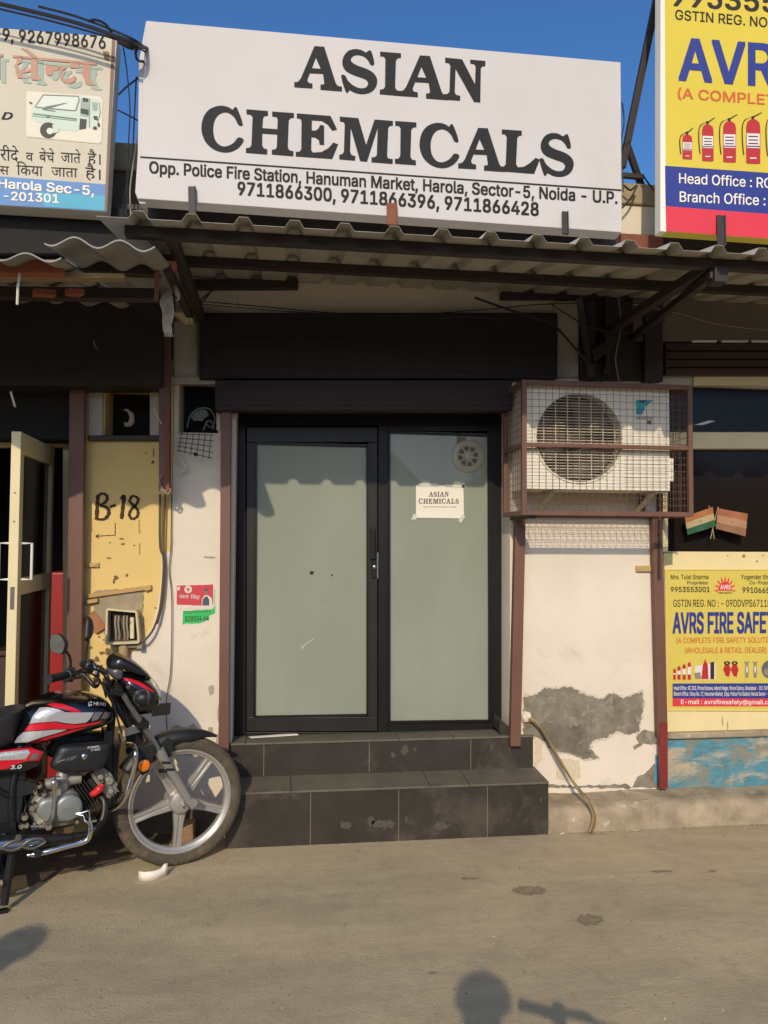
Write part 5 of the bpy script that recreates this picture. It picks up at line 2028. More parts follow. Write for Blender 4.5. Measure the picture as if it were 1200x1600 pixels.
mb.tube([P(186, 64, 3.96), P(203, 71, 3.96), P(216, 74, 4.0)], [.016, .02, .014], 8, smooth=4)
tag(mb.build('cable_knot', M_cable, smooth=True), 'dark taped cable joint between the cream sign and the white sign', 'cable joint')
cable('thin black wire falling between the cream and white signs', [(192, 70, 4.0), (198, 110, 4.02), (203, 170, 4.03), (200, 240, 4.05), (198, 330, 4.0)], .0035)
cable('slack black wire with a kink between the left signs', [(185, 148, 4.05), (200, 134, 4.06), (222, 118, 4.2)], .005)
cable('short straight wire slanting down to the big white sign', [(184, 172, 4.05), (202, 181, 4.06), (222, 192, 4.2)], .004)
cable('black wire hanging behind the left edge of the white sign', [(213, 120, 4.12), (210, 180, 4.12), (206, 250, 4.12), (196, 300, 4.1), (190, 345, 4.0)], .004)
cable('pale grey wire dangling from the gap between the left signs', [(216, 205, 4.12), (208, 258, 4.12), (203, 300, 4.1), (205, 345, 4.0)], .004, M_cablegrey)
cable('thin dark wire strung across the wall strip above the shutter box', [(305, 470, 4.3), (340, 473, 4.3), (420, 480, 4.28), (520, 489, 4.27), (640, 493, 4.27), (700, 488, 4.28), (775, 482, 4.3), (860, 475, 4.32), (1000, 474, 4.3)], .003)
cable('second thin wire sagging along the top of the shutter box', [(305, 474, 4.3), (380, 481, 4.3), (470, 488, 4.27), (600, 493, 4.27)], .0025)
cable('black cable sloping from the awning down to the air conditioner cage', [(742, 465, 4.2), (790, 482, 4.15), (840, 498, 4.1), (865, 508, 4.1), (895, 540, 4.1), (915, 565, 4.1), (920, 600, 4.15)], .007)
cable('short black cable lying on top of the shutter box near its right end', [(680, 498, 4.22), (700, 496, 4.2), (735, 494, 4.2), (770, 498, 4.2), (785, 502, 4.22)], .006)
cable('black wire fanning out from the awning joint above the rag', [(300, 478, 4.2), (320, 463, 4.1), (342, 445, 4.0)], .004)
cable('black wire crossing the pale wall beside the rag', [(298, 484, 4.2), (316, 472, 4.1), (332, 452, 4.0)], .004)
cable('grey wire hanging over the small vent beside the brown post', [(296, 500, 4.2), (299, 530, 4.2), (292, 560, 4.2), (290, 575, 4.2), (296, 588, 4.22)], .003, M_cablegrey)
cable('dark brown cable bowing down the edge of the yellow wall into the meter box', [(250, 772, 4.345), (250, 850, 4.345), (255, 870, 4.345), (255, 900, 4.345), (250, 950, 4.34), (240, 982, 4.33), (226, 1000, 4.32), (215, 1003, 4.32)], .0065, M_cablebrown)
cable('second brown cable beside the bowed one on the yellow wall', [(258, 772, 4.35), (256, 850, 4.35), (258, 890, 4.35), (254, 940, 4.345), (246, 975, 4.34)], .005, M_cablebrown)
cable('thin grey wire running down the white wall behind the headlamp', [(268, 772, 4.36), (267, 850, 4.36), (264, 890, 4.36), (268, 930, 4.36), (268, 1000, 4.36), (266, 1052, 4.36), (260, 1095, 4.36), (261, 1140, 4.36), (262, 1180, 4.36)], .0028, mat('wire_grey', (104, 92, 78), 0.6))
cable('black wire looping over the dark panel beside the right bracket', [(905, 470, 4.2), (925, 500, 4.15), (945, 520, 4.12), (950, 560, 4.15), (938, 598, 4.2)], .005)
cable('thin black wire hanging in a bow above the air conditioner cage', [(860, 474, 4.2), (920, 510, 4.1), (980, 520, 4.1), (1040, 500, 4.2)], .0035)
cable('thin grey wire dropping behind the right bracket arm', [(966, 462, 4.2), (970, 510, 4.18), (962, 560, 4.2), (968, 598, 4.22)], .003, M_cablegrey)
cable('pale wire slanting over the grey board at the right', [(990, 475, 4.25), (1060, 490, 4.25), (1130, 508, 4.25), (1260, 522, 4.25)], .003, M_cablegrey)
cable('thin black wire looping behind the right end of the white sign', [(972, 160, 4.1), (975, 190, 4.12), (971, 225, 4.1), (974, 300, 4.1)], .004)
cable('black cable drooping from the strut to the tan roof slab', [(975, 290, 4.3), (985, 297, 4.3), (995, 290, 4.3), (985, 310, 4.3), (972, 325, 4.3)], .006)
cable('black cable leaving the strut towards the yellow sign', [(1004, 272, 4.3), (1010, 282, 4.3), (1022, 298, 4.3)], .005)
cable('thin white cord across the left shop front', [(146, 530, 4.1), (148, 540, 4.1), (152, 546, 4.1)], .0025, M_cablegrey)

# slanted strut behind the tall yellow sign
stt = root('sign_strut', P(985, 250, 4.3), 'dark slanted steel strut bracing the tall yellow sign against the roof', 'strut')
mb = MB()
mb.bar(P(1040, -70, 4.25), P(972, 262, 4.35), .038, .038, up=(0, -1, 0))
mb.build('main_bar', M_darksteel, stt, bevel=0.002)
mb = MB()
mb.bar(P(978, 222, 4.33), P(1004, 296, 4.4), .034, .03, up=(0, -1, 0))
mb.build('lower_leg', M_darksteel, stt, bevel=0.002)
mb = MB()
mb.bar(P(972, 274, 4.36), P(1005, 277, 4.36), .028, .028)
mb.build('cross_bar', M_darksteel, stt, bevel=0.002)

# hanging bead string and bunch in the dark left shop front
mb = MB()
for i in range(10):
    mb.lathe(P(17 + i * .7, 613 + i * 2.4, 3.9), (0, 0, 1), [(-.006, 0), (0, .007), (.006, 0)], 8)
tag(mb.build('bead_string', M_paper), 'short string of white beads hanging in the dark left shop front', 'bead string')
mb = MB()
for i in range(7):
    mb.lathe(P(241 + i * 1.8, 640 + i * 3.6, 4.2), (0, 0, 1), [(-.005, 0), (0, .006), (.005, 0)], 8)
tag(mb.build('bead_string', M_paper), 'short twisted white cord beside the hanging brown post', 'bead string')
# ================================================================== MOTORCYCLE
PHI = radians(21)
BO = G(279, 1350)
BH = Vector((cos(PHI), sin(PHI), 0))
BR = Vector((sin(PHI), -cos(PHI), 0))
bike = root('motorcycle', (BO.x, BO.y, 0), 'black motorcycle with red and silver tank graphics parked by the steps', 'motorcycle', rz=PHI)
BM = ROOTM['motorcycle']
BMI = BM.inverted()


def L(px, py, d=0.0):
    """Point of the machine seen at a photo pixel, d metres to the right of its centre plane (own coordinates: x forward, y left, z up)."""
    return BMI @ on(px, py, (BO + BR * d, BR))


def L2(pts, d=0.0):
    return [(p.x, p.z) for p in (L(x, y, d) for x, y in pts)]


M_bblack = mat('gloss_black_paint', (16, 16, 18), 0.22, coat=0.8, var=0.1, scale=10)
M_bplast = mat('satin_black_plastic', (32, 32, 33), 0.48, var=0.12, scale=12)
M_bred = mat('tank_red', (206, 22, 40), 0.28, coat=0.6)
M_bsilver = mat('tank_silver', (190, 188, 186), 0.32, metal=0.35, coat=0.4)
M_bgrey = mat('tank_grey', (112, 106, 104), 0.35, coat=0.4)
M_seat = mat('black_vinyl', (40, 38, 36), 0.6, bump=0.15, bscale=220)
M_tyre = mat('dusty_tyre', (86, 76, 60), 0.9, var=0.25, scale=18, bump=0.5, bscale=70, dirt=(120, 104, 80), dirt_amt=0.5, dirt_scale=9, dirt_cut=0.5)
M_alloy = mat('silver_alloy', (188, 182, 172), 0.38, metal=0.55, var=0.08, scale=20)
M_chrome = mat('chrome', (225, 222, 215), 0.12, metal=1.0)
M_fork = mat('fork_grey', (164, 160, 152), 0.4, metal=0.5, var=0.1, scale=14)
M_engine = mat('cast_aluminium', (158, 152, 138), 0.5, metal=0.45, var=0.2, scale=16, bump=0.15, bscale=90, dirt=(92, 76, 58), dirt_amt=0.5, dirt_scale=12, dirt_cut=0.6)
M_cover = mat('engine_cover_grey', (140, 142, 136), 0.42, metal=0.3, var=0.1, scale=16)
M_frame = mat('frame_black', (24, 24, 25), 0.4, var=0.1, scale=20)
M_amber = mat('amber_lens', (240, 120, 12), 0.25, coat=0.5)
M_clear = mat('smoked_lens', (70, 70, 70), 0.08, coat=0.8)
M_mirror = mat('mirror_glass', (190, 196, 196), 0.04, metal=1.0)
M_redlens = mat('red_lens', (150, 12, 14), 0.2, coat=0.5)
M_decalw = mat('decal_white', (226, 224, 218), 0.4)


def pillow(mb, outline, w, mid=0.0, rings=7, pw=0.55, both=True, mi=None, k=3, flat=0.0):
    """Rounded body from a side outline [(x, z)]: half width w about lateral offset mid (to the right)."""
    pts = [Vector((a, b, 0)) for a, b in outline]
    if k:
        pts = catmull(pts, k, True)
    c = sum(pts, Vector()) / len(pts)
    n = len(pts)
    vs, fs = [], []
    angs = [lerp(-pi / 2, pi / 2, i / (2 * rings)) for i in range(2 * rings + 1)] if both else [lerp(0, pi / 2, i / rings) for i in range(rings + 1)]
    for a in angs:
        s = max(0.0, cos(a)) ** pw
        s = flat + (1 - flat) * s if abs(abs(a) - pi / 2) > 1e-6 or flat > 0 else 0.02
        for p in pts:
            q = c + (p - c) * s
            vs.append(Vector((q.x, -(mid + w * sin(a)), q.y)))
    m = len(angs)
    for j in range(m - 1):
        for i in range(n):
            fs.append([j * n + i, j * n + (i + 1) % n, (j + 1) * n + (i + 1) % n, (j + 1) * n + i])
    tri = tessellate_polygon([[v for v in vs[:n]]])
    fs += [list(t) for t in tri]
    tri = tessellate_polygon([[v for v in vs[-n:]]])
    fs += [[i + (m - 1) * n for i in t] for t in tri]
    mb.add(vs, fs, mi)
    return mb


def slab(mb, outline, d0, d1, mi=None):
    """Plate between lateral offsets d0 and d1."""
    mb.prism([Vector((x, -d1, z)) for x, z in outline], (0, d1 - d0, 0), mi)
    return mb


def bvh(mb):
    return BVHTree.FromPolygons([BM @ v for v in mb.v], mb.f)


def subdiv(pts, tris, lim=3.0):
    """Split triangles of 2D points until edges are shorter than lim."""
    pts = [Vector((p[0], p[1], 0)) for p in pts]
    out, stack = [], [tuple(t) for t in tris]
    cache = {}
    while stack:
        a, b, c = stack.pop()
        e = sorted(((pts[i] - pts[j]).length, i, j, k) for i, j, k in ((a, b, c), (b, c, a), (c, a, b)))[-1]
        if e[0] <= lim:
            out.append((a, b, c))
            continue
        _, i, j, k = e
        key = (min(i, j), max(i, j))
        if key not in cache:
            pts.append((pts[i] + pts[j]) / 2)
            cache[key] = len(pts) - 1
        m = cache[key]
        stack += [(i, m, k), (m, j, k)]
    return pts, out


def cast(mb, pts, tris, tree, off=.0016, mi=None):
    hit = []
    for p in pts:
        d = ray(p.x, p.y).normalized()
        loc, nrm, _i, _d = tree.ray_cast(EYE, d)
        if loc is None:
            hit.append(None)
            continue
        if nrm.dot(d) > 0:
            nrm = -nrm
        hit.append(BMI @ (loc + nrm * off))
    idx, vs = {}, []
    for i, h_ in enumerate(hit):
        if h_ is not None:
            idx[i] = len(vs)
            vs.append(h_)
    fs = [[idx[i] for i in t] for t in tris if all(i in idx for i in t)]
    mb.add(vs, fs, mi)


def decal(mb, poly, tree, off=.0016, mi=None, lim=3.0, k=0):
    pts = [Vector((*p, 0)) for p in poly]
    if k:
        pts = catmull(pts, k, True)
    tris = tessellate_polygon([pts])
    p2, t2 = subdiv([(p.x, p.y) for p in pts], tris, lim)
    cast(mb, p2, t2, tree, off, mi)


def decal_text(mb, s, bl, br, h, tree, off=.003, bold=.01, shear=0.0, mi=None):
    vs, fs = text_verts(s, bold, shear)
    x0, x1 = min(v.x for v in vs), max(v.x for v in vs)
    pts = []
    for v in vs:
        u = (v.x - x0) / (x1 - x0)
        pts.append(Vector((lerp(bl[0], br[0], u), lerp(bl[1], br[1], u) - v.y / CAP * h, 0)))
    tris = []
    for f in fs:
        tris += [(f[0], f[i], f[i + 1]) for i in range(1, len(f) - 1)]
    cast(mb, pts, tris, tree, off, mi)


def bb(mb, name, m, parent=None, **k):
    return mb.build(name, m, parent or bike, world=False, **k)


WR = .314
LAT = (0, 1, 0)


def wheel(x):
    """Alloy wheel with five tapered spokes, tyre and hub centred at (x, 0, WR)."""
    c = Vector((x, 0, WR))
    mb = MB()
    prof = [(-.030, .252), (-.030, .243), (-.020, .236), (-.016, .226), (0, .222), (.016, .226), (.020, .236), (.030, .243), (.030, .252), (.022, .252), (.012, .240), (-.012, .240), (-.022, .252), (-.030, .252)]
    mb.lathe(c, LAT, prof, 72)
    for k in range(5):
        a = radians(195 + 72 * k)
        u, t = Vector((cos(a), 0, sin(a))), Vector((-sin(a), 0, cos(a)))
        for sd in (-1, 1):
            q = [c + u * .045 + t * (.004 * sd), c + u * .045 + t * (.030 * sd), c + u * .14 + t * (.019 * sd), c + u * .229 + t * (.020 * sd), c + u * .229 + t * (.008 * sd), c + u * .14 + t * (.005 * sd)]
            q = [p + Vector((0, -.016, 0)) for p in q]
            mb.prism(q, (0, .032, 0))
        q = [c + u * .04 + t * .012, c + u * .04 - t * .012, c + u * .23 - t * .012, c + u * .23 + t * .012]
        mb.prism([p + Vector((0, -.009, 0)) for p in q], (0, .018, 0))
    w = bb(mb, 'front_wheel' if x == 0 else 'rear_wheel', M_alloy, bevel=0.002, smooth=35)
    mb = MB()
    prof = [(-.024, .247), (-.034, .262), (-.0395, .280), (-.037, .294), (-.028, .306), (-.014, .3125), (0, .314), (.014, .3125), (.028, .306), (.037, .294), (.0395, .280), (.034, .262), (.024, .247), (.0, .243), (-.024, .247)]
    mb.lathe(c, LAT, prof, 96)
    for i in range(64):
        a = 2 * pi * i / 64
        for sd in (-1, 1):
            a2 = a + (.05 if sd > 0 else 0)
            u, t = Vector((cos(a2), 0, sin(a2))), Vector((-sin(a2), 0, cos(a2)))
            p0 = c + u * .3105 + Vector((0, sd * .016, 0))
            p1 = c + u * .2945 + t * .012 + Vector((0, sd * .0365, 0))
            mb.bar(p0, p1, .007, .0055, up=u)
    bb(mb, 'tyre', M_tyre, w, smooth=50)
    mb = MB()
    mb.lathe(c, LAT, [(-.055, .0), (-.055, .030), (-.046, .052), (-.03, .060), (.03, .060), (.05, .066), (.056, .05), (.056, 0)], 32)
    bb(mb, 'hub', M_alloy, w, smooth=35)
    mb = MB()
    mb.lathe(c, LAT, [(-.13, 0), (-.13, .009), (-.12, .012), (-.118, .008), (.118, .008), (.12, .012), (.13, .009), (.13, 0)], 8)
    bb(mb, 'axle', M_chrome, w)
    return w


wheel(0.0)
wheel(-1.265)

# fork
ax = Vector((.030, 0, .322))
kn = Vector((-.126, 0, .592))
tp = Vector((-.318, 0, .912))
for sd in (-1, 1):
    y = .088 * sd
    o = Vector((0, y, 0))
    mb = MB()
    u = (kn - ax).normalized()
    mb.tube([ax - u * .03 + o, ax + u * .02 + o, ax + u * .06 + o, kn - u * .05 + o, kn - u * .03 + o, kn + o], [.016, .021, .0225, .0235, .027, .027], 18)
    mb.tube([ax + o + Vector((.01, -.02 if sd < 0 else .02, 0)), ax + o + Vector((.01, .02 if sd < 0 else -.02, 0))], .022, 14)
    leg = bb(mb, 'fork_leg', M_fork, smooth=40)
    mb = MB()
    mb.tube([kn - u * .01 + o, tp + o], .0155, 16)
    bb(mb, 'fork_tube', M_chrome if 0 else mat('fork_tube_steel', (150, 146, 140), 0.25, metal=0.85), leg, smooth=40)
    mb = MB()
    for t_ in (.06, .10):
        p = kn - u * t_ + o
        mb.tube([p + Vector((-.02, -.03 * (1 if sd < 0 else -1), 0)), p + Vector((.02, -.03 * (1 if sd < 0 else -1), -.005))], .005, 6)
    mb.bar(kn - u * .115 + o + Vector((.02, 0, 0)), kn - u * .115 + o + Vector((-.055, 0, .0)), .03, .012)
    bb(mb, 'bracket', M_frame, leg)
mb = MB()
mid = kn.lerp(tp, .42)
mb.bar(mid + Vector((0, -.125, 0)), mid + Vector((0, .125, 0)), .055, .03, up=(0, 0, 1))
mb.bar(tp + Vector((-.01, -.12, -.02)), tp + Vector((-.01, .12, -.02)), .055, .028)
mb.tube([mid + Vector((-.035, 0, -.02)), tp + Vector((-.035, 0, .0))], .026, 14)
for sd in (-1, 1):
    for q in (mid, tp + Vector((0, 0, -.02))):
        mb.lathe(q + Vector((0, .088 * sd, 0)), (tp - kn), [(-.02, 0), (-.02, .026), (.02, .026), (.02, 0)], 16)
bb(mb, 'fork_clamp', M_frame, bevel=0.002)

# front mudguard
mb = MB()
vs, fs = [], []
na, nt = 34, 11
for i in range(na + 1):
    a = radians(lerp(58, 146, i / na))
    edge = min(1.0, i / 11 + .12)
    for j in range(nt):
        t = lerp(-1, 1, j / (nt - 1))
        wid = .060 * edge
        deep = .052 + .03 * max(0, 1 - abs(a - radians(118)) / radians(26))
        r = .350 - deep * abs(t) ** 3.2 * min(1, edge + .1)
        vs.append((r * cos(a), wid * (t - .08 * t * abs(t) ** 4), WR + r * sin(a)))
for i in range(na):
    for j in range(nt - 1):
        a0 = i * nt + j
        fs.append([a0, a0 + 1, a0 + nt + 1, a0 + nt])
mb.add(vs, fs)
o = bb(mb, 'front_mudguard', M_bplast, smooth=70)
md = o.modifiers.new('thickness', 'SOLIDIFY')
md.thickness = .004
mb = MB()
for sd in (-1, 1):
    slab(mb, L2([(244, 1168), (262, 1152), (272, 1158), (268, 1182), (258, 1188), (247, 1178)], .062), .058 * sd - .003, .058 * sd + .003)
bb(mb, 'mudguard_stay', M_bplast, o, bevel=0.001)

# headlamp cowl
cowl = MB()
pillow(cowl, L2([(187, 1049), (207, 1050), (226, 1057), (240, 1069), (247, 1082), (247, 1097), (240, 1104), (230, 1113), (217, 1114), (206, 1108), (199, 1092), (190, 1080), (183, 1064)], .0), .118, pw=.45)
co = bb(cowl, 'headlamp_cowl', M_bblack, smooth=60)
ct = bvh(cowl)
mb = MB()
decal(mb, [(192, 1059), (205, 1061), (217, 1065), (228, 1071), (239, 1079), (241, 1083), (233, 1079), (222, 1074), (208, 1067), (195, 1063)], ct)
bb(mb, 'red_stripe', M_bred, co)
mb = MB()
pillow(mb, L2([(233, 1055), (243, 1066), (250, 1082), (249, 1093), (244, 1090), (238, 1075), (230, 1062)], 0), .085, pw=.6)
bb(mb, 'headlamp', mat('headlamp_glass', (186, 176, 160), 0.08, coat=0.6, var=0.1, scale=20), co, smooth=60)
vis = MB()
pillow(vis, L2([(167, 1041), (168, 1030), (175, 1021.5), (184, 1020), (200, 1027), (217, 1038), (233, 1054), (226, 1057), (206, 1050), (192, 1045), (187, 1034), (178, 1034), (172, 1042)], 0), .098, pw=.4)
bb(vis, 'visor', mat('smoked_visor', (30, 24, 23), 0.28, coat=0.3), co, smooth=60)
mb = MB()
pillow(mb, L2([(168, 1044), (178, 1036), (187, 1034), (191, 1047), (188, 1060), (178, 1060), (169, 1052)], 0), .085, pw=.4)
bb(mb, 'meter_cluster', mat('meter_grey', (92, 92, 94), 0.35, metal=.2), co, smooth=50)
mb = MB()
mb.lathe(L(200, 1073, .108), LAT, [(-.012, 0), (-.012, .008), (-.008, .011), (0, .011), (0, 0)], 14)
bb(mb, 'bolt', M_chrome, co)
for d in (.135, -.135):
    ind = MB()
    c = L(221.7, 1091, .135)
    c.y = -d
    ind.lathe(c, (1, -.15 * (1 if d > 0 else -1), 0), [(-.035, 0), (-.030, .018), (-.010, .032), (.012, .036), (.02, .032), (.02, 0)], 20)
    i1 = bb(ind, 'indicator', M_bplast, co, smooth=40)
    mb = MB()
    mb.lathe(c, (1, -.15 * (1 if d > 0 else -1), 0), [(.0205, .034), (.030, .028), (.035, .012), (.036, 0)], 20)
    bb(mb, 'lens', M_clear, co, smooth=60)
# the round lamp face seen from the side
mb = MB()
mb.lathe(L(221.7, 1090, .122), (0, -1, 0), [(-.012, .040), (.010, .040), (.018, .033), (.022, .018), (.023, 0)], 28)
bb(mb, 'side_lamp', M_clear, co, smooth=50)
# number plate on its stalk
pa_, pb_ = L(238, 1110, .10), L(266, 1107, -.085)
pc = (pa_ + pb_) / 2
mb = MB()
mb.bar(pa_, pb_, .004, .058)
pl_ = bb(mb, 'number_plate', mat('plate_black', (36, 33, 32), 0.5, var=.1, scale=20), bevel=0.004)
pn = (pb_ - pa_).normalized()
mb = MB()
for t_, dz, w_ in ((.52, -.006, .016), (.60, .010, .02), (.70, -.010, .02), (.82, .004, .012)):
    q = pa_.lerp(pb_, t_) + Vector((-.0032, -.0012, dz))
    mb.bar(q, q + pn * w_, .002, .008)
bb(mb, 'plate_mark', mat('plate_mark', (96, 88, 82), 0.6), pl_)
mb = MB()
mb.bar(pa_.lerp(pb_, .35) + Vector((-.006, 0, .0)), L(222, 1112, .0), .08, .012)
bb(mb, 'plate_stay', M_frame, pl_)

# handlebar, grips, levers, mirrors
mb = MB()
rg0, rg1 = L(76, 1061, .36), L(104, 1055, .25)
lg0, lg1 = L(131, 1037, -.36), L(139, 1040, -.25)
clampc = Vector((-.40, 0, .925))
mb.tube([rg0, rg1, L(117, 1051, .185), L(133, 1056, .13), L(148, 1072, .07), clampc + Vector((0, -.03, 0)), clampc + Vector((0, .03, 0)), Vector((-.385, .07, .945)), Vector((-.40, .13, 1.0)), lg1, lg0], .0105, 12, smooth=5)
hb = bb(mb, 'handlebar', M_chrome, smooth=60)
for p0, p1, g in ((rg0, rg1, 1), (lg0, lg1, -1)):
    d = (p1 - p0).normalized()
    mb = MB()
    rib = []
    mb.tube([p0 - d * .006, p0 + d * .004, p0 + d * .006, p1 - d * .004], [.021, .021, .0165, .0165], 16)
    for i in range(9):
        q = p0 + d * (.014 + .0105 * i)
        mb.tube([q, q + d * .005], .0178, 14)
    bb(mb, 'grip', mat('grip_rubber', (28, 27, 26), 0.7), hb, smooth=40)
    mb = MB()
    mb.tube([p1 - d * .003, p1 + d * .012, p1 + d * .038, p1 + d * .045], [.024, .028, .028, .018], 16)
    mb.bar(p1 + d * .02 + Vector((.0, 0, -.03)), p1 + d * .02 + Vector((.01, 0, .032)), .03, .03)
    bb(mb, 'switch_housing', M_bplast, hb, bevel=0.003)
    mb = MB()
    f = Vector((.055, 0, -.012))
    mb.tube([p1 + d * .02 + f * .5, p1 + f, p0 + d * .05 + f, p0 - d * .01 + f * 1.25], [.008, .007, .0055, .008], 8, smooth=4)
    bb(mb, 'lever', mat('lever_black', (44, 43, 42), 0.4, metal=.5), hb, smooth=60)
# right mirror (its face turned to the rider) and the far left one, seen from behind its shell
for c, st, tilt, rr in ((L(90, 1006, .27), [L(109, 1053, .235), L(110.5, 1036, .24), L(108, 1024, .25), L(100, 1014, .262)], -.10, .046), (L(135, 985, -.30), [L(135, 1030, -.29), L(136, 1012, -.295), L(138, 998, -.30)], .9, .05)):
    face = Vector((-1, -.55 if c.y < 0 else .15, .05)).normalized()
    mb = MB()
    mb.tube(st, .0055, 8, smooth=4)
    ms = bb(mb, 'mirror_stem', M_frame, hb, smooth=60)
    mb = MB()
    up = Vector((0, 0, 1))
    sx = face.cross(up).normalized()
    uz = sx.cross(face)
    ol = [(-1.0, -.55), (-.6, -.85), (.2, -.85), (.9, -.6), (1.1, .0), (.9, .7), (.2, .9), (-.6, .7), (-1.1, .1)]
    if c.y > 0:
        ol = [(-.8, -.9), (.8, -.9), (1.0, -.4), (.55, .6), (.1, 1.3), (-.3, 1.2), (-.7, .3), (-1.0, -.4)]
    pts = catmull([Vector((a, b, 0)) for a, b in ol], 3, True)
    n = len(pts)
    vs, fs = [], []
    for dep, s in ((0.004, 1.0), (0, 1.06), (-.012, 1.04), (-.026, .75), (-.034, .3)):
        vs += [c + (sx * p.x + uz * p.y) * (rr * s) + face * dep for p in pts]
    for j in range(4):
        fs += [[j * n + i, j * n + (i + 1) % n, (j + 1) * n + (i + 1) % n, (j + 1) * n + i] for i in range(n)]
    fs.append([4 * n + i for i in range(n)])
    mb.add(vs, fs)
    bb(mb, 'mirror_shell', M_bplast, ms, smooth=50)
    mb = MB()
    mb.add([c + (sx * p.x + uz * p.y) * (rr * .99) + face * .0035 for p in pts], [list(range(n))])
    bb(mb, 'mirror_glass', M_mirror, ms)
# cables at the steering head
mb = MB()
for pts in ((L(112, 1052, .24), L(138, 1044, .12), L(160, 1052, .08), L(172, 1075, .06), L(176, 1105, .05)), (L(120, 1050, .2), L(142, 1052, .10), L(158, 1066, .09), L(166, 1090, .07)), (lg1 + Vector((.03, -.02, .01)), L(150, 1040, -.1), L(165, 1048, 0), L(172, 1066, .03)),
            (lg1 + Vector((.03, -.02, -.01)), L(155, 1046, -.1), L(168, 1056, 0), L(174, 1080, .03)), (L(150, 1062, .08), L(160, 1070, .09), L(168, 1082, .1), L(178, 1100, .1), L(184, 1125, .1), L(190, 1145, .1))):
    mb.tube(pts, .0048, 7, smooth=6)
bb(mb, 'control_cable', M_cable, hb, smooth=60)

# tank
tank = MB()
TK = [(35, 1112), (48, 1100), (63, 1092), (83, 1085), (104, 1082), (133, 1083), (157, 1090), (170, 1098), (177, 1110), (177, 1124), (168, 1131), (150, 1138), (117, 1147), (90, 1154), (66, 1160), (40, 1163), (20, 1166), (22, 1150), (30, 1130)]
pillow(tank, L2(TK, .04), .145, pw=.42, rings=9)
to = bb(tank, 'fuel_tank', M_bblack, smooth=60)
tt = bvh(tank)
mb = MB()
decal(mb, [(73, 1101), (83, 1098.5), (98, 1100), (115, 1106), (128, 1112), (115, 1113), (98, 1108), (83, 1105)], tt, mi=0)
decal(mb, [(62, 1106), (74, 1105), (90, 1108), (103, 1113), (128, 1113), (147, 1113), (140, 1124), (134, 1129), (118, 1131), (103, 1130), (88, 1127), (60, 1129), (46, 1131), (52, 1118)], tt, mi=1)
decal(mb, [(46, 1132), (60, 1130), (88, 1128), (98, 1131), (120, 1132.5), (140, 1130), (160, 1126), (156, 1130), (138, 1134), (110, 1139), (80, 1139), (50, 1142), (38, 1143)], tt, mi=0)
decal(mb, [(37, 1144), (55, 1142.5), (85, 1140), (105, 1140), (90, 1145), (65, 1152), (45, 1159), (22, 1161), (28, 1152)], tt, mi=1)
decal(mb, [(47, 1160), (68, 1153), (92, 1146), (115, 1140), (138, 1135), (126, 1139.5), (100, 1148), (75, 1155), (58, 1160)], tt, mi=0)
decal(mb, [(149, 1113), (160, 1112.5), (153, 1124), (143, 1127), (144, 1120)], tt, mi=2)
decal(mb, [(163, 1112.5), (174, 1113), (168, 1122), (158, 1123)], tt, mi=2)
bb(mb, 'tank_graphic', [M_bred, M_bsilver, M_bgrey], to, smooth=60)
mb = MB()
decal(mb, [(137, 1097), (139, 1097), (140, 1104), (138, 1104)], tt, lim=2, off=.003)
decal(mb, [(141, 1096.5), (143, 1097), (143, 1099), (141, 1099)], tt, lim=2, off=.003)
decal(mb, [(141, 1101), (143, 1101), (143, 1103), (141, 1103)], tt, lim=2, off=.003)
decal_text(mb, 'HERO', (146, 1102), (165, 1103.5), 4.6, tt, bold=.02)
bb(mb, 'tank_lettering', M_decalw, to)
mb = MB()
c = L(98, 1083, 0)
mb.lathe(c + Vector((0, 0, -.01)), (0, 0, 1), [(0, .04), (.012, .04), (.018, .034), (.019, 0)], 24)
bb(mb, 'filler_cap', M_chrome, to, smooth=40)

# seat (front part seen, the rest runs back out of the picture)
mb = MB()
s0 = L2([(41, 1104), (20, 1113), (0, 1121)], .02)
ol = s0 + [(-.98, .775), (-1.15, .80), (-1.36, .845), (-1.46, .86), (-1.47, .82), (-1.30, .765), (-1.10, .715)] + L2([(-40, 1176), (0, 1168), (21, 1163), (31, 1138)], .02)
pillow(mb, ol, .128, pw=.35)
bb(mb, 'seat', M_seat, smooth=55)
# side panels with red and silver graphics
for sd in (1, -1):
    mb = MB()
    ol = L2([(70, 1169), (50, 1167), (0, 1173)], .12) + [(-.93, .66), (-1.04, .69), (-1.08, .66), (-.99, .58)] + L2([(-30, 1212), (0, 1206), (34, 1205), (58, 1196), (68, 1180)], .12)
    pillow(mb, ol, .030, mid=.125 * sd, pw=.3, k=2)
    po = bb(mb, 'side_panel', M_bblack, smooth=50)
    if sd > 0:
        pt = bvh(mb)
        mb = MB()
        decal(mb, [(-6, 1174), (20, 1170.5), (50, 1167.8), (54, 1171), (68, 1175), (62, 1188), (42, 1189), (20, 1196), (12, 1201), (-6, 1203)], pt, mi=0)
        decal(mb, [(-6, 1177), (20, 1174), (44, 1172), (47, 1177), (40, 1186), (20, 1187), (-6, 1188)], pt, mi=1, off=.0028)
        decal(mb, [(50, 1178), (62, 1176), (57, 1186), (46, 1187)], pt, mi=2, off=.0028)
        bb(mb, 'panel_graphic', [M_bred, M_bsilver, M_bgrey], po)
        mb = MB()
        decal_text(mb, 'Deluxe', (-14, 1184), (31, 1180), 6, pt, off=.004, bold=.01, shear=.45, mi=0)
        decal_text(mb, '3.0', (16, 1201.5), (34, 1200), 5.5, pt, off=.004, bold=.04, shear=.2, mi=0)
        bb(mb, 'panel_lettering', M_decalw, po)
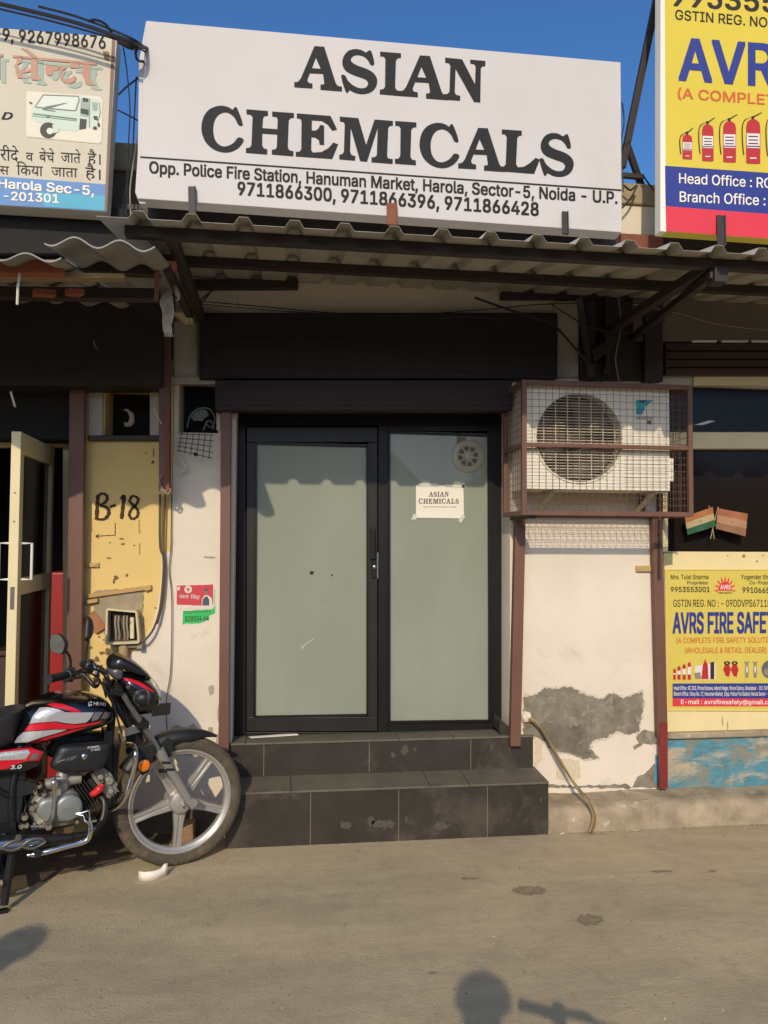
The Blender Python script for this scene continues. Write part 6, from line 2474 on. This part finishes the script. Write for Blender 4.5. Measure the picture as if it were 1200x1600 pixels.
# engine shroud
for sd in (1, -1):
    mb = MB()
    pillow(mb, L2([(95, 1166), (120, 1163), (165, 1160), (173, 1162), (173, 1172), (168, 1189), (160, 1199), (147, 1205), (122, 1207), (99, 1207), (82, 1202), (79, 1193), (86, 1180)], .13), .035, mid=.12 * sd, pw=.3, k=3)
    sh = bb(mb, 'engine_shroud', M_bplast, smooth=50)
    if sd > 0:
        stt_ = bvh(mb)
        mb = MB()
        decal_text(mb, 'HF', (103, 1189), (121, 1186), 5.5, stt_, bold=.03, shear=.4)
        decal(mb, [(90, 1190), (102, 1185), (101, 1187.5), (89, 1192)], stt_, lim=2, off=.003)
        bb(mb, 'shroud_emblem', mat('emblem_grey', (120, 118, 114), 0.4), sh)
        mb = MB()
        decal_text(mb, 'POWER', (137, 1170), (155, 1168), 3, stt_, bold=.01)
        decal_text(mb, 'START', (142, 1173.5), (157, 1172), 2.6, stt_, bold=.01)
        bb(mb, 'shroud_lettering', M_decalw, sh)
        mb = MB()
        mb.lathe(L(132, 1182, .155), LAT, [(-.006, 0), (-.006, .006), (-.002, .012), (.004, .012), (.004, 0)], 18)
        bb(mb, 'bolt', M_chrome, sh)

# frame tubes
mb = MB()
for d in (.0,):
    mb.tube([L(176, 1105, d), L(172, 1150, d), L(168, 1200, d), L(166, 1255, d), L(150, 1290, d)], .019, 12, smooth=5)
mb.tube([Vector((-.34, 0, .80)), Vector((-.62, 0, .74)), Vector((-.9, 0, .70)), Vector((-1.35, 0, .74))], .017, 10, smooth=4)
for sd in (-1, 1):
    mb.tube([Vector((-.72, .08 * sd, .72)), Vector((-.76, .1 * sd, .45)), Vector((-.72, .1 * sd, .28)), Vector((-.5, .08 * sd, .235))], .014, 10, smooth=4)
    mb.tube([Vector((-.76, .1 * sd, .47)), Vector((-1.05, .12 * sd, .66)), Vector((-1.42, .10 * sd, .74))], .012, 10, smooth=4)
    mb.bar(Vector((-.74, .10 * sd, .345)), Vector((-1.265, .105 * sd, WR)), .022, .04)
bb(mb, 'frame', M_frame, smooth=50)
mb = MB()
slab(mb, L2([(161, 1140), (176, 1140), (174, 1262), (166, 1268), (162, 1240), (164, 1180)], .03), -.04, .05)
slab(mb, L2([(176, 1160), (187, 1160), (184, 1210), (180, 1262), (173, 1266)], .03), -.04, .04)
bb(mb, 'horn_guard', M_frame, bevel=0.006)

# engine
mb = MB()
ol = L2([(48, 1252), (60, 1240), (84, 1236), (108, 1232), (124, 1238), (130, 1256), (130, 1278), (120, 1288), (96, 1294), (70, 1296), (52, 1290), (46, 1272)], .09)
pillow(mb, ol, .115, pw=.22, flat=.1)
en = bb(mb, 'engine', M_engine, smooth=50)
mb = MB()
pillow(mb, L2([(55, 1264), (64, 1249), (84, 1244), (104, 1243), (120, 1248), (127, 1262), (122, 1276), (106, 1283), (82, 1284), (64, 1280)], .12), .030, mid=.112, pw=.25, flat=.0)
cv = bb(mb, 'crankcase_cover', M_cover, en, smooth=40)
mb = MB()
c = L(107, 1262, .142)
mb.lathe(c, (0, -1, 0), [(-.02, .058), (.010, .057), (.016, .050), (.018, .046), (.018, 0)], 36)
bb(mb, 'clutch_cap', M_cover, cv, smooth=30)
mb = MB()
pts_, trs = [], None
vs, fs = text_verts('HERO', .02)
for v in vs:
    pass
x0_, x1_ = min(v.x for v in vs), max(v.x for v in vs)
mb.add([c + Vector((lerp(-.026, .026, (v.x - x0_) / (x1_ - x0_)), -.0192, -.010 + v.y * .030)) for v in vs], fs)
bb(mb, 'cap_lettering', mat('cast_letter', (168, 170, 164), 0.4, metal=.3), cv)
mb = MB()
rnd = random.Random(2)
for x, y, r in ((38, 1277, .016), (33, 1291, .013), (41, 1290, .012), (52, 1292, .014), (60, 1292, .016), (68, 1289, .014), (75, 1288, .014), (56, 1258, .012), (68, 1241, .012), (61, 1228, .012), (55, 1238, .01), (50, 1262, .016), (120, 1283, .012)):
    mb.lathe(L(x, y, .125), LAT, [(-.014, 0), (-.014, r * .7), (-.008, r), (.01, r), (.02, r)], 12)
bb(mb, 'cover_bolt', M_chrome, en, smooth=40)
# finned cylinder leaning forward
a, b = L(112, 1252, .0), L(150, 1224, .0)
u = (b - a).normalized()
s_ = Vector((-u.z, 0, u.x))
mb = MB()
mb.bar(a, b, .10, .10, up=(0, 1, 0))
for i in range(7):
    q = a.lerp(b, .10 + i * .105)
    h_, w_ = .078, .085
    mb.prism([q + s_ * h_ + Vector((0, -w_, 0)), q + s_ * h_ + Vector((0, w_, 0)), q - s_ * h_ + Vector((0, w_, 0)), q - s_ * h_ + Vector((0, -w_, 0))], u * .0045)
bb(mb, 'cylinder', mat('fin_black', (40, 38, 36), 0.6), en, bevel=0.001)
mb = MB()
e = b + u * .004
ol = [(-.070, 0), (.070, 0), (.078, .03), (.06, .062), (.02, .074), (-.04, .07), (-.072, .05)]
pp = [e + s_ * x + u * y for x, y in ol]
mb.prism([p + Vector((0, -.075, 0)) for p in pp], (0, .15, 0))
for i in range(4):
    q = e + u * (.012 + .014 * i)
    mb.prism([q + s_ * .074 + Vector((0, -.088, 0)), q + s_ * .074 + Vector((0, .088, 0)), q - s_ * .074 + Vector((0, .088, 0)), q - s_ * .074 + Vector((0, -.088, 0))], u * .004)
for x_, y_, r in ((.04, .03, .014), (-.045, .03, .014), (.0, .05, .02)):
    mb.lathe(e + s_ * x_ + u * y_ + Vector((0, -.075, 0)), LAT, [(-.022, 0), (-.022, r * .8), (-.016, r), (.01, r)], 14)
bb(mb, 'cylinder_head', M_engine, en, bevel=0.002)
mb = MB()
mb.tube([L(160, 1226, .10), L(155, 1233, .105), L(148, 1239, .10), L(142, 1241, .09)], [.012, .018, .016, .010], 12, smooth=4)
bb(mb, 'spark_plug_cap', mat('plug_red', (206, 40, 34), 0.4), en, smooth=60)
mb = MB()
mb.tube([L(160, 1226, .10), L(168, 1215, .08), L(166, 1200, .05)], .005, 8, smooth=5)
bb(mb, 'spark_plug_lead', M_cable, en, smooth=60)
# carburettor
mb = MB()
p = L(97, 1219, .07)
mb.tube([p + Vector((-.07, 0, -.01)), p + Vector((.08, 0, .0))], .026, 14)
mb.lathe(p + Vector((0, -.01, 0)), (0, 0, 1), [(-.055, 0), (-.055, .022), (-.02, .03), (.03, .028), (.045, .02), (.045, 0)], 16)
mb.lathe(p + Vector((-.03, -.035, 0)), LAT, [(-.02, 0), (-.02, .014), (.01, .018)], 12)
bb(mb, 'carburettor', M_engine, en, smooth=40)
# kick starter
mb = MB()
mb.tube([L(88, 1217, .15), L(84, 1222, .165), L(84, 1240, .168), L(83.5, 1264, .168), L(81, 1277, .165), L(76, 1287, .15)], [.0085, .0085, .0075, .0085, .010, .013], 10, smooth=4)
mb.lathe(L(75, 1289, .13), LAT, [(-.03, 0), (-.03, .014), (0, .018), (.02, .018)], 14)
mb.tube([L(83, 1217, .15), L(95, 1216, .155)], .009, 10)
bb(mb, 'kick_lever', M_chrome, en, smooth=50)
# clutter of brackets and hoses behind the engine
mb = MB()
for pts in ((L(36, 1240, .05), L(40, 1260, .06), L(34, 1280, .07)), (L(52, 1222, .06), L(50, 1244, .07), L(44, 1260, .06)), (L(20, 1245, .06), L(26, 1262, .07), L(18, 1280, .08)), (L(8, 1248, .06), L(4, 1262, .07), L(-4, 1276, .06))):
    mb.tube(pts, .007, 8, smooth=4)
slab(mb, L2([(-10, 1216), (44, 1220), (60, 1225), (52, 1238), (20, 1246), (-20, 1244)], .08), .02, .095)
slab(mb, L2([(-10, 1284), (20, 1282), (44, 1288), (40, 1300), (-10, 1300)], .08), .02, .08)
bb(mb, 'battery_tray', M_bplast, bevel=0.003)
mb = MB()
slab(mb, L2([(84, 1292), (116, 1286), (114, 1298), (104, 1304), (100, 1318), (88, 1318), (82, 1304)], .06), -.06, .08)
bb(mb, 'sump', mat('oily_cast', (104, 84, 62), 0.6, metal=.3, var=.3, scale=16), en, bevel=0.004)

# exhaust
mb = MB()
mb.tube([L(152, 1242, .06), L(163, 1252, .09), L(160, 1280, .115), L(140, 1302, .13), L(110, 1308, .145)], .017, 14, smooth=6)
ex = bb(mb, 'exhaust_pipe', mat('dark_pipe', (58, 52, 48), 0.4, metal=.6), smooth=60)
mb = MB()
m0, m1 = L(112, 1309, .155), Vector((-1.46, -.165, .345))
mb.tube([m0, m0.lerp(m1, .12), m0.lerp(m1, .35), m0.lerp(m1, .97), m1], [.019, .026, .042, .046, .03], 18)
bb(mb, 'silencer', mat('satin_black_metal', (44, 42, 40), 0.4, metal=.4), ex, smooth=50)
mb = MB()
u = (m1 - m0).normalized()
vs, fs = [], []
n = 26
for i in range(n + 1):
    t = lerp(.13, .62, i / n)
    p = m0 + (m1 - m0) * t
    hw = .019 if i not in (0, n) else .006
    for k in range(5):
        a = lerp(-hw, hw, k / 4)
        r = lerp(.030, .0485, min(1, (t - .1) / .25))
        vs.append(p + Vector((0, -r - .006 + abs(a) * .25, a + .010)))
for i in range(n):
    for k in range(4):
        fs.append([i * 5 + k, i * 5 + k + 1, i * 5 + k + 6, i * 5 + k + 5])
mb.add(vs, fs)
o = bb(mb, 'heat_shield', mat('blued_steel', (150, 170, 196), 0.22, metal=.8), ex, smooth=60)
md = o.modifiers.new('thickness', 'SOLIDIFY')
md.thickness = .003
mb = MB()
for t, w in ((.16, .05), (.24, .06)):
    p = m0 + (m1 - m0) * t
    mb.tube([p + Vector((.04, -.045, .005)), p + Vector((.02, -.048, .024)), p + Vector((-.02, -.050, .026)), p + Vector((-.05, -.05, .006)), p + Vector((-.01, -.05, -.012)), p + Vector((.04, -.045, .005))], .006, 8, smooth=3)
mb.lathe(L(29, 1309, .215), LAT, [(-.008, 0), (-.008, .010), (0, .014), (.004, .014)], 14)
bb(mb, 'shield_trim', mat('trim_grey', (120, 112, 102), 0.4, metal=.6), ex, smooth=50)
# polished brake pedal bar and foot rest
mb = MB()
mb.tube([L(138, 1283, .20), L(141, 1290, .205), L(141, 1300, .21), L(137, 1311, .21), L(126, 1317, .21), L(105, 1322, .21), L(80, 1329, .21), L(58, 1334, .20), L(43, 1336, .19)], [.011, .011, .0115, .012, .012, .012, .012, .012, .008], 12, smooth=5)
mb.bar(L(134, 1283, .205), L(150, 1280, .205), .04, .010)
bb(mb, 'foot_bar', M_chrome, smooth=60)
mb = MB()
mb.tube([L(119, 1271, .18), L(128, 1270, .19), L(139, 1266, .2), L(140.5, 1281, .2)], .004, 8)
mb.tube([L(119, 1272, .18), L(130, 1274, .19), L(133, 1284, .2), L(139, 1285, .2)], .004, 8)
bb(mb, 'brake_rod', M_chrome)
# chrome crash guard
for sd in (1, -1):
    mb = MB()
    d = .20
    pts = [L(200, 1163, .06), L(208, 1165, .14), L(212, 1176, d), L(210, 1196, d), L(205, 1218, d), L(198, 1240, d), L(190, 1254, .16), L(178, 1264, .09), L(170, 1266, .05)]
    if sd < 0:
        pts = [Vector((p.x, -p.y, p.z)) for p in pts]
    mb.tube(pts, .0115, 12, smooth=6)
    cg = bb(mb, 'crash_guard', M_chrome, smooth=60)
    mb = MB()
    c = L(225, 1196, .15)
    c.y *= sd
    mb.lathe(c, (0, -sd, 0), [(-.01, 0), (-.01, .030), (.004, .031), (.006, .027)], 24)
    bb(mb, 'reflector_base', M_bplast, cg)
    mb = MB()
    mb.lathe(c, (0, -sd, 0), [(.0055, .0275), (.010, .024), (.012, .012), (.0125, 0)], 24)
    bb(mb, 'reflector', M_amber, cg, smooth=60)
    mb = MB()
    slab(mb, [(p.x, p.z) for p in (L(x, y, .13) for x, y in ((212, 1170), (238, 1162), (242, 1176), (232, 1206), (222, 1212), (214, 1200)))], .13 * sd - .004, .13 * sd + .004)
    bb(mb, 'guard_panel', M_bplast, cg, bevel=0.003)

# rear half, out of the photograph
mb = MB()
vs, fs = [], []
for i in range(25):
    a = radians(lerp(20, 170, i / 24))
    for j in range(9):
        t = lerp(-1, 1, j / 8)
        r = .375 - .05 * abs(t) ** 3
        vs.append((-1.265 + r * cos(a), .075 * t, WR + r * sin(a)))
for i in range(24):
    for j in range(8):
        fs.append([i * 9 + j, i * 9 + j + 1, i * 9 + j + 10, i * 9 + j + 9])
mb.add(vs, fs)
o = bb(mb, 'rear_mudguard', M_bplast, smooth=70)
md = o.modifiers.new('thickness', 'SOLIDIFY')
md.thickness = .004
for sd in (-1, 1):
    mb = MB()
    p0, p1 = Vector((-1.20, .135 * sd, .36)), Vector((-1.08, .125 * sd, .69))
    mb.tube([p0, p1], .016, 12)
    dd = (p1 - p0)
    for i in range(9):
        q = p0 + dd * (.25 + .07 * i)
        mb.tube([q, q + dd * .03], .030, 14)
    bb(mb, 'shock_absorber', M_fork, smooth=40)
    mb = MB()
    mb.tube([Vector((-.66, .10 * sd, .255)), Vector((-.66, .25 * sd, .26))], .016, 12)
    bb(mb, 'foot_rest', M_bplast, smooth=40)
    mb = MB()
    mb.lathe(Vector((-1.60, .17 * sd, .66)), (-1, 0, 0), [(-.03, 0), (-.02, .03), (.01, .034), (.025, .02), (.028, 0)], 18)
    bb(mb, 'rear_indicator', M_amber, smooth=60)
mb = MB()
pillow(mb, [(-1.42, .78), (-1.56, .80), (-1.66, .77), (-1.64, .70), (-1.50, .68), (-1.40, .70)], .09, pw=.4)
bb(mb, 'tail_lamp', M_redlens, smooth=50)
mb = MB()
mb.tube([Vector((-1.06, y, z)) for y, z in ((-.11, .80), (-.15, .82))] + [Vector((-1.35, -.16, .86)), Vector((-1.56, -.12, .89)), Vector((-1.60, 0, .90)), Vector((-1.56, .12, .89)), Vector((-1.35, .16, .86)), Vector((-1.06, .15, .82)), Vector((-1.06, .11, .80))], .011, 10, smooth=4)
bb(mb, 'grab_rail', M_chrome, smooth=60)
mb = MB()  # unseen chain case and side guard, added to thicken the bike's shadow
slab(mb, [(-.48, .42), (-.60, .46), (-1.25, .40), (-1.40, .36), (-1.42, .28), (-1.30, .24), (-.62, .26), (-.48, .34)], -.16, -.10)
bb(mb, 'added_chain_case', M_bplast, bevel=0.01)
mb = MB()
slab(mb, [(-.92, .62), (-1.36, .68), (-1.38, .46), (-1.30, .36), (-1.02, .38), (-.92, .48)], -.205, -.198)
bb(mb, 'added_side_guard', M_frame, bevel=0.004)
mb = MB()
slab(mb, [(-.70, .60), (-1.0, .64), (-1.05, .50), (-.98, .36), (-.72, .34)], -.09, .09)
bb(mb, 'air_box', M_bplast, bevel=0.01)
# centre stand and its foot at the lower left corner
s0 = L(8, 1340, .14).x
mb = MB()
for sd in (-1, 1):
    mb.bar(Vector((s0 + .03, .12 * sd, .26)), Vector((s0, .15 * sd, .03)), .026, .024)
    mb.box((s0 - .05, .15 * sd - .016, 0), (s0 + .015, .15 * sd + .016, .014))
mb.bar(Vector((s0 + .012, -.13, .12)), Vector((s0 + .012, .13, .12)), .03, .03)
st_ = bb(mb, 'centre_stand', M_frame, bevel=0.002)
mb = MB()
mb.tube([Vector((s0 - .01, -.17, .135)), Vector((s0 - .14, -.19, .13)), Vector((s0 - .19, -.19, .14))], .012, 10)
bb(mb, 'stand_pedal', mat('worn_pedal', (168, 150, 104), 0.5, metal=.3), st_, smooth=50)
# ================================================================== BEHIND THE VIEWPOINT (their shadows reach into the picture)
def copy_tree(o, parent=None, skip=()):
    if o.name.split('.')[0] in skip:
        return None
    c = o.copy()
    COL.objects.link(c)
    c.parent = parent
    for ch in list(o.children):
        copy_tree(ch, c, skip)
    return c


g_ = G(815, 1570)
h_ = lg0.z
a_ = radians(47)
sh = Vector((g_.x - h_ * sin(SUN_AZ) / math.tan(SUN_EL), g_.y - h_ * cos(SUN_AZ) / math.tan(SUN_EL), 0))
b_ = copy_tree(bike, None, ('mirror_stem', 'mirror_shell', 'mirror_glass', 'headlamp_cowl', 'number_plate', 'lever'))
b_.location = (sh.x - (lg0.x * cos(a_) - lg0.y * sin(a_)), sh.y - (lg0.x * sin(a_) + lg0.y * cos(a_)), 0)
b_.rotation_euler = (0, 0, a_)
tag(b_, 'motorcycle without mirrors beside the photographer, its handlebar shadow on the road', 'motorcycle')

person = root('person', (-.07, -.24, 0), 'person standing and holding up a phone, seen only as a head shadow on the road', 'person')


def skinned(name, verts, edges, m, parent, sub=2):
    """Body grown over connected joints: verts = [(x, y, z, radius)], the first is the root."""
    me = bpy.data.meshes.new(name)
    me.from_pydata([v[:3] for v in verts], edges, [])
    me.materials.append(m)
    o = bpy.data.objects.new(name, me)
    COL.objects.link(o)
    o.parent = parent
    md = o.modifiers.new('skin', 'SKIN')
    md.use_smooth_shade = True
    for sv, v in zip(me.skin_vertices[0].data, verts):
        sv.radius = (v[3], v[3] if len(v) < 5 else v[4])
    me.skin_vertices[0].data[0].use_root = True
    s = o.modifiers.new('subdivision', 'SUBSURF')
    s.levels = s.render_levels = sub
    return o


bv = [(0, 0, .96, .15, .11), (0, 0, 1.12, .14, .10), (0, .01, 1.28, .165, .11), (0, .01, 1.41, .12, .09), (0, .02, 1.48, .055, .055), (0, .035, 1.55, .062, .075), (0, .04, 1.64, .082, .100), (0, .03, 1.72, .068, .085),
      (.10, 0, .90, .095), (.12, .02, .50, .062), (.13, 0, .09, .042), (.14, .11, .04, .035),
      (-.10, 0, .90, .095), (-.12, .02, .50, .062), (-.13, 0, .09, .042), (-.14, .11, .04, .035),
      (.18, .0, 1.39, .058), (.23, .02, 1.12, .043), (.14, .15, 1.24, .034), (.085, .20, 1.33, .026),
      (-.18, .0, 1.39, .058), (-.23, .02, 1.12, .043), (-.14, .15, 1.24, .034), (-.085, .20, 1.33, .026)]
be = [(0, 1), (1, 2), (2, 3), (3, 4), (4, 5), (5, 6), (6, 7), (0, 8), (8, 9), (9, 10), (10, 11), (0, 12), (12, 13), (13, 14), (14, 15), (3, 16), (16, 17), (17, 18), (18, 19), (3, 20), (20, 21), (21, 22), (22, 23)]
for sx in (1, -1):
    for q in range(4):
        bv.append((sx * (.070 - .004 * q), .200 + .004 * q, 1.375 - .016 * q, .009))
        be.append((19 if sx > 0 else 23, len(bv) - 1))
        bv.append((sx * .038, .203, 1.385 - .017 * q, .008))
        be.append((len(bv) - 2, len(bv) - 1))
skinned('body', bv, be, mat('clothing_and_skin', (120, 96, 78), 0.8), person)
mb = MB()
mb.lathe((0, .02, 1.655), (0, 0, 1), [(.0, .100), (.03, .098), (.06, .085), (.085, .05), (.095, 0)], 20)
mb.build('hair', mat('black_hair', (22, 19, 17), 0.6), person, world=False, smooth=70)
ph = MB()
ph.box((-.036, -.030, 1.37), (.036, -.021, 1.52))
tag(ph.build('phone', M_bplast, bevel=0.003), 'phone held upright in front of the photographer', 'phone')

p2_ = copy_tree(person)
g_ = G(12, 1486)
p2_.location = (g_.x - 1.64 * sin(SUN_AZ) / math.tan(SUN_EL), g_.y - .04 - 1.64 * cos(SUN_AZ) / math.tan(SUN_EL), 0)
tag(p2_, 'second person out of the picture at the left, seen only as a shadow', 'person')

# low row across the road, mirrored faintly in the glass door
opp = root('shop_building', (3, -13, 0), 'low pitched tin roofed row across the road, mirrored faintly in the door glass', 'building')
mb = MB()
mb.box((-14, -18, 0), (22, -12.5, 2.9))
mb.build('wall', mat('opposite_wall', (150, 132, 108), 0.9, var=0.2, scale=.8), opp)
mb = MB()
for x0_ in (-14, -5, 4, 13):
    mb.prism([(x0_ - .2, -12.2, 2.9), (x0_ + 9.2, -12.2, 2.9), (x0_ + 8.0, -12.2, 4.1), (x0_ + 4.6, -12.2, 4.4)], (0, -6, 0))
mb.build('roof', mat('opposite_roof', (96, 88, 80), 0.8, var=0.2, scale=.7), opp)
